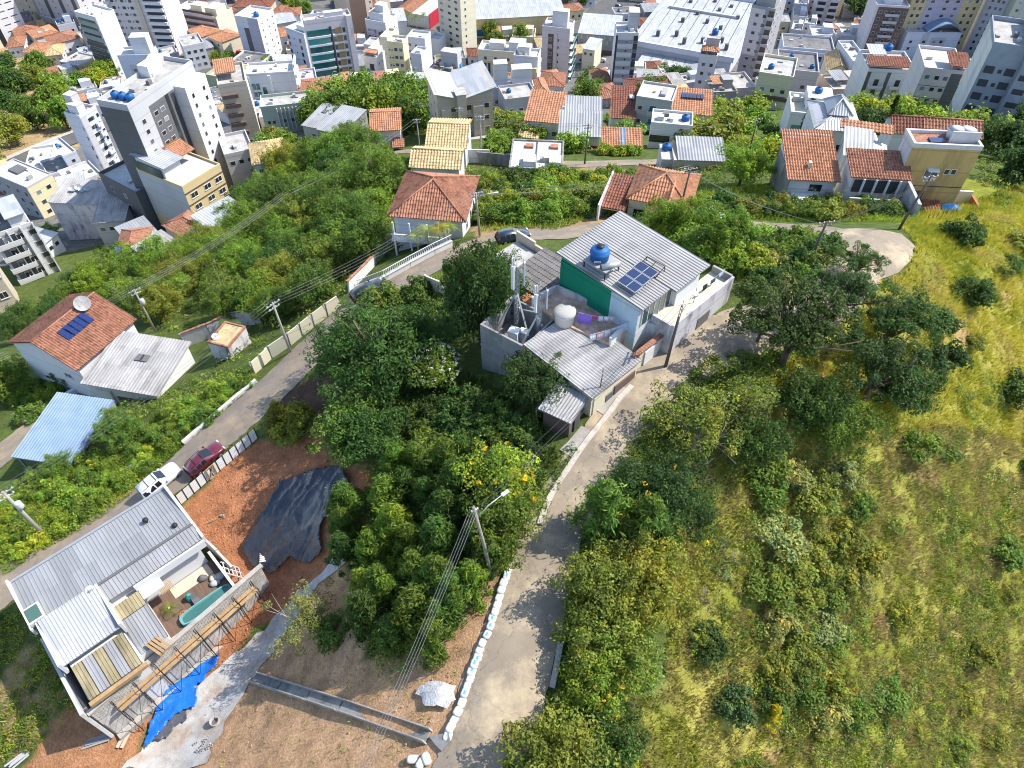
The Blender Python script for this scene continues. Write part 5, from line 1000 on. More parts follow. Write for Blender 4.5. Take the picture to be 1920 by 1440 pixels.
# orange hip house above the green walled building
b = house('cream house with bright orange hipped and gabled tile roof', (1180,372), (1290,392), (1286,328), drop=52.5, h=4.4, m=M_CREAM); b.hip(T_ORANGE, 'tile', 2.0, .4, .38); b.gable(T_ORANGE, 'tile', 1.6, 'y', .4, .38, b.w*.38, b.w*.98, -3.5, b.d*.4, b.h-.3); b.strip('f', .1, .35, 1.2, 3, G_DARK, .05, 'window')
b.walls(M_CREAM, b.w*.42, b.w*.5, -3.2, -.05, None, b.h-.3); b.walls(M_CREAM, b.w*.88, b.w*.95, -3.2, -.05, None, b.h-.3)
for k in range(14): b.box('gate_bar', b.w*(.51+.026*k), b.w*(.51+.026*k)+.08, -4.4, -4.32, -1, 1.7, M_WHITE)
b.shed(T_BROWN, 'tile', .7, 'b', .2, .4, -3.4, -.3, -1.5, b.d*.7, b.h-1.0); b.walls(M_STAIN, -3.5, -3.3, -3, b.d*.7, None, b.h+.2, 'side_wall')
# white modern house
b = house('modern white house with pale hipped metal roof and turret', (1531,241), (1611,247), (1592,197), drop=62, h=9, m=M_WHITE); b.hip(M_ZINCL, 'metal', 1.4, .5, .5); b.hip(M_ZINCL, 'metal', 2.0, .5, .5, b.w*.32, b.w*.78, b.d*.3, b.d*.8, b.h+1.3); b.win('f', [.3,.7], 5, 1, 3, 1.6, 1.4); b.box('side_terrace', b.w+.05, b.w+4.5, 0, 5, -4, b.h-2.5, M_WHITE); b.box('terrace_floor', b.w+.4, b.w+4.2, .3, 4.7, b.h-2.5, b.h-2.4, M_GREY)
b.box('front_wing', -4.5, b.w*.5, -3.5, -.05, -4, b.h-4, M_WHITE); b.box('wing_roof', -4.2, b.w*.48, -3.2, -.3, b.h-4, b.h-3.9, M_FLATD); b.win('f', [.0,.3], 1.5, 1, 3, 2.2, 1.6, x=-3.5)
b = house('white block house with cream roof terraces and glass balcony', (1482,215), (1562,223), (1566,186), drop=69, h=9, m=M_WHITE); b.flat(M_CREAM, .7, pm=M_WHITE); b.box('roof_room', b.w*.35, b.w*.95, b.d*.3, b.d*.9, b.h+.07, b.h+2.6, M_WHITE); b.strip('f', .1, .6, 5, 7, G_TEAL, .08, 'glass_balcony'); tank(b.world(b.w*.6, b.d*.6, b.h+2.6), .8, 1.1, 'grey blue tank on the modern white block at right')
b = house('orange tiled gable house with rough grey side wall', (1482,335), (1568,339), (1562,280), drop=52.5, h=4.6, m=M_WHITE); b.shed(T_ORANGE, 'tile', 2.4, 'b', .5, .36); b.strip('l', 0, 1, -2, b.h, M_RAW, .06); b.box('porch', b.w*.1, b.w*.7, -2.6, -.05, -3, b.h-2.0, M_WHITE); b.win('f', [.6], 2.8, 1, 3, 1.8, 1.2); b.box('chimney', b.w*.4, b.w*.46, b.d*.2, b.d*.28, b.h+.5, b.h+1.5, M_CREAM)
b.box('ramp_wall', b.w+.5, b.w+.8, -6, 3, -4, 2.2, M_WHITE)
b = house('stained white house with twin pale metal roofs', (1584,291), (1632,298), (1611,254), drop=53.5, h=8.5, m=M_STAIN); b.shed(M_ZINCL, 'metal', .9, 'b', .3, .5); b.shed(M_ZINCL, 'metal', .7, 'l', .3, .5, b.w+.2, b.w*1.75, b.d*.2, b.d, b.h-1.2); b.walls(M_STAIN, b.w+.1, b.w*1.7, b.d*.25, b.d, None, b.h-1.4); b.strip('f', 1.05, 1.65, 3, 6.5, M_REDW, -b.d*.24, 'red_wall'); b.shed(T_ORANGE, 'tile', .4, 'b', .1, .5, -b.w*.2, b.w*1.9, b.d+.3, b.d+2.2, b.h+.6); b.win('f', [.4], 4.5, 1, 3, 1.2, 1.2)
b = house('veranda house with two rows of wavy clay tiles', (1600,331), (1704,337), (1696,303), drop=51, h=4.8, m=M_WHITE2); b.shed(T_RED, 'tile', 1.2, 'b', .4, .36); b.box('balcony_wall', 0, b.w*.9, -1.6, -1.4, 1.4, 2.6, M_CREAM); b.strip('f', .05, .9, 2.6, 4.4, M_CHAR, .05, 'veranda_shade_panel'); b.shed(T_RED, 'tile', .5, 'b', .2, .36, -.2, b.w*.78, -3.2, -1.7, 1.0); b.walls(M_STAIN, b.w+.1, b.w+.5, -5, b.d, None, b.h-.4, 'side_wall')  # charcoal panel puts the shade under the veranda into colour
for t in (.2,.42,.64,.85): b.box('veranda_post', b.w*t-.12, b.w*t+.12, -.6, -.36, 2.6, b.h, M_WHITE)
# stained ochre house
b = house('tall stained ochre house with tiled roof deck and two tanks', (1712,275), (1841,281), (1803,252), drop=47.5, h=9.5, m=M_OCHRE); b.flat(T_RED, .5, .3, M_WHITE2); b.strip('l', 0, 1, 0, b.h, M_STAIN, .05)
b.box('window_canopy', b.w*.36, b.w*.52, -.7, -.02, 6.4, 6.6, M_WHITE); b.win('f', [.44], 5.2, 1, 3, 1.8, 1.2, style='near'); b.win('f', [.66,.76], 5.8, 1, 3, .7, .8); b.win('f', [.36], 1.9, 1, 3, 2.0, 1.3, M_BROWN, M_BROWN, 'slit'); b.strip('f', 0, 1, 3.9, 4.0, M_CHAR, .05, 'stain_line')
b.box('tank_wall', b.w*.56, b.w*.98, b.d*.35, b.d*.4, b.h+.07, b.h+1.6, M_WHITE2); b.box('solar_panel', b.w*.28, b.w*.5, b.d*.25, b.d*.55, b.h+.1, b.h+.3, M_PVB)
for t, nm in ((.68,'left'),(.84,'right')):
    e = empty('water_tank', b.world(b.w*t, b.d*.7, b.h+.07), 0, f'{nm} grey water tank on the ochre house roof', 'water tank', 'grey tanks on the ochre house'); MB().lathe([(1.0,0),(1.1,1.1),(1.0,1.25)], n=18).obj('body', M_BLUEW, e); MB().lathe([(1.05,1.26),(.5,1.5),(.2,1.55)], n=18).obj('lid', M_LGREY, e)
b.shed(T_RED, 'tile', .8, 'b', .3, .36, b.w*.02, b.w*.72, -4.5, -.1, 1.0); b.box('patio_floor', 0, b.w*.75, -10, -.1, -3, -1.6, T_ORANGE)
for t in (.1,.35,.65): b.box('porch_post', b.w*t, b.w*t+.25, -4.4, -4.1, -1.6, 1.0, M_WHITE)
b.box('terrace', b.w*.82, b.w*1.35, -7, 2, -4, .2, M_FLATW); b.box('terrace_wall', b.w*1.36, b.w*1.4, -7, 2, -4, 1.6, M_BRICK); b.box('terrace_wall', b.w*.82, b.w*1.36, 2.02, 2.3, -4, 2.2, M_CREAM)
p = b.world(b.w*.9, -2, .2); e = empty('patio_umbrella', p, 0, 'closed blue patio umbrella on the white terrace of the ochre house', 'umbrella'); MB().tube([(0,0,0),(0,0,2.3)], .03, 6).obj('pole', M_WHITEP, e); MB().lathe([(1.4,1.7),(.7,2.1),(.02,2.4)], n=8, cap=False, smooth=False).obj('canopy', M_BLUEP, e)
for k,(x,y) in enumerate(((1.1,-3),(1.2,-5))): p = b.world(b.w*x, y, .2); e = empty('sun_lounger', p, .6+b.rz, f'{["dark","pale"][k]} sun lounger on the white terrace of the ochre house', 'sun lounger'); mm = [M_CHAR,M_WHITEP][k]; MB().box(-.35,.35,-.9,.5,.25,.35).obj('seat', mm, e); q = MB(); q.bar((0,.5,.3),(0,1.1,.7),.7,.08); q.obj('backrest', mm, e); l = MB(); [l.box(x,x+.06,y,y+.06,0,.25) for x in (-.33,.27) for y in (-.85,.4)]; l.obj('leg', M_STEEL, e)
b = house('dark brown tiled row house left of the grey tanks', (1676,247), (1732,250), (1730,224), drop=57, h=4, m=M_WHITE2); b.gable(T_BROWN, 'tile', 1.4, 'x', .4, .5)
b = house('dark brown tiled row house behind the ochre house, right one', (1736,251), (1838,258), (1820,230), drop=57, h=4, m=M_WHITE2); b.gable(T_RED, 'tile', 1.4, 'x', .4, .5)
# --- houses along the lower road
b = house('white house with broad red tile roof, solar panels and dish', (22,640), (143,688), (254,603), drop=65.5, h=8, m=M_WHITE); b.gable(T_RED, 'tile', 2.4, 'y', .5, .34)
b.win('f', [.3], 2.0, 1, 3, 2.2, .8, style='near'); b.win('f', [.72], 4.6, 1, 3, 1.2, .9, style='near'); b.win('f', [.55,.85], 1.0, 1, 3, 1.2, .9, style='near'); b.strip('r', .05, .16, 0, 4, M_BROWN, .06, 'door'); b.win('r', [.55], 4.6, 1, 3, 2.4, 1.2, style='near'); b.box('side_canopy', b.w+.1, b.w+2.2, b.d*.2, b.d*.9, 2.8, 3.0, T_RED)
sl = 2.4/(b.w/2)
for k in range(5):
    mb = MB(); x0, x1 = b.w*.60, b.w*.60+1.7; y0 = b.d*(.25+.085*k); z = lambda x: b.h+.14+2.4-(x-b.w/2)*sl+.16
    mb.add([(x0,y0,z(x0)),(x1,y0,z(x1)),(x1,y0+1.05,z(x1)),(x0,y0+1.05,z(x0))]+[(x0,y0,z(x0)-.06),(x1,y0,z(x1)-.06),(x1,y0+1.05,z(x1)-.06),(x0,y0+1.05,z(x0)-.06)], [(0,1,2,3),(0,4,5,1),(1,5,6,2),(2,6,7,3),(3,7,4,0)]); mb.obj('solar_panel', M_PVB, b.o)
dish(b.world(b.w*.56, b.d*.78, b.h+2.0), 1.05, 'large pale mesh satellite dish on the broad red tile roof', .8, M_FIBRO)
b = house('white house with plain grey corrugated roof beside the side street', (162,716), (293,738), (387,659), drop=66.5, h=5.5, m=M_WHITE); b.shed(M_FIBRO, 'metal', .8, 'b', .5, .42); b.strip('f', .35, .75, .5, 3.6, M_BROWN, .05, 'porch_shade_panel'); b.strip('f', .1, .3, 0, 4.5, M_WHITE, .3, 'pilaster')  # flat brown panel paints the porch shade onto the wall
for t in (.5,.58): b.box('roof_hatch', b.w*t-.5, b.w*t+.45, b.d*.52, b.d*.66, b.h+.5, b.h+.72, M_DGREY)
b = Bld('carport', 'large blue metal roofed carport below the road bank', (25,857), (135,874), (208,758), 10, None, 3.6, 66.0, GH, 'carport'); b.wm = M_RAW; b.shed(M_BLUEM, 'rib', .7, 'b', .1, .36)
for x in (.03,.5,.97):
    for y in (.03,.5,.97): b.box('post', b.w*x-.1, b.w*x+.1, b.d*y-.1, b.d*y+.1, -3, b.h+.1, M_STEEL)
b.walls(M_RAW, 0, b.w, b.d*.0, .25, None, 1.2, 'low_wall')
b = house('dark grey tiled garden house with plaster wall above the road', (352,648), (432,690), depth=7, h=3.2, m=M_STAIN) if False else house('stained garden wall house with red coping beside the road', (398,662), (436,672), depth=4, h=1.9, m=M_STAIN); b.flat(T_TAN, .2, .2, T_RED); dish(b.world(b.w*.2, 1, b.h), .45, 'small white dish on the stained garden house', .4, M_WHITEP)
# ------------------------------------------------------------------ the green walled building
M_GREENP = W('emerald_paint', (0.005,0.235,0.13), damt=0.3, dirt=(0.02,0.30,0.19)); M_PALEB = W('faded_blue_paint', (0.45,0.58,0.66), dirt=(0.7,0.72,0.74), damt=0.6, dscale=0.6)
M_TILEF = mat('pale_floor_tile', (0.60,0.55,0.44), 0.7, 0.1, 0.8, dirt=(0.38,0.33,0.24), dscale=0.4, damt=0.5)
M_RIB = mat('grey_ribbed_sheet', (0.40,0.385,0.36), 0.6, 0.08, 0.5, metal=0.1, dirt=(0.30,0.28,0.26), dscale=0.4, damt=0.5, stretch=(0.3,1,1), sheet=0.12)
def brick_mat(name, c1, c2, mortar, sx, sy, rough=0.9):
    m = bpy.data.materials.new(name); t, bs = _nodes(m); L = t.links.new
    tc = t.nodes.new('ShaderNodeTexCoord'); mp = t.nodes.new('ShaderNodeMapping'); L(tc.outputs['Object'], mp.inputs[0])
    br = t.nodes.new('ShaderNodeTexBrick'); br.inputs['Color1'].default_value = (*c1,1); br.inputs['Color2'].default_value = (*c2,1); br.inputs['Mortar'].default_value = (*mortar,1)
    br.inputs['Scale'].default_value = 1.0; br.inputs['Brick Width'].default_value = sx; br.inputs['Row Height'].default_value = sy; br.inputs['Mortar Size'].default_value = 0.012
    L(mp.outputs[0], br.inputs['Vector']); n = t.nodes.new('ShaderNodeTexNoise'); n.inputs['Scale'].default_value = 0.8; n.inputs['Detail'].default_value = 7; L(tc.outputs['Object'], n.inputs['Vector'])
    mr = t.nodes.new('ShaderNodeMapRange'); mr.inputs[1].default_value = .3; mr.inputs[2].default_value = .7; mr.inputs[3].default_value = .65; mr.inputs[4].default_value = 1.2; L(n.outputs['Fac'], mr.inputs[0])
    mx = t.nodes.new('ShaderNodeMix'); mx.data_type = 'RGBA'; mx.blend_type = 'MULTIPLY'; mx.inputs[0].default_value = 1; L(br.outputs['Color'], mx.inputs[6]); L(mr.outputs[0], mx.inputs[7]); L(mx.outputs[2], bs.inputs['Base Color'])
    bs.inputs['Roughness'].default_value = rough; MATS[name] = m; return m
M_TERR = brick_mat('patterned_terrace_tile', (0.46,0.27,0.17), (0.58,0.42,0.32), (0.40,0.32,0.26), 0.45, 0.30)
b = Bld('green_building', 'building with emerald green side wall and grey ribbed roof on the hill road', (1053,487), (1201,575), (1327,503), 8, None, 6.6, 40.8, None, 'building'); b.wm = M_GREENP
b.walls(M_WHITE2, .02, b.w, 0.02, b.d); b.strip('f', 0, .66, 1.0, b.h, M_GREENP, .1, 'green_wall'); b.strip('f', .66, 1.0, 1.0, b.h-.1, M_PALEB, .1, 'blue_panel')
mb = MB(); panel(mb, (b.w+.5,-.4,b.h+.14),(b.w+.5,b.d*.42,b.h+.14),(-.4,b.d*.42,b.h+.85),(-.4,-.4,b.h+.85), 'rib', .34); mb.obj('roof', M_RIB, b.o)
mb = MB(); panel(mb, (b.w+1.1,b.d*.425,b.h+.14),(b.w+1.1,b.d+.4,b.h+.14),(-.4,b.d+.4,b.h+.85),(-.4,b.d*.425,b.h+.85), 'rib', .34); mb.obj('roof', M_RIB, b.o)
g = MB(); g.add([(0,0,b.h-.05),(b.w,0,b.h-.05),(b.w,0,b.h+.02),(0,0,b.h+.72),(0,b.d,b.h-.05),(b.w,b.d,b.h-.05),(b.w,b.d,b.h+.02),(0,b.d,b.h+.72)],[(0,1,2,3),(4,7,6,5),(0,3,7,4),(3,2,6,7)]); g.obj('gable_wall', M_GREENP, b.o)
for k in range(5): q = b.strip('r', .06+k*.1, .155+k*.1, b.h-2.6, b.h-.5, G_GREEN, .05, 'glass_door')
for k in range(6): b.strip('r', .055+k*.1, .062+k*.1, b.h-2.7, b.h-.4, M_WHITEP, .09, 'door_frame')
b.strip('r', .58, 1.0, b.h-2.9, b.h-.1, M_WHITE, .5, 'white_wall')
b.box('terrace_floor', b.w+.02, b.w+2.2, 2.3, b.d+3.0, -3, b.h-2.7, M_TILEF)
b.box('terrace_floor', -.2, b.w+.52, b.d+.02, b.d+3.2, -3, b.h-2.7, M_TILEF) if False else None
b.box('terrace_wall', b.w+2.2, b.w+2.45, 2.1, b.d+3.2, -3, b.h-2.1, M_STAIN); b.box('terrace_wall', b.w+.1, b.w+2.2, b.d+3.0, b.d+3.25, -3, b.h-2.0, M_RAW); b.box('terrace_wall', b.w+.02, b.w+2.2, 2.05, 2.3, -3, b.h-2.2, M_STAIN)
b.strip('r', .75, .98, 0, 2.6, M_DGREY, 2.5, 'garage_gate')
# tank stand, tank, boiler, collectors
tp = b.world(3.6, 1.0, b.h+.75); e = empty('tank_stand', tp, b.rz, 'dark steel stand under the large blue tank on the ribbed roof', 'stand')
for x in (-1.0,1.4):
    for y in (-.95,.95): MB().box(x-.05,x+.05,y-.05,y+.05,-.6,.55).obj('leg', M_BLACK, e)
MB().box(-1.1,1.5,-1.05,1.05,.55,.65).obj('platform', M_GREY, e)
e = empty('water_tank', b.world(3.45, 1.05, b.h+1.4), 0, 'large ribbed blue water tank on the grey ribbed roof', 'water tank')
MB().lathe([(.78,0),(.82,.05),(.86,.72),(.9,.75),(.9,.83),(.86,.88),(.76,1.14),(.62,1.26),(.36,1.31),(.34,1.38)], n=28).obj('body', M_BLUEP, e)
MB().lathe([(.33,1.37),(.36,1.40),(.36,1.46),(.1,1.52)], n=18).obj('lid', M_BLACK, e)
for k in range(8): a = k*math.pi/4; MB().bar((.86*math.cos(a),.86*math.sin(a),.85),(.45*math.cos(a),.45*math.sin(a),1.28),.12,.10).obj('rib', M_BLUEP, e)
lb = MB().box(-.3,.3,-.02,.02,0,.18).obj('label_plate', M_WHITEP, e); lb.location = (-.25,-.87,.25)
lt = MB(); 
for k in range(6): lt.box(-.24+k*.085,-.19+k*.085,-.03,-.021,.05,.13)
t_ = lt.obj('lettering', M_BLACK, lb)
e = empty('boiler', b.world(4.95, .75, b.h+1.4), b.rz+R(60), 'silver cylinder boiler with red end next to the blue tank', 'boiler'); MB().tube([(-.85,0,.28),(.85,0,.28)], .25, 18).obj('cylinder', M_STEEL, e); MB().tube([(-.9,0,.28),(-.85,0,.28)], .24, 18).obj('end_cap', M_BROWN, e)
for k in range(3):
    e = empty('solar_collector', b.world(6.2+.55*0, 1.0, b.h+.3), 0, ['lower left','middle','upper right'][k]+' black solar water panel on the ribbed roof', 'solar panel', 'solar water panels on the ribbed roof'); e.location = b.world(7.1-.1*k, .9+1.25*k, b.h+.75); e.rotation_euler = (R(4.5), R(-3), b.rz+math.pi/2)
    for q in (-1,1): MB().box(-.5,.5,-.48+q*.5,.48+q*.5,.03,.09).obj('absorber_plate', M_PV, e)
    fr = MB(); [fr.box(-.53,.53,y-.025,y+.025,0,.11) for y in (-1.0,0,1.0)]; [fr.box(x-.025,x+.025,-1.0,1.0,0,.11) for x in (-.53,.53)]; fr.obj('frame', M_STEEL, e)
e = empty('empty_panel_rack', b.world(6.9, 4.3, b.h+.35), b.rz, 'empty dark steel rack beside the solar water panels', 'rack'); r_ = MB()
for x in (-1,0,1): r_.bar((x,-.6,.0),(x,.6,.55),.05)
for y,z in ((-.6,0),(0,.28),(.6,.55)): r_.bar((-1,y,z),(1,y,z),.05)
r_.obj('frame', M_BLACK, e); [MB().bar((x,.6,-.05),(x,.6,.55),.05).obj('leg', M_BLACK, e) for x in (-1,1)]
GBLD = b
# laundry on the terrace
M_CLOTH = {n: mat(n+'_cloth', c, .9, .1, 3) for n, c in dict(purple=(.36,.20,.72), pink=(.6,.05,.35), white=(.75,.74,.78), paleblue=(.45,.55,.72), black=(.03,.03,.04), navy=(.05,.08,.16), rose=(.65,.45,.5)).items()}
def laundry(p, q, items, label):
    """clothesline from p to q with hanging pieces (t0, t1, drop, cloth)"""
    p, q = Vector(p), Vector(q); e = empty('clothesline', p, 0, label, 'clothesline')
    d = q-p; pts = [d*t + Vector((0,0,-.18*math.sin(math.pi*t))) for t in [k/10 for k in range(11)]]; MB().tube(pts, .012, 4).obj('cord', M_WHITEP, e)
    for k, (t0, t1, dr, cn) in enumerate(items):
        w = empty('garment', p + d*t0, 0, f'{cn} washing, number {k+1} from the left, hung on {label}'[:150], 'laundry') ; nn = 8
        mb = MB(); vs = []; dir_ = d*(t1-t0); nv = Vector((-d.y, d.x, 0)).normalized()
        for j in range(6):
            for i in range(nn+1):
                s_ = i/nn; tt = t0+(t1-t0)*s_
                vs.append(dir_*s_ + Vector((0,0,-.18*math.sin(math.pi*tt)-dr*j/5)) + nv*(.05*math.sin(i*2.3)*(j/5)+.03*math.sin(j*1.7)))
        fs = [(j*(nn+1)+i, j*(nn+1)+i+1, (j+1)*(nn+1)+i+1, (j+1)*(nn+1)+i) for j in range(5) for i in range(nn)]
        mb.add(vs, fs, 0, True); mb.add([v+nv*.02 for v in vs], [f[::-1] for f in fs], 0, True)
        mb.obj('cloth', M_CLOTH[cn], w)
        w['label'] = f'{cn} washing {["leftmost","second","third","fourth","fifth","sixth"][k]} on the {label}'
zt = b.h-2.7
laundry(b.world(b.w+1.5, 6.5, zt+1.6), b.world(b.w+1.7, 10.8, zt+1.6), [(.25,.4,.75,'black'),(.52,.68,.6,'navy'),(.8,.95,.6,'paleblue')], 'line on the pale tiled terrace')
MB().tube([(0,0,0),(0,0,1.8)], .04, 6).obj('line_post', M_STEEL).location = b.world(b.w+1.5, 6.5, zt)
tag(bpy.data.objects['line_post'], 'thin steel clothesline post on the pale tiled terrace', 'post')

# ------------------------------------------------------------------ telecom building, terrace house
b = Bld('telecom_building', 'raw cement building with open roof pit holding the antenna masts', (900,608), (985,652), (1050,600), 8, None, 6.0, 44.4, None, 'building'); b.wm = M_RAW
fl = b.h-2.6
b.walls(M_RAW, 0, b.w, 0, b.d, None, fl); b.box('roof_floor', .2, b.w-.2, .2, b.d-.2, fl, fl+.04, M_FLATD)
b.box('parapet', 0, b.w, 0, .2, fl, b.h, M_RAW); b.box('parapet', 0, b.w, b.d-.2, b.d, fl, b.h, M_RAW); b.box('parapet', 0, .2, .2, b.d-.2, fl, b.h, M_RAW); b.box('parapet', b.w-.2, b.w, .2, b.d-.2, fl, b.h, M_RAW)
b.strip('l', .3, .34, 0, 4.2, M_WHITEP, .12, 'drain_pipe'); b.strip('f', .02, .55, 3.6, 3.75, M_STEEL, .2, 'cable_tray')
TB = b
def lattice(pos, h_, label, az, brace_to):
    e = empty('antenna_mast', pos, az, label, 'antenna mast'); mb = MB(); s_ = .14
    for x, y in ((-s_,-s_),(s_,-s_),(s_,s_),(-s_,s_)): mb.bar((x,y,0),(x,y,h_*.86),.05)
    z = 0; k = 0
    while z < h_*.84:
        for (a, c) in (((-s_,-s_),(s_,-s_)),((s_,-s_),(s_,s_)),((s_,s_),(-s_,s_)),((-s_,s_),(-s_,-s_))):
            p, q = (a, c) if k % 2 else (c, a); mb.bar((p[0],p[1],z),(q[0],q[1],z+.32),.025); mb.bar((a[0],a[1],z),(c[0],c[1],z),.025)
        z += .32; k += 1
    mb.obj('lattice_post', M_STEEL, e); MB().tube([(0,0,h_*.8),(0,0,h_+.6)], .03, 6).obj('lightning_rod', M_STEEL, e)
    for i in range(3):
        a = i*2.09+.6; ca, sa = math.cos(a), math.sin(a); q = MB(); q.bar((ca*.15,sa*.15,h_*.66),(ca*.55,sa*.55,h_*.66),.05); q.bar((ca*.15,sa*.15,h_*.88),(ca*.55,sa*.55,h_*.88),.05); q.bar((ca*.55,sa*.55,h_*.6),(ca*.55,sa*.55,h_*.98),.05); q.obj('antenna_bracket', M_STEEL, e)
        p = MB().box(-.06,.06,-.14,.14,0,h_*.3).obj('panel_antenna', M_WHITEP, e); p.location = (ca*.68, sa*.68, h_*.64); p.rotation_euler = (0,0,a)
        p = MB().box(-.08,.08,-.12,.12,0,.4).obj('radio_unit', M_LGREY, e); p.location = (ca*.3, sa*.3, h_*(.28+.1*i)); p.rotation_euler = (0,0,a)
    for i, t in enumerate(brace_to):
        q = MB(); tt = Vector(t); dd = tt.normalized(); q.bar((0,0,h_*.55), tt, .16, .08); q.obj('brace', M_STEEL, e)
    return e
lattice(b.world(1.5, 3.6, fl+.04), 8.6, 'left steel lattice mast with panel antennas on the raw cement building', b.rz, [(-.9,-3.3,.0),(2.4,-1.0,.0)])
lattice(b.world(4.2, 3.3, fl+.04), 6.9, 'right steel lattice mast with antennas near the round white tank', b.rz, [(-.6,-3.0,.0),(-2.5,.9,2.2)])
for k,(x,y,s_,nm) in enumerate(((2.7,1.6,1.0,'larger front'),(3.2,2.4,.8,'smaller rear'))):
    e = empty('equipment_cabinet', b.world(x, y, fl+.04), b.rz+.2, f'{nm} pale blue equipment cabinet in the roof pit', 'cabinet', 'pale equipment cabinets'); q = MB().box(-.45*s_,.45*s_,-.4*s_,.4*s_,.25,2.1*s_).obj('housing', M_PALEB, e); MB().box(-.5*s_,.5*s_,-.45*s_,.45*s_,2.1*s_,2.1*s_+.06).obj('lid', M_WHITEP, e); MB().box(-.4*s_,.4*s_,-.35*s_,.35*s_,0,.25).obj('plinth', M_GREY, e); MB().box(-.4*s_,.4*s_,-.415*s_,-.402*s_,.35,1.95*s_).obj('door', M_WHITEP, e)
# terrace house with garage roof
o = b
b = Bld('terrace_house', 'house with patterned roof terrace and grey corrugated garage roof', (988,655), (1110,744), (1186,669), 8, None, 3.6, 44.8, None, 'house'); b.wm = M_STAIN
b.walls(M_CREAM, .1, b.w, 0, b.d); b.shed(M_FIBRO, 'metal', .5, 'l', .25, .3)
ex2 = Bld.__dict__
X0 = -4.3
tf = MB(); 
def TL(px, d): 
    p = P(*px, H-d); r = (p-b.org)[:2]; return (float(r@b.ex), float(r@b.ey))
poly = [TL(q,44.1) for q in ((1053,606),(1143,644),(1181,612),(1170,598),(1044,542),(997,563))]
tf.prism(poly, -4, b.h+.7); tf.obj('roof_terrace', M_TERR, b.o)
def wallseg(p, q, z0, z1, m, th=.22, name='parapet', mi=0):
    mb = MB(); mb.bar((p[0],p[1],(z0+z1)/2),(q[0],q[1],(z0+z1)/2), th, z1-z0); return mb.obj(name, m, b.o)
p1, p2, p3, p4 = TL((997,558),43.4), TL((1044,535),43.4), TL((1172,590),43.4), TL((1250,612),43.8)
wallseg(p1, p2, -4, b.h+1.4, M_STAIN); wallseg(p2, p3, -4, b.h+1.4, M_STAIN); wallseg(p3, p4, -4, b.h+1.0, M_STAIN)
wallseg(TL((1143,644),44.1), TL((1181,607),44.1), -4, b.h+1.4, M_WHITE2)
f1, f2 = TL((1187,670),44.6), TL((1252,620),44.6)
wallseg(f1, f2, -4, b.h+.2, M_CREAM, .25, 'street_wall'); mb = MB(); nrow = 16
for k in range(nrow):
    a = [f1[i]+(f2[i]-f1[i])*k/nrow for i in (0,1)]; c = [f1[i]+(f2[i]-f1[i])*(k+.9)/nrow for i in (0,1)]; q = MB(); q.bar((a[0],a[1],b.h+.26),(c[0],c[1],b.h+.26), .5, .16); q.obj('coping_tile', T_RED, b.o)
for k in range(7):
    a = [f1[i]+(f2[i]-f1[i])*(.34+.055*k) for i in (0,1)]; q = MB(); q.box(-.13,.13,-.05,.05,-.5,b.h-.1); g_ = q.obj('gate_slat', M_WHITEP, b.o); dx = Vector((f2[0]-f1[0], f2[1]-f1[1], 0)).normalized(); g_.location = (a[0]+dx.y*.2, a[1]-dx.x*.2, 0); g_.rotation_euler = (0,0,math.atan2(dx.y,dx.x))
b.strip('r', .05, .3, 0, b.h-.5, M_CREAM, .08, 'street_wall_panel'); b.strip('r', .32, .46, -.4, 2.2, M_DGREY, .1, 'street_door'); b.strip('r', .5, .95, -.3, 2.6, M_BROWN, .12, 'garage_gate')
THB = b
c = P(1058, 604, H-44.1); e = empty('round_water_tank', (c[0], c[1], b.zb+b.h+.7), 0, 'round weathered white concrete tank on the patterned terrace', 'water tank'); MB().lathe([(.86,0),(.92,1.1),(.98,1.12),(.98,1.3)], n=28).obj('body', M_WHITE, e); MB().lathe([(1.0,1.3),(1.0,1.36),(.4,1.46),(.01,1.5)], n=28).obj('cover', M_FLAT, e)
zt = b.zb+b.h-.75
def TW(px, d, dz=0): p = P(*px, H-d); return (p[0], p[1], p[2]+dz)
laundry(TW((1083,585),42.8,.0), TW((1152,594),42.8,.0), [(.02,.4,1.25,'purple'),(.42,.55,.4,'pink'),(.58,.7,.6,'white'),(.73,.85,.5,'white'),(.87,.98,.6,'rose')], 'upper line on the patterned terrace')
laundry(TW((1105,628),43.0), TW((1182,602),43.0), [(.02,.16,.8,'white'),(.2,.36,.9,'rose'),(.38,.52,.9,'white'),(.55,.97,.95,'paleblue')], 'lower line on the patterned terrace')
# shed beside the road
b = Bld('shed', 'small grey corrugated shed by the road below the garage roof', (1015,767), (1069,792), (1105,754), 4, None, 2.2, 45.6, None, 'shed'); b.wm = M_RAW; b.walls(M_BROWN, .15, b.w-.1, .15, b.d-.1); b.shed(M_FIBRO, 'metal', .3, 'b', .2, .28); b.strip('r', .3, .6, -.2, 1.8, M_CHAR, .05, 'door')
c = TW((1024,752), 45.3); e = empty('lean_to', (c[0],c[1],hz(c[0],c[1])), b.rz, 'little dark slate lean-to roof on posts left of the shed', 'shelter'); MB().box(-.75,.75,-.5,.5,2.0,2.1).obj('roof', M_DGREY, e); [MB().box(x-.05,x+.05,y-.05,y+.05,-.5,2.0).obj('post', M_WOOD, e) for x in (-.65,.65) for y in (-.42,.42)]
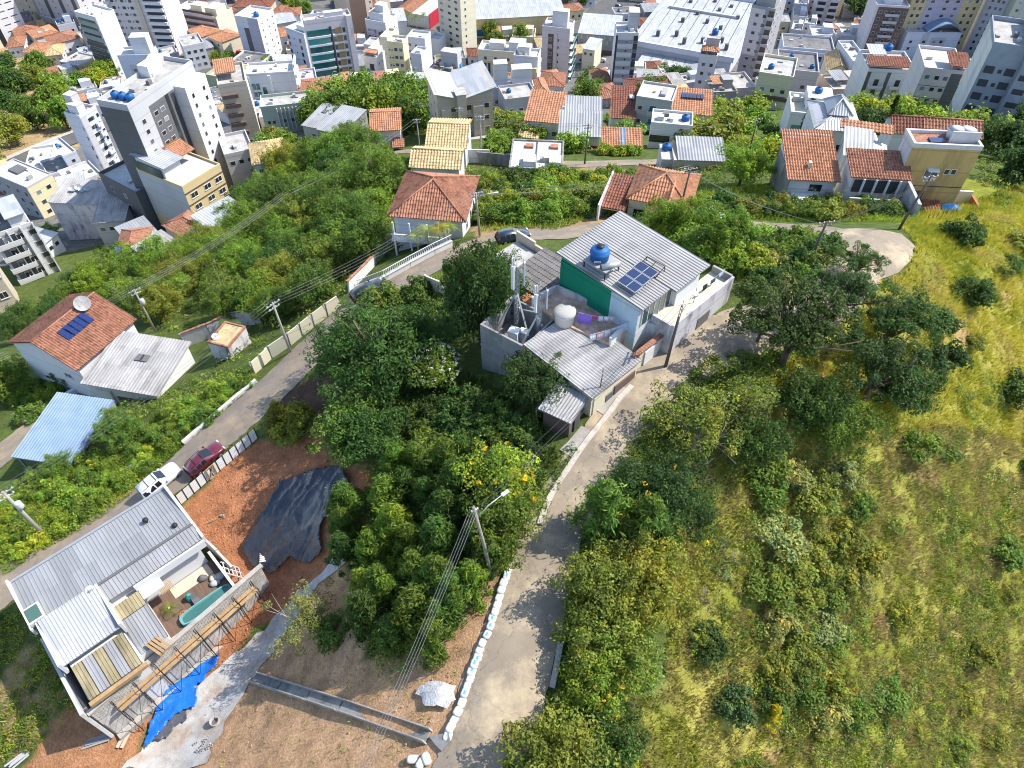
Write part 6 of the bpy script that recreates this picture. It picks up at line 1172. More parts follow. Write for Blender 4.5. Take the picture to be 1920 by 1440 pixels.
# dark roofed house behind
b = Bld('hillside_house', 'house with dark slate roof and stepped tan wall behind the masts', (957,520), (1012,556), (1058,500), 8, None, 4.5, 47.6, GH, 'house'); b.wm = M_CREAM; b.walls(M_WHITE2); b.shed(M_FLATD, 'tile', .6, 'b', .3, .32); b.box('side_terrace', -4.5, -.1, 1.5, b.d, -3, b.h-.6, M_FLAT); b.shed(T_ORANGE, 'tile', .3, 'b', .1, .35, b.w*.7, b.w*1.15, -1.4, -.2, b.h-.4)
for k in range(5): b.box('stepped_wall', -4.8+2.9*k, -1.95+2.9*k, b.d+.3, b.d+.55, -3, b.h+.5-.35*k, M_BEIGE)

# ------------------------------------------------------------------ the building site house
M_BLOCK = brick_mat('concrete_block', (0.44,0.42,0.39), (0.36,0.345,0.32), (0.28,0.26,0.24), 0.40, 0.20)
M_DECK = mat('dark_timber_deck', (0.16,0.10,0.07), 0.8, 0.3, 1.0, stretch=(6,0.6,1), dirt=(0.08,0.06,0.05), damt=.5)
M_CLEAR = mat('yellowed_translucent_sheet', (0.34,0.29,0.17), 0.4, 0.3, 1.2, dirt=(0.14,0.11,0.06), dscale=.8, damt=.7, stretch=(1,.3,1))
b = Bld('site_house', 'house with grey trapezoid metal roof next to the building site', (22,1095), (287,932), None, 8, None, 4.0, 58.0, None, 'house'); b.wm = M_WHITE
b.walls(M_WHITE, .3, 13.6, -7.2, -.3); b.walls(M_WHITE, .8, 5.2, -14.0, -7.2, None, 3.4); b.walls(M_WHITE, 5.2, 7.6, -13.2, -7.2, None, 2.9)
def rpan(x0, x1, y0, y1, z0, z1, m, pitch=.33, name='roof', kind='rib'):
    mb = MB(); panel(mb, (x0,y0,z0),(x1,y0,z0),(x1,y1,z1),(x0,y1,z1), kind, pitch); return mb.obj(name, m, b.o)
rpan(0,14.2,-5.9,0,4.75,4.1,M_ZINC) ; rpan(5.35,14.25,-7.7,-5.93,4.35,4.72,M_ZINC); rpan(0.6,5.3,-10.75,-5.95,4.5,5.15,M_ZINCL,.28)
b.box('roof_curb', 5.3, 5.5, -10.8, -5.9, 3.4, 5.05, M_WHITE2); b.box('roof_curb', .35, .6, -10.8, -5.9, 3.4, 5.0, M_WHITE2); b.box('eave_gutter', -.25, 14.3, .05, .3, 3.85, 4.15, M_STEEL); b.box('ridge_flashing', 5.4, 14.2, -6.05, -5.8, 4.72, 4.84, M_DGREY); b.box('gable_trim', 14.2, 14.45, -7.7, .1, 3.7, 4.6, M_WHITE2); b.box('gable_trim', -.2, 0, -6, .1, 3.7, 4.7, M_WHITE2)
for k in range(5): rpan(.9+.86*k, 1.72+.86*k, -14.2, -10.85, 3.5, 3.9, M_CLEAR if k % 2 == 0 else M_ZINC, .28)
rpan(5.4,7.7,-9.4,-7.9,3.3,3.5,M_CLEAR,.28); rpan(5.4,7.7,-13.2,-9.45,2.95,3.25,M_ZINC,.28)
b.box('front_beam', .7, 5.4, -14.6, -14.25, 3.0, 3.4, M_WOOD); b.box('fascia', 7.6, 14.2, -7.9, -7.7, 3.3, 4.2, M_WHITE); b.box('white_canopy', 7.6, 9.6, -8.9, -7.9, 3.2, 3.35, M_WHITE); b.box('skylight_frame', -.15, 1.2, -5.6, -3.9, 4.62, 4.85, M_CREAM); b.box('skylight_glass', 0, 1.05, -5.45, -4.05, 4.85, 4.88, G_GREEN)
b.strip('f', 0, 1, 0, 0, M_WHITE) if False else None
b.box('veranda_back_wall', 9.8, 14, -5.2, -5.0, 0, 3.3, M_CREAM) if False else None
b.box('deck', 7.6, 13.9, -12.9, -7.25, -.6, .12, M_DECK); b.box('patio_tile', 9.6, 13.4, -8.6, -7.3, .12, .18, M_BEIGE); b.box('yard_wall', 13.95, 14.2, -12.2, -7.3, -3, 1.6, M_WHITE2); b.box('planter', 8.0, 9.6, -10.0, -8.9, .12, .22, M_BROWN); b.box('left_wall', -.25, 0, -14.5, -6, -3, 3.0, M_WHITE2)
for k in range(9): b.box('pergola_slat', 9.0+.13*k, 9.07+.13*k, -8.9, -8.0, 2.2, 2.3, M_WOOD)
SITE = b
# pool, tank, mixer and loose things of the yard
e = empty('plunge_pool', b.world(11.4, -11.3, .12), b.rz, 'teal fibreglass plunge pool in the site house yard', 'pool')
ring = []; nn = 28
for k in range(nn): a = 2*math.pi*k/nn; ca, sa = math.cos(a), math.sin(a); ring.append((2.5*math.copysign(abs(ca)**.5, ca), .68*math.copysign(abs(sa)**.5, sa)))
mb = MB(); vs = [(x,y,.0) for x,y in ring]+[(x,y,.5) for x,y in ring]+[(x*.94,y*.82,.5) for x,y in ring]+[(x*.88,y*.7,.12) for x,y in ring]; fs = []
for r_ in range(3): fs += [(r_*nn+k, r_*nn+(k+1)%nn, (r_+1)*nn+(k+1)%nn, (r_+1)*nn+k) for k in range(nn)]
mb.add(vs, fs); mb.obj('shell', mat('teal_fibreglass', (.14,.36,.36), .4, .1), e); MB().add([(x*.91,y*.76,.34) for x,y in ring], [tuple(range(nn))]).obj('water', mat('pool_water', (.05,.16,.14), .05, .1, spec=.8), e)
e = empty('gas_cylinder', b.world(10.6, -9.6, .12), 0, 'turquoise drum standing on the dark timber deck', 'drum'); MB().lathe([(.3,0),(.32,.1),(.3,.7),(.15,.85),(.1,.95)], n=16).obj('body', mat('turquoise_paint', (.02,.35,.36), .5), e)
e = empty('deck_chair', b.world(10.9, -10.3, .12), .8, 'dark folding chair beside the turquoise drum', 'chair'); MB().box(-.3,.3,-.3,.3,.35,.42).obj('seat', M_DGREY, e); q = MB(); q.bar((0,.3,.4),(0,.5,.95),.55,.05); q.obj('backrest', M_DGREY, e); [MB().box(x-.03,x+.03,y-.03,y+.03,0,.35).obj('leg', M_STEEL, e) for x in (-.25,.25) for y in (-.25,.25)]
e = empty('garden_hose', b.world(9.5, -10.7, .14), 0, 'coiled orange hose on the dark timber deck', 'hose'); mb = MB(); pts = [((.45+.12*math.sin(k*.7))*math.cos(k*.5), (.35+.1*math.sin(k*.9))*math.sin(k*.5), .03+.004*k) for k in range(44)]; mb.tube(pts, .03, 5); mb.obj('coil', mat('orange_rubber', (.7,.22,.08), .6), e)
e = empty('workbench', b.world(7.9, -12.3, .12), b.rz, 'small yellow crate at the deck corner by the pool', 'crate'); MB().box(-.35,.35,-.3,.3,0,.35).obj('box', M_YELLOW, e); MB().box(-.28,.28,-.23,.23,.36,.38).obj('lid', M_WOOD, e)
e = empty('wood_stack', b.world(6.7, -13.6, 2.9), b.rz+.3, 'pale plywood boards leaning on the lower site house roof', 'boards'); [MB().box(-.5+.3*k,-.3+.3*k,-.8,.9,.05+.02*k,.5-.1*k).obj('board', M_WOOD, e) for k in range(4)]
dish(b.world(4.9, -6.2, 4.75), .42, 'white satellite dish on the grey trapezoid site roof', .6, M_WHITEP)
for x, y, nm in ((11.3,-2.6,'left'),(13.0,-5.0,'right')):
    e = empty('roof_ventilator', b.world(x, y, 4.3), .3, f'{nm} black mushroom ventilator on the grey site house roof', 'ventilator', 'black roof ventilators'); MB().lathe([(.12,0),(.12,.5)], n=10).obj('pipe', M_BLACK, e); MB().lathe([(.28,.5),(.24,.62),(.05,.72)], n=14).obj('cap', M_BLACK, e)
e = empty('debris_heap', b.world(13.0, -9.2, .12), .4, 'heap of grey plastic sheet and sacks in the yard corner', 'debris'); mb = MB()
rg = random.Random(3)
for k in range(5): mb = MB(); mb.lathe([(.02,0),(.4,.06),(.45,.25),(.2,.45),(.02,.5)], n=9); q = mb.obj('sack', rg.choice([M_LGREY,M_CREAM,M_DGREY]), e); q.location = (rg.uniform(-.9,.9), rg.uniform(-.7,.7), 0); q.scale = (rg.uniform(.6,1.2), rg.uniform(.6,1.1), rg.uniform(.6,1))
# block wall with scaffolding
p0, p1 = np.array(P(165,1337,H-59.7)), np.array(P(487,1061,H-59.7)); wd = p1-p0; WL = float(np.linalg.norm(wd[:2])); wz = math.atan2(wd[1], wd[0])
e = empty('block_wall', (p0[0],p0[1],H-65.6), wz, 'long new concrete block wall with timber beam beside the excavation', 'wall'); WALL = e
mb = MB(); mb.box(0, WL, -.1, .1, -.5, 5.7); q = mb.obj('blockwork', M_BLOCK, e); q.rotation_euler = (0,0,0)
# blocks laid as pieces along the outer face
blk = MB().box(-.195,.195,-.03,.03,-.095,.095).mesh('block', M_CONC); blk2 = MB().box(-.195,.195,-.03,.03,-.095,.095).mesh('block', M_BLOCK)
rg = random.Random(11); nblk = 0
for r_ in range(8):
    n = int(WL/.42)
    for k in range(n):
        if nblk >= 290: break
        o_ = bpy.data.objects.new('block', blk if rg.random() < .5 else blk2); o_.location = (.25+.42*k+(.2 if r_ % 2 else 0), -.115-rg.uniform(0,.02), 5.58-.215*r_); link(o_, e); nblk += 1
MB().box(-.1, WL+.2, -.22, .22, 5.7, 5.88).obj('capping_beam', M_CONC, e); MB().box(0, WL, .12, .16, 5.3, 5.65).obj('shuttering_board', M_WOOD, e)
MB().box(-.1, .15, .1, 2.0, 0, 5.8).obj('return_wall', M_CONC, e); MB().box(0, WL, -.7, -.16, -1.2, .6).obj('footing', M_CONC, e)
ORD = ['first','second','third','fourth','fifth','sixth','seventh','eighth']
for k in range(8):
    x = 1.6+k*(WL-3)/7; c = np.array([p0[0]+math.cos(wz)*x+math.sin(wz)*.75, p0[1]+math.sin(wz)*x-math.cos(wz)*.75])
    s = empty('scaffold_frame', (c[0],c[1],hz(c[0],c[1])-.1), wz, f'{ORD[k]} tubular scaffold frame from the left along the block wall', 'scaffold', 'scaffold frames along the block wall')
    hh = H-60.2-(hz(c[0],c[1])-.1)
    for q in (-.5,.5): MB().tube([(0,q,0),(0,q,hh)], .03, 6).obj('upright', M_BLACK, s)
    for j in range(6): MB().tube([(0,-.5,.4+j*(hh-.5)/5),(0,.5,.4+j*(hh-.5)/5)], .022, 5).obj('rung', M_BLACK, s)
    MB().tube([(0,-.5,.3),((WL-3)/7*.9,-.5,hh-.4)], .02, 5).obj('diagonal_brace', M_BLACK, s)
    if k < 7: pl = MB().box(.05,(WL-3)/7-.05,-.45,-.1,hh-.75,hh-.69).obj('plank', M_WOOD, s); MB().box(.02,(WL-3)/7-.08,.0,.35,hh-.72,hh-.66).obj('plank', M_WOOD, s)
# ladder / pallet at the end of the wall, planks, mixer, blocks
c = TW((445,1060),61.5); e = empty('timber_frame', (c[0],c[1],hz(c[0],c[1])), wz+1.2, 'grey timber ladder frame leaning at the end of the block wall', 'ladder'); [MB().bar((x,0,0),(x,1.2,2.4),.1).obj('rail', M_LGREY, e) for x in (-.6,0,.6)]; [MB().bar((-.6,.12+.24*k,.24+.48*k),(.6,.12+.24*k,.24+.48*k),.08).obj('rung', M_LGREY, e) for k in range(5)]
c = TW((498,1040),61.5); e = empty('pallet', (c[0],c[1],hz(c[0],c[1])+.3), wz+.9, 'white slatted pallet standing by the black tarpaulin', 'pallet'); [MB().box(-.6+.22*k,-.45+.22*k,-.6,.6,.1,.16).obj('slat', M_WHITEP, e) for k in range(6)]; [MB().box(-.6,.65,y-.05,y+.05,0,.1).obj('bearer', M_WOOD, e) for y in (-.5,0,.5)]
rg = random.Random(21)
def planks(px, n, ln, label, m=M_WOOD, rz=0.0, w=.16):
    c = G(*px); e = empty('plank_pile', c, rz, label, 'planks')
    for k in range(n): q = MB().box(-ln/2,ln/2,-w/2,w/2,0,.05).obj('plank', m, e); q.location = (rg.uniform(-.3,.3), (k-n/2)*w*1.05, .03+.05*(k%2)); q.rotation_euler = (0,0,rg.uniform(-.12,.12))
planks((185,1385), 5, 2.2, 'dark weathered planks lying below the left wall end', M_GREY, .3); planks((45,1415), 4, 2.6, 'pale long planks in the bottom left corner', M_LGREY, .9); planks((232,1380), 2, 2.4, 'two broad formwork boards beside the blue tarpaulin', M_BEIGE, 1.35, .3); planks((400,975), 3, 1.0, 'crossed sticks on the red earth lot', M_WOOD, .5, .06)
c = G(405,1355); e = empty('drum', c, 0, 'open round cement drum with dark inside on the concrete path', 'drum'); mb = MB(); mb.lathe([(.4,0),(.42,.55),(.36,.55),(.34,.1)], n=20); mb.obj('shell', M_CONC, e); MB().lathe([(.33,.12),(.01,.12)], n=20, cap=False).obj('cement', M_DGREY, e)
for k,(x,y) in enumerate(((368,1395),(376,1402),(384,1395),(380,1408),(390,1404),(372,1410),(396,1398),(386,1388))):
    c = G(x,y); e = tag(MB().add([(-.2,-.1,0),(.2,-.1,0),(.2,.1,0),(-.2,.1,0),(-.2,-.1,.2),(.2,-.1,.2),(.2,.1,.2),(-.2,.1,.2)], [(0,3,2,1),(4,5,6,7),(0,1,5,4),(1,2,6,5),(2,3,7,6),(3,0,4,7)]).box(-.15,-.02,-.06,.06,.2,.205,1).box(.02,.15,-.06,.06,.2,.205,1).obj('hollow_block', [M_CONC, M_CHAR]), f'{ORDN[k]} hollow concrete block of the small pile on the concrete path', 'block', 'loose concrete blocks on the path'); e.location = c; e.rotation_euler = (0,0,.5+k*.4)  # charcoal plates on top paint the shade in the holes
# concrete path, tarpaulins, rubble
M_PATH = mat('splashed_cement', (0.50,0.48,0.45), .95, .25, .7, bump=.4, bscale=8, dirt=(0.36,0.24,0.15), dscale=.45, damt=.85)
patch('site_path', [(640,1005),(615,1060),(560,1110),(480,1190),(420,1240),(345,1310),(290,1370),(225,1440),(380,1440),(420,1360),(470,1280),(530,1190),(600,1100),(650,1050)], M_PATH, dz=.1, jag=.35, step=.8, seed=4)
def tarp(name, pxs, m, label, seed, amp=.35, dz=.25):
    o = patch(name, pxs, m, dz, .12, .2, seed=seed); me = o.data; n = len(me.vertices); co = np.empty(n*3, np.float32); me.vertices.foreach_get('co', co); co = co.reshape(-1,3)
    x, y = co[:,0], co[:,1]
    wp = vnoise(x, y, 2.2, seed)*5+vnoise(x, y, .8, seed+2)*1.3; u = x*.72-y*.70
    tt = x*.70+y*.72+wp*.12; rd = lambda f, k: 1-np.abs(2*vnoise(u*f+wp*.22*f, tt*f*.28, 1.0, seed+k)-1)
    w_ = rd(1.1,1)**2*.55 + rd(2.6,2)**2*.28 + rd(6.0,3)**2*.13 + vnoise(x, y, 1.8, seed+7)*.5
    co[:,2] += amp*w_; me.vertices.foreach_set('co', co.ravel()); me.update(); del o['kind']
    me.shade_smooth(); sm = o.modifiers.new('thickness', 'SOLIDIFY'); sm.thickness = .03
    return tag(o, label, 'tarpaulin')
M_TARPK = mat('black_plastic_sheet', (0.035,0.037,0.046), .24, .3, 1.0, spec=.6, bump=.35, bscale=4.0, dirt=(.10,.07,.05), dscale=.5, damt=.5); M_TARPB = mat('blue_plastic_sheet', (0.01,0.15,0.62), .35, .15, 1.2, spec=.5, bump=.6, bscale=3.5); M_TARPG = mat('grey_plastic_sheet', (0.10,0.10,0.115), .35, .3, 1.2, spec=.5, bump=.7, bscale=4)
tarp('black_tarpaulin', [(527,908),(560,896),(612,882),(640,880),(652,905),(648,935),(620,960),(600,1000),(605,1040),(580,1060),(545,1050),(512,1082),(470,1060),(452,1025),(470,1005),(500,960)], M_TARPK, 'huge crumpled black plastic sheet over the red earth bank', 2, .5)
tarp('blue_tarpaulin', [(x+12,y+8) for x,y in ((402,1222),(400,1238),(376,1264),(360,1282),(358,1320),(332,1326),(302,1356),(280,1384),(266,1396),(264,1380),(280,1336),(300,1296),(308,1284),(340,1264),(370,1242))], M_TARPB, 'bright blue tarpaulin strip below the block wall', 5, .35, .3)
tarp('grey_tarpaulin', [(330,1330),(352,1336),(356,1350),(330,1365),(318,1385),(295,1392),(284,1388),(300,1365)], M_TARPG, 'crumpled dark grey plastic sheet beside the blue tarpaulin', 8, .3)
rb = patch('gravel_heap', [(786,1290),(806,1282),(835,1286),(856,1290),(852,1312),(836,1330),(812,1328),(792,1318),(782,1304)], mat('white_rubble', (.62,.60,.57), .95, .25, 3, bump=.8, bscale=6), .15, .2, .35, seed=6, relief=.0)
me = rb.data; co = np.array([v.co[:] for v in me.vertices]); cc = co.mean(0); dd = np.linalg.norm((co-cc)[:,:2], axis=1); co[:,2] += np.clip(1.5-dd,0,1.5)*.35 + .18*vnoise(co[:,0], co[:,1], .3, 4); me.vertices.foreach_set('co', co.astype(np.float32).ravel()); me.update(); tag(rb, 'pale heap of rubble and lime beside the bag kerb', 'heap', kind='thing')
# drain channel
def dpt(px): return G(*px)
ch = [G(476,1272), G(640,1325), G(805,1383)]
e = empty('drain_channel', ch[0], 0, 'open concrete drain channel crossing the bare earth', 'drain')
for i in range(6):
    t0, t1 = i/6, (i+1)/6-.006
    def at_(t): 
        t *= 2; k = min(int(t),1); return ch[k]+(ch[k+1]-ch[k])*(t-k)
    a, c = at_(t0), at_(t1); a = a-ch[0]; c = c-ch[0]; a = Vector(a)+Vector((0,0,.28)); c = Vector(c)+Vector((0,0,.28)); d = (c-a).normalized(); n = Vector((-d.y,d.x,0)).normalized()
    for s_ in (-1,1): q = MB(); q.bar(a+n*s_*.42, c+n*s_*.42, .09, .5); q.obj('channel_side', M_CONC, e)
    q = MB(); q.bar(a-Vector((0,0,.18)), c-Vector((0,0,.18)), .8, .08); q.obj('channel_bed', M_RAW, e)
fl_ = [G(805,1383), G(842,1376), G(845,1392), G(828,1410), G(818,1400)]; q = MB(); q.prism([(p[0]-ch[0][0],p[1]-ch[0][1]) for p in fl_], lambda x,y: hz(x+ch[0][0],y+ch[0][1])-ch[0][2]-.2, lambda x,y: hz(x+ch[0][0],y+ch[0][1])-ch[0][2]+.3); q.obj('inlet_slab', M_RAW, e)

# ------------------------------------------------------------------ bags along the hill road
bagm = MB(); vs = []; nu, nv = 10, 7
M_BAG = mat('white_woven_bag', (.62,.62,.60), .9, .2, 2.5, dirt=(.36,.31,.24), dscale=1.8, damt=.75); M_BAGB = mat('blue_print', (.08,.42,.62), .9, .2)
for j in range(nv):
    ph = -math.pi/2+math.pi*j/(nv-1)
    for i in range(nu): a = 2*math.pi*i/nu; f = lambda c, p: math.copysign(abs(c)**p, c); vs.append((.33*f(math.cos(a),.6)*f(math.cos(ph),.5), .22*f(math.sin(a),.6)*f(math.cos(ph),.5), .13+.13*f(math.sin(ph),.8)))
bagm.add(vs, [(j*nu+i, j*nu+(i+1)%nu, (j+1)*nu+(i+1)%nu, (j+1)*nu+i) for j in range(nv-1) for i in range(nu)], 0, True)
bag0 = bagm.mesh('bag', M_BAG); prt = MB().box(-.12,.12,-.05,.05,.262,.268).mesh('print', M_BAGB)
line = smoothpts([G(*p) for p in ((958,1058),(945,1095),(930,1140),(918,1180),(900,1220),(884,1265),(870,1310),(852,1352),(838,1385))], 10)
acc = 0; last = line[0]; cnt = 0; rg = random.Random(4)
for i in range(1, len(line)):
    d = line[i]-line[i-1]; acc += np.linalg.norm(d)
    if acc > .47:
        acc = 0; a = math.atan2(d[1], d[0])+rg.uniform(-.12,.12)
        e = bpy.data.objects.new('cement_bag', bag0); e.location = (line[i][0]+rg.uniform(-.05,.05), line[i][1], hz(*line[i])+.05); e.rotation_euler = (0,0,a); e.scale = (rg.uniform(1.0,1.15), rg.uniform(1.15,1.45), rg.uniform(.8,1.2)); link(e)
        tag(e, f'{ORDN[min(cnt,25)]} filled white bag from the pole in the row edging the hill road', 'bag', 'white bags edging the hill road')
        if rg.random() < .4:
            q = bpy.data.objects.new('print_mark', prt); link(q, e); q.location = (rg.uniform(-.1,.1), 0, 0)
        cnt += 1
for k,(x,y) in enumerate(((775,1425),(790,1432),(800,1424))):
    c = G(x,y); e = bpy.data.objects.new('cement_bag', bag0); e.location = c; e.rotation_euler = (0,0,k); e.scale = (1.3,1.3,1.3); link(e); tag(e, f'{["left","middle","right"][k]} loose white bag at the bottom edge beside the road', 'bag')
# kerbs
def kerb(name, pts, label, m=M_KERB, w=.35, hh=.3, seg=2.0, world=False):
    c = smoothpts([G(*p) for p in pts], 8); e = empty(name, (c[0][0],c[0][1],hz(*c[0])), 0, label, 'kerb')
    acc = [c[0]]; run = 0
    for i in range(1, len(c)):
        run += np.linalg.norm(c[i]-c[i-1])
        if run > seg: acc.append(c[i]); run = 0
    acc.append(c[-1])
    for i in range(len(acc)-1):
        a, d = acc[i], acc[i+1]
        if np.linalg.norm(d-a) < .2: continue
        d = a+(d-a)*.99; za, zd = hz(*a)+hh/2-.05, hz(*d)+hh/2-.05; o_ = np.array(e.location); q = MB(); q.bar((a[0]-o_[0],a[1]-o_[1],za-o_[2]),(d[0]-o_[0],d[1]-o_[1],zd-o_[2]), w, hh); q.obj('kerbstone', m, e)
    return e
kerb('kerb', [(1012,985),(1030,935),(1062,885),(1095,835),(1135,785),(1160,750),(1185,725)], 'pale irregular concrete kerb on the left of the hill road', M_KERB, .45, .28, 1.4)
kerb('kerb', [(1035,1290),(1045,1240),(1052,1200)], 'short worn kerb on the right side of the hill road', M_KERB, .4, .2, 1.2)
kerb('kerb', [(345,833),(400,785),(450,742),(482,716)], 'white low parapet kerb on the left of the lower road', M_WHITE2, .35, .55, 1.6)
patch('driveway_slab', [(1100,760),(1150,715),(1182,735),(1140,785)], M_CONC, .12, .05, .8)
patch('driveway_slab', [(1050,845),(1090,800),(1118,815),(1075,862)], M_CONC, .12, .05, .8)

# ------------------------------------------------------------------ walls and fences by the lower road
def wallline(name, pts, label, hh, m, th=.2, cop=None, post=None, seg=2.5, cat='wall', pm=None, base=-.8):
    P3 = [G(*p) for p in pts]; e = empty(name, P3[0], 0, label, cat); o_ = P3[0]
    for i in range(len(P3)-1):
        a, c = P3[i], P3[i+1]; L = np.linalg.norm((c-a)[:2]); n = max(1, int(L/seg))
        for k in range(n):
            p, q = a+(c-a)*k/n, a+(c-a)*((k+.985)/n); zp, zq = hz(p[0],p[1])-o_[2], hz(q[0],q[1])-o_[2]; p = p-o_; q = q-o_
            w_ = MB(); w_.bar((p[0],p[1],zp+(hh+base)/2),(q[0],q[1],zq+(hh+base)/2), th, hh-base); w_.obj('wall_panel', m, e)
            if cop: w_ = MB(); w_.bar((p[0],p[1],zp+hh+.05),(q[0],q[1],zq+hh+.05), th+.16, .1); w_.obj('coping', cop, e)
            if post: MB().box(p[0]-.1,p[0]+.1,p[1]-.1,p[1]+.1,zp+base,zp+hh+.12).obj('post', pm or m, e)
    return e
wallline('panel_wall', [(478,702),(510,672),(545,648),(590,612),(640,575)], 'beige concrete panel wall with posts along the lower road', 1.9, M_CREAM, .12, None, True, 1.6, pm=M_RAW)
wallline('white_wall', [(655,548),(690,512),(745,448)], 'white garden wall with red coping sloping up to the big house', 1.7, M_WHITE, .2, T_RED)
e = wallline('baluster_wall', [(672,548),(720,530),(770,502),(815,478),(848,462)], 'low white wall carrying the criss-cross garden fence', .9, M_WHITE2, .25, M_LGREY, True, 3.2)
P3 = [G(*p) for p in ((672,548),(720,530),(770,502),(815,478),(848,462))]; o_ = np.array(e.location)
for i in range(4):
    a, c = P3[i]-o_, P3[i+1]-o_; n = 12
    for k in range(n): p, q = Vector(a+(c-a)*k/n), Vector(a+(c-a)*(k+1)/n); w_ = MB(); w_.bar(p+Vector((0,0,1.0)), q+Vector((0,0,1.8)), .05); w_.bar(p+Vector((0,0,1.8)), q+Vector((0,0,1.8)), .06); w_.obj('fence_bar', M_WHITEP, e)
wallline('grey_wall', [(898,306),(930,309),(958,312)], 'long grey retaining wall beside the straw tiled house', 2.2, M_RAW, .25)
wallline('beige_wall', [(800,540),(835,555),(858,548)], 'short cream gate wall beside the tall dark tree', 1.8, M_CREAM, .18, None, True, 2)
wallline('striped_kerb_wall', [(35,795),(100,762),(160,728)], 'white striped low wall along the side street', .9, M_WHITE, .5)
wallline('stained_wall', [(350,650),(398,632),(440,612),(490,606)], 'dark stained garden wall with red coping behind the grey roof', 2.6, M_STAIN, .2, T_RED)
wallline('site_side_wall', [(385,1020),(412,1045),(440,1075)], 'dusty white wall closing the yard towards the red earth', 2.0, M_WHITE2, .2)
# white slat fence
fp = [G(*p) for p in ((327,958),(405,890),(484,822))]; e = empty('slat_fence', fp[0], 0, 'white horizontal slat fence with dark posts along the red earth lot', 'fence'); o_ = fp[0]
tot = [np.linalg.norm(fp[1]-fp[0]), np.linalg.norm(fp[2]-fp[1])]; npan = 13
def fat(t):
    s_ = t*sum(tot); return fp[0]+(fp[1]-fp[0])*(s_/tot[0]) if s_ < tot[0] else fp[1]+(fp[2]-fp[1])*((s_-tot[0])/tot[1])
for k in range(npan+1):
    p = fat(k/npan); zz = hz(p[0],p[1]); p = p-o_; zz -= o_[2]; MB().box(p[0]-.05,p[0]+.05,p[1]-.05,p[1]+.05,zz-.4,zz+1.75).obj('post', M_BLACK, e)
    if k < npan:
        q = fat((k+1)/npan); zq = hz(q[0],q[1])-o_[2]; q = q-o_
        for j in range(7): w_ = MB(); w_.bar((p[0],p[1],zz+.2+.22*j),(q[0],q[1],zq+.2+.22*j), .03, .155); w_.obj('slat', M_WHITEP, e)
p, q = fat(.42)-o_, fat(.50)-o_; w_ = MB(); n_ = Vector((q[1]-p[1], -(q[0]-p[0]), 0)).normalized()*.12
for a, c in (((0,.1),(0,1.7)),((1,.1),(1,1.7)),((0,.1),(1,.1)),((0,1.7),(1,1.7)),((0,.1),(1,1.7))): A_ = Vector(p+(q-p)*a[0])+Vector((0,0,a[1]+.0)); B_ = Vector(p+(q-p)*c[0])+Vector((0,0,c[1])); w_.bar(A_+n_, B_+n_, .1)
w_.obj('timber_gate', M_WOOD, e)
e = tag(MB().box(-1.6,1.6,-.35,.35,0,.35).obj('concrete_beam', M_CONC), 'pale concrete beam lying on the grassy road bank', 'beam'); e.location = G(262,872); e.rotation_euler = (0,0,.72)
e = tag(MB().box(-.2,.2,-.1,.1,0,.2).box(-.15,-.02,-.06,.06,.2,.205,1).box(.02,.15,-.06,.06,.2,.205,1).obj('hollow_block', [M_CONC, M_CHAR]), 'single grey concrete block lying on the red earth lot', 'block'); e.location = G(417,968)  # holes are charcoal plates, their shade painted on

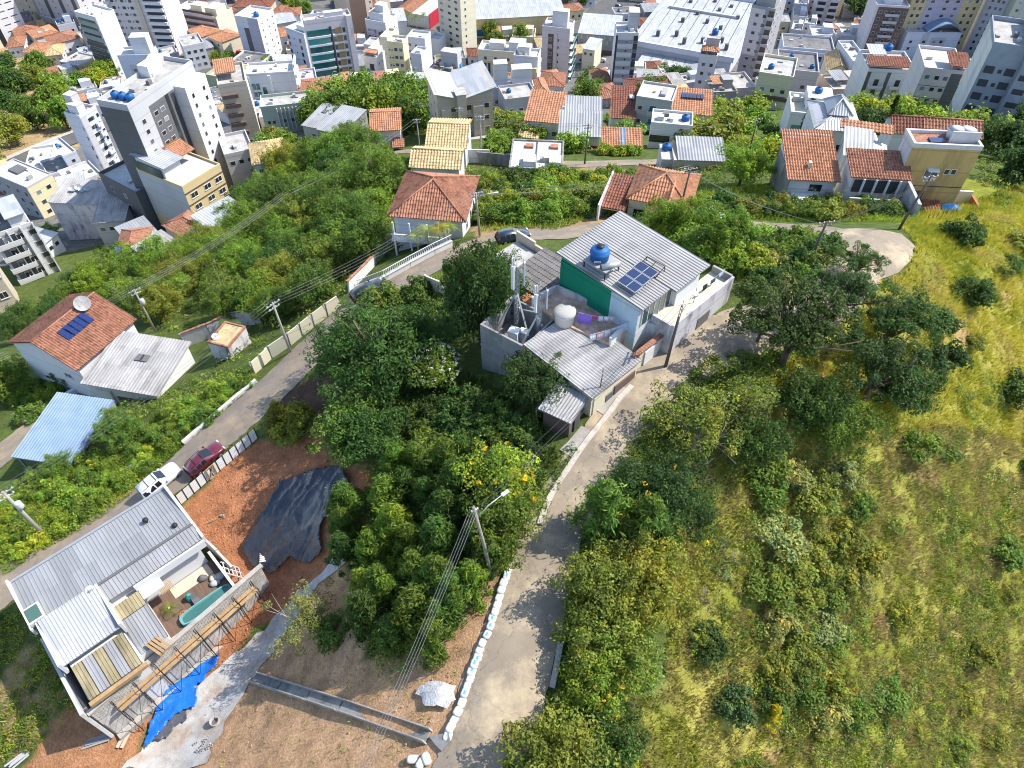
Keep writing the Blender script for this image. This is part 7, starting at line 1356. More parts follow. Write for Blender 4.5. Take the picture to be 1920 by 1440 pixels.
# ------------------------------------------------------------------ cars
M_RUB = mat('tyre_rubber', (.02,.02,.02), .9); M_RIM = mat('alloy_rim', (.5,.5,.52), .35, metal=.7); M_CGL = mat('car_glass', (.015,.018,.022), .06, .05, spec=.9); M_RED = mat('red_lamp', (.45,.01,.01), .3); M_CLR = mat('clear_lamp', (.8,.8,.78), .2)
def paint(n, c):
    m = mat(n, c, .28, .03, 1, spec=.6); m.node_tree.nodes['Principled BSDF'].inputs['Coat Weight'].default_value = .6; return m
CARM = {}
def car_meshes(kind, pm):
    k = (kind, pm.name)
    if k in CARM: return CARM[k]
    if kind == 'van': st = [(-2.0,.62,.80,.62,.62),(-1.95,.84,1.72,.72,.74),(-1.2,.88,1.82,.78,.76),(.2,.88,1.82,.78,.76),(.75,.88,1.30,.74,.74),(1.1,.88,1.05,.74,.76),(1.85,.82,.86,.70,.70),(2.0,.62,.62,.6,.6)]
    elif kind == 'suv': st = [(-2.2,.70,.75,.7,.7),(-2.12,.86,1.02,.76,.78),(-1.95,.9,1.58,.66,.8),(-1.2,.92,1.68,.68,.82),(.1,.92,1.66,.68,.82),(.75,.92,1.12,.72,.82),(1.0,.92,1.05,.8,.84),(1.9,.88,.90,.74,.78),(2.2,.66,.62,.6,.6)]
    else: st = [(-2.1,.68,.68,.66,.66),(-2.05,.82,.90,.72,.76),(-1.85,.84,1.30,.62,.74),(-1.1,.85,1.42,.62,.76),(.0,.85,1.42,.62,.76),(.85,.85,.95,.68,.76),(1.1,.85,.88,.74,.78),(1.9,.8,.76,.7,.72),(2.1,.62,.55,.56,.56)]
    body = MB(); V = []; belt = .92 if kind != 'car' else .82
    for x, hw, zt, tw, mw in st:
        zb = .30; bz = min(belt, zt-.04); V += [(x,-hw*.92,zb),(x,-hw,.55 if zt > .6 else zt*.8),(x,-hw*.97,bz),(x,-tw,zt),(x,tw,zt),(x,hw*.97,bz),(x,hw,.55 if zt > .6 else zt*.8),(x,hw*.92,zb)]
    n = 8; fs = []
    for i in range(len(st)-1):
        for j in range(7): a = i*n+j; fs.append((a, a+n, a+n+1, a+1))
        fs.append((i*n+7, i*n+7+n, i*n+n, i*n))
    fs.append(tuple(range(n))); fs.append(tuple((len(st)-1)*n+j for j in range(n))[::-1])
    body.add(V, fs, 0, True); bm_ = body.mesh('body', pm)
    parts = [('body', bm_)]
    def quadp(a, b, c, d, nm, m, off):
        a, b, c, d = map(Vector, (a,b,c,d)); nn = (b-a).cross(d-a).normalized()*off; q = MB(); q.add([a+nn,b+nn,c+nn,d+nn,a-nn,b-nn,c-nn,d-nn], [(0,1,2,3),(4,7,6,5),(0,4,5,1),(1,5,6,2),(2,6,7,3),(3,7,4,0)]); parts.append((nm, q.mesh(nm, m)))
    def S(i, j, f=1.0): return V[i*n+j]
    def lerp(a, b, t): return tuple(a[k]+(b[k]-a[k])*t for k in range(3))
    ir = 2; fr = [i for i, s_ in enumerate(st) if s_[2] > 1.25][-1]
    # windscreen, rear window, side windows
    wf = fr+1
    quadp(lerp(S(wf,3),S(wf,4),.08), lerp(S(wf,4),S(wf,3),.08), lerp(S(fr,4),S(fr,3),.08), lerp(S(fr,3),S(fr,4),.08), 'windscreen', M_CGL, .015)
    rb_ = 1; quadp(lerp(S(rb_,4),S(rb_,3),.1), lerp(S(rb_,3),S(rb_,4),.1), lerp(S(ir,3),S(ir,4),.1), lerp(S(ir,4),S(ir,3),.1), 'rear_window', M_CGL, .015)
    for lo, hi in ((2,3),(5,4)):
        i0 = 3 if kind != 'van' else 4
        i0 = ir
        for t0, t1 in (((.02,.3),(.36,.66),(.70,.98)) if kind != 'van' else ((.72,.98),)):
            a0 = lerp(S(ir,lo), S(fr,lo), t0); a1 = lerp(S(ir,lo), S(fr,lo), t1); b0 = lerp(S(ir,hi), S(fr,hi), t0+.01); b1 = lerp(S(ir,hi), S(fr,hi), t1-.01)
            sg = -1 if lo == 2 else 1
            a0, a1, b0, b1 = [lerp(p, q, .12) for p, q in ((a0,b0),(a1,b1),(b0,a0),(b1,a1))]
            quadp(a0, a1, b1, b0, 'side_window', M_CGL, .02)
    CARM[k] = parts; return parts
def wheelm():
    if 'w' not in CARM:
        t = MB(); t.tube([(0,-.1,0),(0,.1,0)], .31, 18); r = MB(); r.tube([(0,-.112,0),(0,.112,0)], .19, 12); CARM['w'] = (t.mesh('tyre', M_RUB), r.mesh('rim', M_RIM))
    return CARM['w']
def car(pos, rz, kind, pm, label, name='parked_car', detail=True, pitch=0.0, group=None, cat='car', rails=False):
    e = empty(name, pos, rz, label, cat, group); e.rotation_euler = (0, pitch, rz)
    for nm, me in car_meshes(kind, pm): link(bpy.data.objects.new(nm, me), e)
    t, r = wheelm()
    for x in (-1.3,1.3):
        for y in (-.78,.78):
            w_ = bpy.data.objects.new('wheel', t); w_.location = (x,y,.31); link(w_, e)
            if detail: link(bpy.data.objects.new('rim', r), w_)
    if detail:
        zl = .68
        for y in (-.6,.6):
            MB().box(2.0,2.13,y-.16,y+.16,zl-.1,zl+.03).obj('headlight', M_CLR, e); MB().box(-2.16,-2.04,y-.12,y+.14,zl,zl+.18).obj('tail_light', M_RED, e); MB().box(.55,.75,y*1.58-.09,y*1.58+.09,.95,1.08).obj('mirror', pm, e)
        MB().box(-2.22,-2.1,-.75,.75,.36,.52).obj('bumper', M_BLACK, e)
        if rails:
            for y in (-.6,.6): MB().tube([(-1.6,y,1.72 if kind=='suv' else 1.47),(.2,y,1.72 if kind=='suv' else 1.47)], .025, 6).obj('roof_rail', M_BLACK, e)
            for x in (-1.0,-.1): MB().box(x-.03,x+.03,-.6,.6,(1.72 if kind=='suv' else 1.47)-.02,(1.72 if kind=='suv' else 1.47)+.02).obj('roof_bar', M_BLACK, e)
    return e
PW = paint('white_car_paint', (.78,.78,.78)); PM = paint('maroon_car_paint', (.13,.012,.025)); PB = paint('navy_car_paint', (.015,.025,.06)); PS = paint('silver_car_paint', (.45,.46,.48)); PK = paint('black_car_paint', (.015,.015,.017)); PR = paint('red_car_paint', (.45,.02,.02))
def along(p, q): a, c = G(*p), G(*q); return math.atan2(c[1]-a[1], c[0]-a[0])
def park(px, q, **k):
    c = G(*px); a = along(px, q); L = 1.3; z1, z0 = hz(c[0]+math.cos(a)*L, c[1]+math.sin(a)*L), hz(c[0]-math.cos(a)*L, c[1]-math.sin(a)*L)
    return car((c[0],c[1],c[2]+.1), a, pitch=-math.atan2(z1-z0, 2*L), **k)
park((306,908), (386,838), kind='suv', pm=PW, label='white estate car with roof bars parked along the slat fence', rails=True)
park((390,866), (460,803), kind='car', pm=PM, label='maroon hatchback parked ahead of the white car', rails=True)
park((962,450), (1010,441), kind='car', pm=PB, label='dark navy car on the road behind the slate roofed house')
park((1330,417), (1400,423), kind='van', pm=PW, label='small white delivery van on the road above the green building', name='delivery_van', cat='van')
park((693,552), (730,532), kind='car', pm=PK, label='dark car half hidden under the tree on the lower road')
rg = random.Random(8); cn = 0
for r_ in range(2):
    for k in range(7):
        x = 1118+r_*20+k*4.2; y = 62-k*4.6-r_*2; c = G(x,y); car((c[0],c[1],c[2]+.4), 2.2+rg.uniform(-.05,.05), 'car', [PW,PS,PK,PW,PB][cn % 5], f'{ORDN[k]} parked car from the front in the {["left","right"][r_]} row of the warehouse car park', detail=False, group='cars in the warehouse car park'); cn += 1
for k,(x,y,p,lb) in enumerate(((1160,14,PK,'black car alone near the car park entrance'),(452,100,PR,'red car under trees beside the purple grey tower'),(132,158,PR,'small red car at the park edge under trees'),(142,150,PS,'pale car at the park edge beside the red car'),(236,168,PK,'dark car on the avenue below the narrow tower'),(1128,116,PW,'white car in front of the chequered shop wing, left'),(1134,134,PW,'white car at the cross street junction'),(1098,168,PS,'silver car on the cross street near the junction'),(1084,182,PW,'white car going down the cross street'),(530,2,PS,'silver car on the avenue at the very top'))):
    c = G(x,y); car((c[0],c[1],c[2]+.4), rg.uniform(0,3), 'car', p, lb, detail=False)
c = G(1228,134); e = empty('city_bus', (c[0],c[1],c[2]+.4), .2, 'blue city bus in front of the red plinth of the warehouse', 'bus'); MB().box(-6,6,-1.25,1.25,.4,3.1).obj('body', mat('blue_bus_paint', (.02,.2,.6), .4), e); [MB().box(-5.6+1.6*k,-4.3+1.6*k,-1.28,1.28,1.6,2.6).obj('window', M_CGL, e) for k in range(7)]; [link(bpy.data.objects.new('wheel', wheelm()[0]), e) for _ in range(0)]
for x in (-4,4):
    for y in (-1.1,1.1): w_ = bpy.data.objects.new('wheel', wheelm()[0]); w_.location = (x,y,.45); w_.scale = (1.4,1.4,1.4); link(w_, e)

# ------------------------------------------------------------------ poles and lines
M_POLE = mat('grey_concrete_pole', (.38,.35,.31), .9, .15, 1.5); M_POLEW = mat('dark_timber_pole', (.14,.11,.09), .9, .2, 1.5); M_WIRE = mat('cable', (.06,.06,.065), .6); M_WIREL = mat('bare_cable', (.36,.36,.36), .4, metal=.5)
def pole(base, h_, label, lean=(0,0), m=None, arm=0.0, transf=False, lamp=None, r=.16, arms=True):
    m = m or M_POLE; c = G(*base); e = empty('utility_pole', c, 0, label, 'utility pole')
    tp = Vector((lean[0], lean[1], h_)); MB().tube([(0,0,-1),tp*.5,tp], [r,r*.82,r*.62], 10).obj('shaft', m, e)
    for z, w_ in ((.97,1.8),(.9,1.4)) if arms else ((.96,.5),):
        q = MB(); d = Vector((math.cos(arm), math.sin(arm), 0)); q.bar(tp*z-d*w_/2, tp*z+d*w_/2, .09); q.obj('crossarm', M_WOOD if m is M_POLEW else M_STEEL, e)
        for s_ in (-.85,-.3,.3,.85): q = MB(); p = tp*z+d*w_/2*s_; q.lathe([(.05,.03),(.07,.1),(.04,.18)], (p.x,p.y,p.z), 8); q.obj('insulator', M_WHITEP, e)
    if transf: q = MB(); q.lathe([(.3,0),(.32,.1),(.32,.75),(.2,.85)], (tp.x*.72+.35,tp.y*.72,tp.z*.68), 14); q.obj('transformer', M_LGREY, e)
    if lamp:
        d = Vector((math.cos(lamp), math.sin(lamp), 0)); q = MB(); q.tube([tp*.86, tp*.88+d*1.0+Vector((0,0,.35)), tp*.88+d*2.2+Vector((0,0,.45))], .04, 6); q.obj('lamp_arm', M_STEEL, e); q = MB(); p = tp*.88+d*2.5+Vector((0,0,.42)); q.bar(p-d*.3, p+d*.3, .24, .12); q.obj('lamp_head', M_BLUEW, e)
    return Vector(c)+tp
def wires(a, c, offs, label, sag=.6, r=.022, m=None):
    e = empty('power_line', a, 0, label, 'power line'); d = (c-a); n = Vector((-d.y,d.x,0)).normalized()
    for (o1, z1) in offs:
        s0 = n*o1+Vector((0,0,z1)); pts = [s0+d*t+Vector((0,0,-sag*4*t*(1-t))) for t in [k/14 for k in range(15)]]; MB().tube(pts, r, 4).obj('wire', m or M_WIREL, e)
W4 = [(-.7,.1),(-.25,.1),(.25,.1),(.7,.1)]; W3 = [(-.4,0),(0,-.35),(.4,0)]; W2 = [(-.2,-.3),(.2,-.5)]
t1 = pole((925,1085), 9.4, 'tall leaning concrete pole with lamp arm beside the bag kerb', (-1.1,.3), mat('weathered_pole', (.27,.235,.20), .95, .25, 2.0), .5, lamp=.7, r=.16, arms=False)
t2 = pole((1247,688), 7.2, 'dark timber pole with curved lamp arm at the street wall', (.3,.2), M_POLEW, 1.2, lamp=.9, r=.17)
t3 = pole((545,660), 7.5, 'pale concrete pole standing at the panel wall', (-.2,0), M_POLE, .9)
t4 = pole((88,1008), 8.0, 'thick pale concrete pole with transformer at the left bank', (-.3,.2), M_POLE, .9, True, r=.22)
t5 = pole((292,622), 8.5, 'pole with transformer rising out of the green thicket', (0,0), M_POLE, .7, True)
t6 = pole((1684,430), 7.0, 'leaning timber pole at the edge of the turning circle', (.6,-.3), M_POLEW, .2)
t7 = pole((1517,492), 5.0, 'dark pole in the bushes left of the turning circle', (.2,0), M_POLEW, .2)
t8 = pole((1270,412), 7.5, 'dark pole in front of the orange gabled house', (.4,.2), M_POLEW, .1)
t9 = pole((900,442), 6.5, 'grey pole beside the white wall of the big red roofed house', (-.3,0), M_POLE, .3, lamp=.2)
t10 = pole((788,288), 8.0, 'grey pole at the garden plot above the straw tiled house', (0,0), M_POLE, .1); t11 = pole((903,298), 8.5, 'grey pole in front of the beige apartment house, right', (0,0), M_POLE, .1); t12 = pole((762,246), 9.0, 'grey pole before the dense row of tall trees', (0,0), M_POLE, .1); t13 = pole((865,272), 9.0, 'grey pole in front of the beige apartment house, left', (0,0), M_POLE, .1)
t14 = pole((1096,308), 7.5, 'wooden pole in front of the crimson walls', (.1,0), M_POLEW, .1); t15 = pole((1400,300), 7.5, 'dark pole on the green slope left of the modern white house', (0,0), M_POLEW, .2)
c = TW((1125,728),44.8); e = empty('service_pole', (c[0],c[1],c[2]-1), 0, 'thin dark service pole at the garage roof edge', 'pole'); MB().tube([(0,0,0),(.05,0,3.4)], .05, 8).obj('shaft', M_POLEW, e); [MB().bar((0,-.25,z),(0,.25,z), .04).obj('bracket', M_STEEL, e) for z in (2.5,3.0)]
out1 = Vector(G(700,1560))+Vector((0,0,9.0))
wires(t1, t2, W3+[(.1,-.6)], 'dark lines from the leaning pole up to the timber pole', .5, .012, M_WIRE); wires(out1, t1, [(-.3,-.1),(-.1,-.2),(.1,-.3),(.3,-.4)], 'four bright lines running from the bottom edge to the leaning pole', .5, .010)
wires(t4, t3, W4, 'lines along the lower road bank up to the panel wall pole', .8, .011); outl = Vector(G(-160,1180))+Vector((0,0,8)); wires(outl, t4, W3, 'lines leaving the left edge from the transformer pole', .4, .018)
wires(t3, t9, W4, 'lines from the panel wall pole to the big red roofed house', .9, .011); outl2 = Vector(G(-60,810))+Vector((0,0,8.5)); wires(outl2, t5, W4, 'bright lines crossing the broad red tile roof', .6, .014); up5 = Vector(G(560,445))+Vector((0,0,9)); wires(t5, up5, W4, 'bright lines climbing over the green thicket', .8, .016); wires(up5, t10, W3, 'lines above the thicket to the garden plot pole', 1.0, .016)
wires(t7, t6, W3+W2, 'bundle of lines across the turning circle', .6, .011, M_WIRE); wires(t9, t8, W3, 'lines along the back road past the scrub', .8, .02); wires(t12, t13, W3, 'lines before the dense tall trees', .5, .018); wires(t13, t11, W3, 'lines before the beige apartment house', .4, .018); wires(t11, t14, W3, 'lines from the beige apartments to the crimson house', .8, .018); wires(t14, t15, W2, 'long lines along the upper street', 1.0, .018); wires(t8, t7, W2, 'lines from the orange gabled house to the bush pole', .8, .02)
# stakes on the grass ridge
for k in range(7):
    c = G(1790-k*9, 400+k*2.5+(k%2)*2); e = tag(MB().tube([(0,0,-.2),(.05,0,1.0)], .05, 6).obj('fence_stake', M_POLEW), f'{ORDN[k]} short dark wooden stake from the right on the grass ridge', 'stake', 'wooden stakes on the grass ridge'); e.location = c
# ------------------------------------------------------------------ vegetation
M_LEAF = leaf_mat('foliage', .55, .42); M_BARK = mat('bark', (.17,.13,.10), .95, .25, 2.0, stretch=(1,1,.3)); M_BARKP = mat('pale_bark', (.38,.34,.29), .95, .2, 2.0)
def leaves(rng, C, Rb, per, ll, lw, up=.8, droop=.25, shell=.55, hue=.25, low=.35):
    """diamond leaves over the blobs at C with radii Rb -> verts, faces, colours"""
    n = len(C)*per; bi = np.repeat(np.arange(len(C)), per)
    d = rng.normal(size=(n,3)); d[:,2] = np.where(d[:,2] < 0, d[:,2]*low, d[:,2]); d /= np.linalg.norm(d, axis=1)[:,None]
    pos = C[bi] + d*Rb[bi][:,None]*((shell+(1-shell)*rng.random(n)**.6)*(1+.28*rng.exponential(1.0,n)*(rng.random(n)<.35)))[:,None]
    nr = d + rng.normal(size=(n,3))*.55; nr[:,2] += up; nr /= np.linalg.norm(nr, axis=1)[:,None]
    t = rng.normal(size=(n,3)); t += d*.6; t[:,2] -= droop; t -= nr*np.sum(t*nr, 1)[:,None]; t /= np.linalg.norm(t, axis=1)[:,None]
    s = np.cross(nr, t); L = ll*(.6+.8*rng.random(n)); Wd = lw*(.6+.8*rng.random(n))
    v = np.stack([pos-t*L[:,None]*.5, pos+s*Wd[:,None]*.5+nr*(Wd*.12)[:,None], pos+t*L[:,None]*.5-nr*(L*.15)[:,None], pos-s*Wd[:,None]*.5+nr*(Wd*.12)[:,None]], 1).reshape(-1,3)
    f = np.arange(n*4).reshape(-1,4)
    bb = (.72+.56*rng.random(len(C)))[bi]; b = bb*(.65+.7*rng.random(n)); h = (rng.normal(size=n)*hue*.4 + (rng.normal(size=len(C))*hue*.5)[bi]).clip(-.18,.6)
    c = np.stack([b*(1+h), b*(1+h*.25), b*(1-h*.35)], 1).clip(.02, 3); return v, f, np.repeat(c, 4, 0)
def crown_mesh(name, seed, rx, rz, nb, br, per, ll, lw, shape='round', **k):
    rng = np.random.default_rng(seed); C = []
    while len(C) < nb:
        p = rng.normal(size=3); p /= np.linalg.norm(p); r = rng.random()**.45*rng.uniform(.75,1.22)
        if shape == 'round': p = p*r*np.array([rx,rx,rz]); 
        elif shape == 'dome':
            if p[2] < -.15: p[2] = -p[2]*.6
            p = p*r*np.array([rx,rx,rz])
        elif shape == 'flat': p = p*r*np.array([rx,rx,rz*.45]); p[2] += rz*.5*(1-(np.hypot(p[0],p[1])/rx)**2)
        elif shape == 'column': a = rng.random()*6.28; zz = rng.random(); q = rx*(1-zz)**.6*rng.random()**.5; p = np.array([q*math.cos(a), q*math.sin(a), (zz-.5)*2*rz])
        C.append(p)
    C = np.array(C); Rb = br*(.6+.7*rng.random(nb)); C[:,0] *= 1+.15*np.sin(C[:,1]*.9+seed); 
    v, f, c = leaves(rng, C, Rb, per, ll, lw, **k)
    me = np_mesh(name, v, f, M_LEAF, c); return me, C
def trunk_mesh(seed, h, r, C, nl=6, m=None, base=0.0, cz=0.0):
    rg = random.Random(seed); mb = MB(); top = Vector((rg.uniform(-.3,.3), rg.uniform(-.3,.3), h*.72))
    mb.tube([(0,0,-.6),(rg.uniform(-.1,.1)*h*.1,rg.uniform(-.1,.1)*h*.1,h*.35),top], [r*1.25,r*.9,r*.55], 7)
    idx = list(range(len(C))); rg.shuffle(idx)
    for i in idx[:nl]:
        c = Vector(C[i])+Vector((0,0,cz)); s = Vector((0,0,h*rg.uniform(.25,.55))); mid = (s+c)/2+Vector((rg.uniform(-.3,.3),rg.uniform(-.3,.3),rg.uniform(-.2,.4))); mb.tube([s,mid,c], [r*.5,r*.33,r*.1], 5)
        for _ in range(2): e = c+Vector((rg.uniform(-1,1),rg.uniform(-1,1),rg.uniform(-.3,.8))); mb.tube([mid,(mid+e)/2,e], [r*.25,r*.15,r*.05], 4)
    return mb.mesh('trunk', m or M_BARK)
SPEC = {}
def spec(key, rx, rz, nb, br, per, ll, lw, shape, h, tr, nvar=2, bark=None, nl=6, **k):
    out = []
    for i in range(nvar):
        me, C = crown_mesh('crown', hash(key) % 9999 if False else sum(map(ord,key))*7+i*31, rx, rz, nb, br, per, ll, lw, shape, **k)
        out.append((me, trunk_mesh(i+len(key), h, tr, C, nl, bark, cz=h)))
    SPEC[key] = (out, h)
# key: radius, half height, blobs, blob radius, leaves per blob, leaf length/width, shape, height of crown centre, trunk radius
spec('mango', 4.4, 3.6, 190, .78, 90, .32, .13, 'round', 4.6, .35, 2, low=.5, hue=.18)
spec('broad', 3.4, 2.6, 110, .64, 85, .27, .15, 'round', 3.8, .24, 3, hue=.25)
spec('open', 4.8, 2.8, 64, .66, 130, .25, .15, 'dome', 4.2, .28, 2, bark=M_BARK, nl=22, hue=.2)
spec('airy', 3.7, 2.4, 52, .58, 85, .22, .13, 'dome', 2.8, .16, 2, bark=M_BARKP, nl=20, hue=.35)
spec('feather', 4.2, 2.2, 90, .75, 150, .26, .08, 'flat', 2.6, .18, 2, bark=M_BARK, nl=10, hue=.2)
spec('brush', 2.1, 2.3, 52, .52, 90, .40, .10, 'column', 2.3, .07, 4, up=.5, droop=.5, shell=.15, hue=.3, nl=5)
spec('bush', 1.35, 1.0, 32, .36, 80, .22, .14, 'dome', .55, .05, 3, hue=.3, nl=5)
spec('shrub', .8, .6, 14, .34, 60, .18, .11, 'dome', .3, .03, 3, hue=.35, nl=4)
spec('fartree', 4.6, 3.8, 60, 1.5, 60, .75, .5, 'round', 5.4, .3, 3, hue=.25)
spec('farbush', 2.4, 1.9, 30, .95, 45, .55, .36, 'dome', 1.3, .1, 2, hue=.25)
spec('cypress', .75, 4.5, 40, .42, 60, .4, .16, 'column', 4.5, .1, 1, up=.1, droop=-.8, hue=.15, nl=1)
NTREE = [0]
GREENS = dict(dark=(.056,.098,.020), deep=(.072,.135,.024), mid=(.130,.205,.028), fresh=(.185,.285,.030), lime=(.28,.35,.030), olive=(.205,.235,.032), yellow=(.40,.36,.025), pale=(.27,.30,.085), blue=(.075,.13,.04), gold=(.62,.50,.03))
def plant(key, base, s=1.0, tint='mid', label='', name='tree', cat='tree', group=None, sz=1.0, world=False, rz=None, dz=0.0):
    var, h = SPEC[key]; NTREE[0] += 1; rg = random.Random(NTREE[0]*13+5); me, tm = var[rg.randrange(len(var))]
    c = base if world else G(*base); e = empty(name, (c[0], c[1], hz(c[0],c[1])+dz), rg.uniform(0,6.28) if rz is None else rz, label, cat, group); e.scale = (s, s, s*sz)
    o = bpy.data.objects.new('crown', me); o.location = (0,0,h); link(o, e); t = GREENS[tint]; j = rg.uniform(.85,1.15); k = rg.uniform(-.12,.12); o.color = (t[0]*j*(1+k), t[1]*j, t[2]*j*(1-k), 1)
    link(bpy.data.objects.new('trunk', tm), e); return e
TW_ = dict(dark='dark', deep='deep green', mid='green', fresh='bright green', lime='yellow green', olive='olive', yellow='yellowish', pale='pale green', blue='dull green', gold='golden')
CELL = {}
def lab(noun, place, p, tint, s, pts):
    xs = [project((q[0],q[1],hz(*q)))  for q in pts] if id(pts) not in CELL else CELL[id(pts)]
    CELL[id(pts)] = xs; x, y = project((p[0],p[1],hz(*p))); x0, x1 = min(q[0] for q in xs), max(q[0] for q in xs); y0, y1 = min(q[1] for q in xs), max(q[1] for q in xs)
    cx = ['left','left middle','middle','right middle','right'][min(4,int(5*(x-x0)/max(1,x1-x0)))]; cy = ['upper','central','lower'][min(2,int(3*(y-y0)/max(1,y1-y0)))]
    sz = 'small' if s < .33 else ('medium' if s < .66 else 'large')
    return f'{sz} {TW_[tint]} {noun} in the {cy} {cx} of {place}'
KEEP = []
def spread(key, poly, n, seed, mind, sc, tints, noun, place, name, cat, group, sz=1.0):
    pts = scatter(poly, n, seed, mind); KEEP.append(pts)
    for i, p in enumerate(pts):
        u = rg.random(); t = rg.choice(tints); k = key if isinstance(key, str) else rg.choice(key)
        plant(k, p, sc[0]+(sc[1]-sc[0])*u, t, lab(noun, place, p, t, u, pts), name, cat, group, world=True, sz=sz)
def scatter(poly, n, seed, mind=1.5):
    """points spread over an outline given in the view"""
    rg = random.Random(seed); W_ = [tuple(G(*p)[:2]) for p in poly]; xs = [p[0] for p in W_]; ys = [p[1] for p in W_]; out = []; tries = 0
    while len(out) < n and tries < n*60:
        tries += 1; p = (rg.uniform(min(xs),max(xs)), rg.uniform(min(ys),max(ys)))
        if inpoly(np.array([p[0]]), np.array([p[1]]), W_)[0] and all((p[0]-q[0])**2+(p[1]-q[1])**2 > mind**2 for q in out): out.append(p)
    return out
# flowers strewn over a crown: small bright petals as its own part
def flowers(e, rx, rz, cz, n, col, seed, size=.22):
    rng = np.random.default_rng(seed); C = rng.normal(size=(n,3)); C /= np.linalg.norm(C, axis=1)[:,None]; C[:,2] = np.abs(C[:,2])*.9; C *= np.array([rx,rx,rz])*1.02; C[:,2] += cz
    v, f, c = leaves(rng, C, np.full(n,.16), 9, size, size*.6, hue=.15); o = link(bpy.data.objects.new('flowers', np_mesh('flowers', v, f, M_LEAF, c)), e); o.color = (*col,1); o['kind'] = 'stuff'; return o
# --- individual trees
plant('mango', (722,735), 1.25, 'deep', 'huge round dark mango tree beside the lower road'); plant('mango', (670,705), .85, 'deep', 'dark round tree joined to the left of the huge mango tree'); plant('mango', (775,690), .8, 'deep', 'dark tree at the right shoulder of the huge mango tree')
plant('broad', (672,850), 1.0, 'mid', 'rounded lighter mango tree below the huge one'); plant('broad', (705,850), .9, 'deep', 'dark rounded tree right of the lighter mango')
plant('broad', (902,642), 1.0, 'dark', 'tall slender dark tree left of the antenna masts', sz=1.9); plant('broad', (880,600), .85, 'dark', 'dark companion of the tall slender tree', sz=1.6); plant('broad', (935,590), .8, 'deep', 'dark tree behind the raw cement building', sz=1.5)
plant('bush', (785,552), 1.3, 'deep', 'round bush at the road bend above the mango tree', 'bush', 'bush'); plant('broad', (1008,752), .82, 'dark', 'dense dark tree in front of the raw cement building')
e = plant('broad', (822,722), .75, 'mid', 'tree dotted with white blossom beside the mango'); flowers(e, 3.2, 2.5, 3.8, 90, (.7,.68,.6), 3, .2)
plant('open', (1466,684), 1.15, 'dark', 'large spreading tree with bare lower limbs over the hill road'); plant('open', (1420,640), .55, 'dark', 'low branch cluster reaching left over the road'); plant('open', (1622,745), 1.05, 'dark', 'large dark tree right of the spreading tree'); plant('open', (1560,600), .8, 'dark', 'dark tree crown overlapping the turning circle'); plant('open', (1655,650), .85, 'deep', 'dark tree at the yellow grass edge'); plant('open', (1600,520), .5, 'deep', 'thin tree growing at the turning circle')
plant('airy', (1300,838), 1.15, 'olive', 'olive tree with pale bare branches beside the hill road'); plant('airy', (1375,800), 1.0, 'olive', 'olive tree right of the pale branched one', sz=1.1); plant('broad', (1400,860), .8, 'deep', 'dark leafy tree below the olive trees'); plant('broad', (1500,790), .9, 'deep', 'dark rounded tree under the bare red soil patch'); plant('broad', (1560,830), .8, 'mid', 'green tree on the slope below the spreading tree'); plant('broad', (1690,760), .75, 'deep', 'dark tree at the lower right of the large dark tree')
e = plant('feather', (1235,975), 1.1, 'dark', 'dark feathery tree with a few yellow flowers by the road'); flowers(e, 4.2, 1.2, 3.4, 5, (.75,.45,.02), 4, .2); plant('feather', (1185,945), .6, 'deep', 'feathery green tree hanging over the road')
plant('brush', (1125,1000), 1.3, 'mid', 'yellow green bushy tree right of the hill road'); plant('brush', (1200,1030), 1.4, 'mid', 'bushy tree beside the yellow green one'); plant('airy', (1180,1060), 1.0, 'olive', 'tree with a pale bare branch in its crown'); plant('broad', (1120,1130), .85, 'olive', 'olive crowned tree leaning to the hill road'); plant('broad', (1205,1150), .95, 'olive', 'olive crowned tree facing the grass slope'); plant('broad', (1140,1240), .85, 'olive', 'lower olive crowned tree over the road edge')
e = plant('broad', (1120,1300), .75, 'fresh', 'tree with yellow orange flowers at the road edge'); flowers(e, 3.3, 2.4, 3.8, 9, (.8,.5,.02), 6, .2)
plant('broad', (1030,1455), .95, 'olive', 'leafy tree overhanging the road at the bottom'); plant('broad', (1120,1420), .85, 'deep', 'dark leafy tree at the bottom edge'); plant('broad', (975,1510), .6, 'mid', 'tree crown cut by the bottom edge over the road')
plant('airy', (585,1185), .85, 'pale', 'pale thin leaved tree on the bare earth bank'); plant('bush', (620,1190), 1.1, 'mid', 'green bush beside the pale thin tree', 'bush', 'bush')
e = plant('airy', (955,950), 1.0, 'lime', 'lime green tree with golden flower clusters by the hill road', sz=1.2); flowers(e, 3.4, 2.0, 2.8, 10, (.85,.5,.01), 9, .26); plant('broad', (945,1015), .8, 'mid', 'round leafy tree behind the leaning pole')
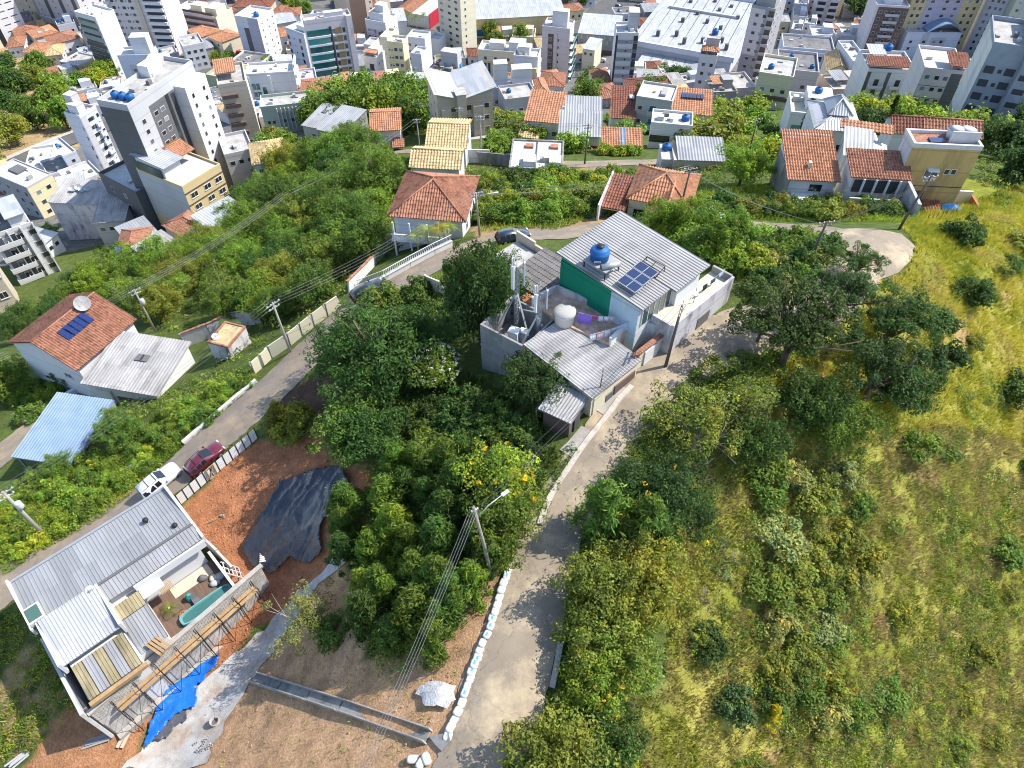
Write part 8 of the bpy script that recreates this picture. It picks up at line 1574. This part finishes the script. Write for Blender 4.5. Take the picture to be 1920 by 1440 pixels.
for k, (p, s, t, lb) in enumerate([((30,740),.95,'mid','tall tree with bare trunk at the left edge'),((232,830),.75,'mid','leafy tree at the right corner of the blue carport'),((120,890),.5,'mid','small tree in front of the blue carport'),((140,720),.6,'deep','round bush tree below the broad red tile roof'),((440,440),.85,'mid','round tree right of the ochre building'),((340,500),.6,'mid','small round tree on the grey l shaped roof edge'),((100,450),.7,'fresh','round street tree beside the stained grey block'),((20,455),.9,'fresh','round street tree at the left edge by the white block'),((60,330),.6,'fresh','small roadside tree by the avenue crossing'),((1385,348),1.0,'fresh','wide round bush beside the orange gable house'),((690,420),.85,'olive','thin branched tree left of the big red roofed house'),((645,430),.8,'olive','olive tree in the thicket beside the big house'),((760,330),.6,'deep','round tree left of the straw tiled annex'),((1300,440),.8,'fresh','bright green tree behind the green building'),((1240,438),.7,'fresh','bright bushy tree behind the ribbed roof'),((1350,470),.8,'fresh','bright tree right of the ribbed roof'),((1195,400),.45,'deep','small dark tree in front of the orange gabled house')]):
    plant('broad', p, s, t, lb)
plant('brush', (575,815), 1.0, 'olive', 'yellow green shrub at the edge of the red earth lot', 'bush', 'bush'); plant('brush', (530,800), .8, 'olive', 'dry shrub on the red earth bank', 'bush', 'bush'); plant('bush', (545,820), 1.2, 'olive', 'brownish low bush over the red earth', 'bush', 'bush')
plant('bush', (722,574), 1.7, 'mid', 'bush shading the dark car on the lower road', 'bush', 'bush')
# --- the brush left of the hill road
zone_b = [(655,950),(760,880),(880,870),(960,960),(930,1060),(870,1130),(820,1230),(730,1270),(680,1190),(645,1090)]
rg = random.Random(17)
spread('brush', zone_b, 34, 3, 1.5, (.8,1.15), ['mid','deep','fresh','mid','mid'], 'shrub', 'the bright roadside thicket', 'thicket_shrub', 'shrub', 'bright thicket left of the hill road', 1.0)
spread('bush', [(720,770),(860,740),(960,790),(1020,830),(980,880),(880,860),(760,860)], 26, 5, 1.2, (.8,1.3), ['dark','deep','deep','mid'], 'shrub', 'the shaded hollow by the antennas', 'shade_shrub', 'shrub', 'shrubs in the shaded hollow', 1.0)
# --- left bank of the lower road
spread('bush', [(0,930),(110,880),(230,850),(330,770),(420,720),(462,705),(470,722),(340,830),(210,945),(80,1030),(0,1070)], 60, 6, 1.3, (.6,1.1), ['fresh','mid','lime','mid','fresh'], 'shrub', 'the bank above the lower road', 'bank_shrub', 'shrub', 'shrubs on the road bank', 1.0)
spread('bush', [(0,760),(60,700),(150,700),(130,745),(40,795)], 14, 7, 1.4, (.8,1.2), ['fresh','mid','deep'], 'shrub', 'the garden by the side street', 'garden_shrub', 'shrub', 'garden shrubs by the side street', 1.0)
# --- thicket in the valley
TH_ = [(150,545),(250,490),(330,520),(420,460),(490,380),(560,320),(660,290),(725,345),(735,430),(735,450),(690,505),(640,550),(560,590),(500,608),(430,600),(300,605),(190,560)]
spread(['broad','broad','mango','broad','airy'], TH_, 95, 8, 3.6, (.82,1.25), ['mid','mid','fresh','deep','olive','mid','fresh'], 'tree', 'the valley thicket', 'thicket_tree', 'tree', 'trees of the dense valley thicket', 1.0)
spread('broad', [(40,600),(120,560),(150,545),(190,560),(120,590),(30,650)], 8, 9, 3, (.6,.9), ['mid','deep'], 'tree', 'the grove behind the red roof', 'thicket_tree', 'tree', 'trees behind the broad red roof', 1.0)
# --- scrub on the upper slope
spread('bush', [(905,345),(1150,335),(1150,395),(1040,425),(905,425)], 46, 10, 1.8, (.9,1.7), ['mid','olive','fresh','mid','deep','lime'], 'scrub bush', 'the upper slope', 'slope_scrub', 'bush', 'scrub on the upper slope', 1.0)
spread('bush', [(1205,430),(1290,430),(1420,455),(1420,520),(1340,500),(1300,470)], 34, 11, 1.5, (.9,1.6), ['fresh','fresh','mid','lime'], 'bush', 'the plot behind the green building', 'lush_bush', 'bush', 'lush bushes behind the green building', 1.0)
spread('bush', [(1330,395),(1440,385),(1560,375),(1700,380),(1740,410),(1560,415),(1420,405)], 34, 12, 1.6, (.8,1.5), ['mid','deep','olive','deep'], 'bush', 'the slope under the clay roofs', 'slope_bush', 'bush', 'bushes below the clay roofed houses', 1.0)
spread('bush', [(1420,460),(1530,450),(1560,480),(1480,540),(1420,560)], 20, 13, 1.4, (.8,1.3), ['mid','fresh','deep','pale'], 'bush', 'the island in the road loop', 'island_bush', 'bush', 'bushes on the island of the loop', 1.0)
# --- right hillside shrubs
spread(['bush','shrub','bush'], [(1700,540),(1735,440),(1850,420),(1920,450),(1920,1440),(1250,1440),(1240,1320),(1330,1100),(1420,920),(1560,870)], 34, 14, 3.2, (.7,1.5), ['olive','olive','mid','deep','pale'], 'shrub', 'the grass hillside', 'hillside_shrub', 'shrub', 'shrubs scattered on the grass hillside', .75)
spread('bush', [(1420,880),(1560,880),(1640,1000),(1560,1200),(1620,1400),(1450,1300),(1420,1100)], 26, 15, 1.8, (.8,1.5), ['mid','olive','pale','olive'], 'shrub', 'the hillside gully', 'gully_shrub', 'shrub', 'shrubs of the gully', .8)
def weeds(name, poly, n, seed, pals, label, thr=.5, rr=(.25,.75), per=46, ls=.2):
    """low leafy growth nobody could count, thicker where the ground is damp"""
    rng = np.random.default_rng(seed); W_ = np.array([G(*p)[:2] for p in poly]); lo, hi = W_.min(0), W_.max(0); x = rng.uniform(lo[0],hi[0],n*6); y = rng.uniform(lo[1],hi[1],n*6)
    m = inpoly(x, y, [tuple(p) for p in W_]) & (vnoise(x, y, 5.5, seed)*.6+vnoise(x, y, 1.8, seed+1)*.4 > thr); x, y = x[m][:n], y[m][:n]; k = len(x)
    Rb = rng.uniform(*rr, k); C = np.stack([x, y, hgt(x,y)+Rb*.25], 1); v, f, c = leaves(rng, C, Rb, per, ls, ls*.55, hue=.3, low=.1); t = np.array(pals)[rng.integers(0,len(pals),k)]; c = c*np.repeat(t, per*4, 0)
    return tag(link(bpy.data.objects.new(name, np_mesh(name, v, f, M_LEAF, c))), label, 'weeds', kind='stuff')
WP = [GREENS['olive'],GREENS['mid'],GREENS['pale'],GREENS['fresh'],GREENS['deep'],GREENS['lime']]
weeds('hillside_weeds', [(1380,830),(1560,800),(1700,700),(1960,700),(1960,1480),(1060,1480),(1240,1310),(1300,1040)], 1500, 3, WP, 'low leafy weeds mixed into the grass hillside', .47)
weeds('slope_weeds', [(1160,345),(1570,350),(1740,385),(1720,420),(1330,405),(1150,425)], 260, 5, WP[1:], 'leafy weeds on the slope below the clay roofed houses', .4, (.4,.9))
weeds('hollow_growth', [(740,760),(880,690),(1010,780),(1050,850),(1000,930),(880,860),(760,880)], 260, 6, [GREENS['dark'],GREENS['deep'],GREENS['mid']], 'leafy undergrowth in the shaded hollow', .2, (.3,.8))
weeds('thicket_growth', zone_b, 420, 11, WP[:4], 'leafy growth filling the bright thicket', .15, (.4,1.1))
weeds('valley_growth', [(-20,650),(60,575),(150,525),(300,470),(420,430),(480,360),(560,300),(700,285),(745,350),(745,445),(640,565),(560,640),(470,700),(400,690),(440,640),(300,625),(180,560)], 650, 12, WP, 'leafy undergrowth of the valley thicket and garden plots', .1, (.5,1.2), 40, .34)
weeds('upper_growth', [(640,340),(760,310),(900,320),(1080,325),(1290,310),(1480,280),(1490,335),(1300,350),(1150,335),(1040,350),(900,345),(760,360)], 420, 13, WP, 'leafy growth around the upper street houses', .25, (.4,1.0), 36, .34)
weeds('ridge_growth', [(1830,300),(1960,280),(1960,400),(1850,400),(1830,350)], 160, 14, WP[:4], 'leafy growth at the right edge by the ochre house', .2, (.4,.9), 36, .3)
weeds('side_growth', [(380,705),(460,690),(470,712),(330,800),(240,860),(220,760),(300,745)], 200, 15, WP[1:], 'leafy growth beside the grey corrugated roof', .2, (.3,.8), 40, .24)
weeds('verge_growth', [(640,600),(700,575),(780,560),(850,560),(850,640),(800,640),(700,620)], 80, 16, [GREENS['deep'],GREENS['mid']], 'leafy growth on the verge under the mango tree', .2, (.3,.8), 40, .24)
weeds('roadside_growth', [(1215,775),(1330,672),(1480,640),(1500,680),(1400,720),(1290,800),(1220,880),(1140,960),(1110,960)], 340, 17, WP, 'leafy growth along the right edge of the hill road', .2, (.25,.6), 40, .2)
weeds('lower_roadside_growth', [(1068,1110),(1098,1010),(1200,1000),(1230,1280),(1060,1340),(1050,1300)], 300, 18, WP, 'leafy growth under the olive trees by the hill road', .2, (.25,.7), 40, .2)
weeds('kerbside_growth', [(1000,970),(1020,900),(1070,830),(1085,840),(1035,930),(1015,985)], 70, 19, WP[1:], 'leafy growth between kerb and thicket', .2, (.15,.4), 36, .16)
weeds('corner_growth', [(-20,1140),(50,1160),(120,1290),(60,1400),(-20,1430)], 200, 20, WP, 'scrappy growth left of the site house', .35, (.2,.55), 36, .18)
weeds('bank_growth', [(-20,930),(110,870),(230,840),(330,765),(470,695),(480,715),(340,835),(200,955),(0,1080)], 360, 7, WP[1:], 'leafy growth on the bank of the lower road', .25, (.3,.7))
plant('brush', (1445,1345), .45, 'gold', 'single bright yellow shrub on the grass hillside', 'yellow_shrub', 'shrub')
for k,(x,y,s,t,lb) in enumerate([(1770,680,1.4,'dark','lone dark bush on the sunlit yellow slope'),(1820,560,1.5,'deep','broad bush upper right on the yellow slope'),(1800,450,1.6,'deep','dark bush cluster right of the turning circle'),(1330,1215,1.1,'dark','dark shrub with grey twigs on the left of the grass hillside'),(1370,1330,1.2,'blue','bluish dark shrub at the bottom of the grass hillside'),(1900,740,1.6,'deep','dark bush cut by the right edge')]): plant('bush', (x,y), s, t, lb, 'bush', 'bush')
# --- far trees
def far(lst, key, label, group, tints, seed, name='city_tree', s=(.8,1.2)):
    rg = random.Random(seed)
    for k, p in enumerate(sorted(lst)): plant(key, p, rg.uniform(*s), rg.choice(tints), f'{label}, {ORDN[k]} from left', name, 'tree', group)
far([(612,236),(640,226),(668,238),(700,226),(730,236),(765,226),(798,236),(680,212),(745,210),(820,218),(600,250),(715,246),(775,248),(650,250)], 'fartree', 'tall tree in the dense row behind the orange gable house', 'dense row of tall trees', ['mid','fresh','mid'], 1, 'row_tree', (1.05,1.4))
spread('fartree', [(-20,150),(60,135),(120,165),(150,190),(145,240),(90,262),(0,310),(-30,320)], 22, 21, 11, (.9,1.4), ['mid','olive','deep','olive','fresh','mid'], 'tree', 'the city park', 'park_tree', 'tree', 'park trees', 1.0)
far([(158,172),(190,168),(200,160),(215,150)], 'fartree', 'bright street tree between the park and the narrow tower', 'trees at the park corner', ['fresh','lime'], 3)
far([(372,165),(382,172),(395,168),(432,122),(410,120),(505,76),(512,94),(545,20),(560,30),(575,24),(505,140),(430,140)], 'fartree', 'street tree between the city blocks left of the teal tower', 'street trees left of the teal tower', ['mid','fresh'], 4, s=(.6,.9))
far([(920,76),(980,86),(930,90),(1100,190),(1105,175),(1110,196),(1098,206),(1240,150),(1262,156),(1280,160),(1225,190),(1190,210),(1205,206)], 'fartree', 'street tree among the central city blocks', 'street trees in the centre', ['mid','deep','mid'], 5, s=(.7,1.1))
far([(915,232),(930,240),(945,236),(965,232),(975,245),(985,250),(1000,262),(940,280),(960,285),(925,290),(1070,285),(1060,250),(1155,240),(1175,260)], 'farbush', 'garden tree between the upper street houses', 'garden trees of the upper street', ['mid','fresh','olive'], 6, s=(.8,1.3))
far([(1330,240),(1350,230),(1370,225),(1390,235),(1340,215),(1400,220),(1420,240),(1385,250),(1310,265),(1290,275),(1340,272)], 'farbush', 'yellowish garden tree right of the solar roof', 'trees right of the solar roof', ['lime','olive','mid','fresh'], 7, s=(1.1,1.9))
far([(1360,300),(1380,310),(1400,285),(1425,300),(1440,290),(1410,320),(1345,310),(1450,260),(1460,275),(1465,300)], 'farbush', 'bush or banana clump on the green plot beside modern house', 'bushes on the green plot', ['fresh','mid','lime'], 8, s=(.7,1.2))
far([(1580,232),(1600,234),(1650,236),(1680,236),(1710,240),(1730,246),(1750,250),(1770,256),(1790,258),(1810,262),(1830,266),(1590,225),(1610,224),(1690,226),(1660,224)], 'farbush', 'yellow green bamboo clump behind the modern white house', 'bamboo row', ['lime','fresh','lime'], 9, 'bamboo_clump', (1.3,1.9))
far([(1630,245),(1645,250),(1660,250)], 'farbush', 'dark round crown before the bamboo row', 'dark round crowns', ['dark'], 10, s=(1.3,1.6))
far([(1900,260),(1925,300),(1880,290),(1915,340),(1895,350),(1930,240),(1780,205),(1760,200),(1850,275),(1870,300)], 'fartree', 'dark tree at the right edge above the grass ridge', 'dark trees at the right edge', ['dark','deep'], 11, s=(.6,.9))
far([(1580,20),(1600,32),(1620,14),(1570,2),(1590,-10),(1610,0)], 'fartree', 'dark tree on the far wooded lot at the top right', 'dark trees at the top right', ['dark','deep'], 12, s=(1.0,1.5))
far([(640,10),(900,22),(880,40),(780,4),(820,6),(1072,8),(1090,14),(1080,0)], 'fartree', 'tree along the far streets at the top edge', 'trees along the top edge', ['mid','deep'], 13, s=(.7,1.1))
far([(500,300),(520,310),(535,290),(480,310),(550,310),(500,330),(460,300),(520,270)], 'farbush', 'bushy tree above the straw tiled house at left', 'trees above the straw tiled house', ['mid','fresh','olive'], 14, s=(1.1,1.8))
far([(300,455),(280,468),(330,440),(350,436),(130,420),(380,452)], 'farbush', 'small garden tree below the ochre building', 'garden trees below the ochre building', ['fresh','mid'], 15, s=(.6,.9))
for k,(x,y) in enumerate(((1497,272),(1655,250),(1530,275),(1540,278),(1522,274))): plant('cypress', (x,y), [1,.95,.55,.6,.5][k], 'dark', ['tall dark cypress left of the modern white house','tall dark cypress right of the hipped metal roof','small cypress at the white house front, middle','small cypress at the white house front, right','small cypress at the white house front, left'][k], 'cypress_tree', 'tree')
far([(1130,290),(1145,290),(1160,291),(1175,291),(1190,291)], 'farbush', 'clipped hedge bush along the upper street', 'hedge along the upper street', ['fresh','lime'], 16, 'hedge_bush', (.55,.6))
# --- palms
def palm_mesh(seed, nf=14, L=2.2, tl=.28):
    rg = random.Random(seed); V = []; Fc = []; col = []
    for k in range(nf):
        a = 6.283*k/nf+rg.uniform(-.2,.2); el = rg.uniform(.2,1.1); pts = []; d = Vector((math.cos(a),math.sin(a),0))
        for i in range(9): t = i/8; pts.append(d*(L*t*math.cos(el*.6))+Vector((0,0,L*(math.sin(el)*t-.75*t*t))))
        s = Vector((-d.y,d.x,0)); b = rg.uniform(.75,1.25)
        for i in range(1,9):
            for j in (-1,1):
                for q in (0,.5):
                    p = pts[i-1].lerp(pts[i], q); w = tl*L*(1.1-abs(i/8-.45)); e = p+s*j*w*.9+(pts[i]-pts[i-1])*.8-Vector((0,0,.25*w)); n = len(V); dv = (pts[i]-pts[i-1])*.35
                    V += [p-dv*.3, p+dv*.3, e]; Fc.append((n,n+1,n+2)); col += [(b,b,b)]*3
    return np_mesh('fronds', np.array([tuple(v) for v in V]), np.array(Fc), M_LEAF, np.array(col))
PALM = [palm_mesh(1), palm_mesh(2, 18)]
def palm(base, h_, s, tint, label, name='palm_tree', m=0, pos=None, cat='palm'):
    c = pos if pos is not None else G(*base); e = empty(name, c, random.Random(h_*10).uniform(0,6), label, cat); o = bpy.data.objects.new('fronds', PALM[m]); o.location = (0,0,h_); o.scale = (s,s,s); o.color = (*GREENS[tint],1); link(o, e); MB().tube([(0,0,-.3),(.1,0,h_*.5),(0,0,h_+.1)], [.14,.11,.1], 7).obj('trunk', M_BARKP, e); return e
palm(None, .5, .45, 'olive', 'round spiky cycad on the dark timber deck', 'cycad', 1, SITE.world(8.8, -9.5, .3), 'cycad')
for k,(x,y,h_,t) in enumerate(((785,470,2.6,'lime'),(805,465,3.0,'lime'),(825,462,2.8,'yellow'),(795,450,3.2,'olive'),(842,455,2.6,'lime'))): palm((x,y), h_, .8, t, ['leftmost','second','third','rear','rightmost'][k]+' garden palm before the big red roofed house')
palm((1735,365), 3.6, .9, 'fresh', 'single palm before the ochre house'); palm((1120,112), 9, 1.8, 'deep', 'tall palm in front of the chequered shop wing'); palm((100,66), 5, 1.6, 'mid', 'palm in front of the wide white tower'); palm((1785,375), 1.2, 1.1, 'blue', 'silvery fan palm beside the ochre house terrace'); palm((1392,312), 1.5, 1.5, 'fresh', 'banana clump on the green plot'); palm((720,295), 2.5, .9, 'yellow', 'yellowish palm before the orange gable house'); palm((440,640), 3, 1.0, 'mid', 'palm at the stained garden wall by the road')
for k,(x,y) in enumerate(((752,58),(768,62),(782,66),(797,62))): palm((x,y), 9, 1.6, 'mid', ['first','second','third','fourth'][k]+' palm from the left beside the red wall at top')
# dead twigs
for k,(x,y) in enumerate(((1320,1130),(1360,1050),(1620,1060),(1640,1310))):
    c = G(x,y); e = empty('dead_branch', c, k, ['bare dead bush left on the grass hillside','bare grey twigs above the dead bush','pale dead twigs in the gully','bare twigs near the bottom of the gully'][k], 'branch'); rg = random.Random(k); mb = MB()
    for i in range(9): a = rg.uniform(0,6.28); el = rg.uniform(.3,1.2); d = Vector((math.cos(a)*math.cos(el), math.sin(a)*math.cos(el), math.sin(el))); L = rg.uniform(.8,1.8); q = d*L*.5+Vector((rg.uniform(-.1,.1),0,.1)); mb.tube([(0,0,0),q,d*L], [.03,.02,.008], 4); mb.tube([q, q+d*.5+Vector((rg.uniform(-.4,.4),rg.uniform(-.4,.4),.1))], [.015,.005], 4)
    mb.obj('twigs', M_BARKP, e)

# ------------------------------------------------------------------ grass
def grass(name, poly, dens, seed, pal, hgt_=(.35,.8), wid=.07, label=None, excl=(), lean=(.25,-.1), patch_s=5.0, bare=0.0):
    rng = np.random.default_rng(seed); W_ = np.array([G(*p)[:2] for p in poly]); lo, hi = W_.min(0), W_.max(0); A = float((hi-lo).prod()); n = int(A*dens)
    x = rng.uniform(lo[0],hi[0],n); y = rng.uniform(lo[1],hi[1],n); m = inpoly(x, y, [tuple(p) for p in W_])
    for ex in excl: m &= ~inpoly(x, y, [tuple(G(*p)[:2]) for p in ex])
    cl = vnoise(x, y, .9, seed+1)*.6+vnoise(x, y, .35, seed+2)*.5
    m &= (cl > .32+bare*rng.random(n))
    x, y, cl = x[m], y[m], cl[m]; n = len(x); z = hgt(x, y)
    tone = vnoise(x, y, patch_s, seed+3)*.55+vnoise(x, y, patch_s*.3, seed+4)*.35+rng.random(n)*.25
    pal = np.array(pal); k = np.clip(tone*1.15-.12, 0, .999)*(len(pal)-1); i0 = k.astype(int); c = pal[i0]*(1-(k-i0))[:,None]+pal[np.minimum(i0+1,len(pal)-1)]*(k-i0)[:,None]
    c = c*(.7+.6*rng.random(n))[:,None]
    L = (hgt_[0]+(hgt_[1]-hgt_[0])*rng.random(n))*(.55+.8*cl); a = rng.uniform(0,6.28,n); t = rng.normal(size=(n,2))*.38+np.array(lean)
    p = np.stack([x,y,z-.03],1); s = np.stack([np.cos(a),np.sin(a),np.zeros(n)],1)*wid*(.6+.8*rng.random(n))[:,None]
    tip = p+np.stack([t[:,0]*L,t[:,1]*L,L],1); v = np.stack([p-s,p+s,tip],1).reshape(-1,3)
    o = link(bpy.data.objects.new(name, np_mesh(name, v, np.arange(n*3).reshape(-1,3), M_LEAF, np.repeat(c,3,0)))); return tag(o, label, 'grass', kind='stuff')
ROADX = [(840,1440),(960,1050),(1040,930),(1120,800),(1220,690),(1330,610),(1450,575),(1550,530),(1590,470),(1540,440),(1560,428),(1640,429),(1710,455),(1706,492),(1640,532),(1520,610),(1400,655),(1270,730),(1190,810),(1110,930),(1070,1100),(1045,1300),(1010,1440)]
YG = [(.17,.21,.028),(.29,.31,.03),(.43,.41,.04),(.53,.47,.055),(.53,.44,.13),(.40,.32,.10)]
OG = [(.08,.125,.024),(.15,.20,.027),(.23,.26,.035),(.31,.30,.05),(.40,.34,.14),(.34,.24,.10),(.22,.25,.06),(.15,.19,.04)]
grass('upper_hillside_grass', [(1440,690),(1600,640),(1640,535),(1700,505),(1716,460),(1690,428),(1700,405),(1850,370),(1960,350),(1990,600),(1990,840),(1760,800),(1500,860),(1400,780)], 70, 1, YG, (.3,.75), .05, 'sunlit yellow grass on the upper right hillside', [ROADX], (.2,-.15), 5.0, .2)
grass('lower_hillside_grass', [(1400,760),(1500,850),(1760,790),(1990,830),(1990,1480),(1000,1480),(1045,1330),(1240,1300),(1260,1060),(1310,880)], 75, 21, OG, (.3,.75), .05, 'mixed green and straw grass on the lower right hillside', [ROADX], (.2,-.15), 3.2, .15)
GG = [(.12,.19,.025),(.19,.29,.03),(.27,.36,.035),(.37,.41,.04),(.46,.44,.07)]
grass('bank_grass', [(-20,940),(110,870),(230,840),(330,765),(470,695),(485,715),(345,835),(200,965),(0,1085),(-40,1085)], 55, 2, GG, (.3,.7), .06, 'bright green weeds on the bank of the lower road', (), (.1,0), 4)
grass('slope_grass', [(1300,360),(1420,350),(1570,362),(1740,385),(1720,420),(1560,418),(1330,405),(1150,420),(1150,330),(1280,345)], 28, 3, GG, (.3,.8), .08, 'green grass on the slope below the clay roofed houses')
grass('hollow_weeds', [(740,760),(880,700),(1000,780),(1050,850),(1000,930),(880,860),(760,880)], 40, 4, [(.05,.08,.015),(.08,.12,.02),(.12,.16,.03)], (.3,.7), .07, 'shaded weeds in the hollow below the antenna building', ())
grass('site_weeds', [(-20,1180),(60,1170),(150,1320),(90,1400),(-20,1440)], 40, 5, YG[:4], (.2,.5), .05, 'dry weeds on the slope left of the site house', (), (0,0), 3, .5)
grass('earth_weeds', [(480,1290),(560,1200),(680,1240),(850,1160),(930,1080),(900,1180),(840,1300),(780,1440),(400,1440)], 12, 6, GG, (.15,.4), .05, 'sparse weeds on the bare earth left of the hill road', (), (0,0), 2, .9)
grass('island_grass', [(1330,440),(1530,440),(1570,480),(1480,560),(1400,590),(1380,520),(1350,480)], 35, 7, GG, (.3,.7), .07, 'green weeds inside the road loop')
grass('upper_scrub_grass', [(900,340),(1150,320),(1160,400),(1040,432),(900,435)], 22, 8, GG, (.3,.8), .09, 'grassy scrub between the back road and upper houses')
grass('verge_grass', [(640,600),(760,525),(850,480),(950,440),(960,460),(860,560),(780,570),(680,600)], 25, 9, GG, (.2,.5), .06, 'weeds on the verge of the lower road', [[(600,640),(700,585),(790,530),(860,492),(850,465),(760,500),(680,555),(600,610)]])

# ------------------------------------------------------------------ clods and stones on the bare ground
def clods(name, poly, n, seed, size, m, label):
    rng = np.random.default_rng(seed); W_ = np.array([G(*p)[:2] for p in poly]); lo, hi = W_.min(0), W_.max(0); x = rng.uniform(lo[0],hi[0],n*4); y = rng.uniform(lo[1],hi[1],n*4); k = inpoly(x, y, [tuple(p) for p in W_]); x, y = x[k][:n], y[k][:n]; n = len(x)
    s = size*(.4+rng.exponential(.6,n)); z = hgt(x,y)+.11; base = np.array([(1,0,0),(0,1,0),(-1,0,0),(0,-1,0),(0,0,.7),(0,0,-.5)]); v = base[None]*s[:,None,None]*rng.uniform(.6,1.3,(n,6,1))+np.stack([x,y,z],1)[:,None]
    f = np.array([(0,1,4),(1,2,4),(2,3,4),(3,0,4),(1,0,5),(2,1,5),(3,2,5),(0,3,5)])[None]+np.arange(n)[:,None,None]*6
    return tag(link(bpy.data.objects.new(name, np_mesh(name, v.reshape(-1,3), f.reshape(-1,3), m))), label, 'clods', kind='stuff')
M_CLOD = mat('red_earth_clod', (.46,.20,.10), .95, .25, 2); M_CLODT = mat('tan_earth_clod', (.5,.34,.2), .95, .25, 2); M_STONE = mat('grey_rubble', (.45,.43,.40), .95, .25, 2)
clods('red_clods', [(340,985),(490,825),(600,840),(640,890),(520,910),(440,1040)], 900, 1, .035, M_CLOD, 'loose red earth clods on the excavated lot'); clods('bank_clods', [(520,1090),(600,1040),(480,1170),(350,1310),(300,1340),(420,1230)], 700, 2, .045, M_CLOD, 'loose red earth below the block wall'); clods('tan_clods', [(480,1290),(560,1190),(680,1240),(860,1140),(920,1090),(840,1300),(790,1440),(400,1440)], 900, 3, .028, M_CLODT, 'loose clods and stones on the bare tan earth'); clods('path_rubble', [(600,1080),(480,1200),(345,1320),(260,1420),(380,1420),(470,1280),(590,1110)], 500, 4, .03, M_STONE, 'rubble crumbs on the cement splashed path'); clods('road_grit', [(960,1060),(1000,980),(1080,870),(1180,740),(1200,745),(1100,880),(1020,1000),(980,1080),(880,1320),(840,1420),(830,1410)], 500, 5, .022, M_CLODT, 'grit along the left edge of the hill road')
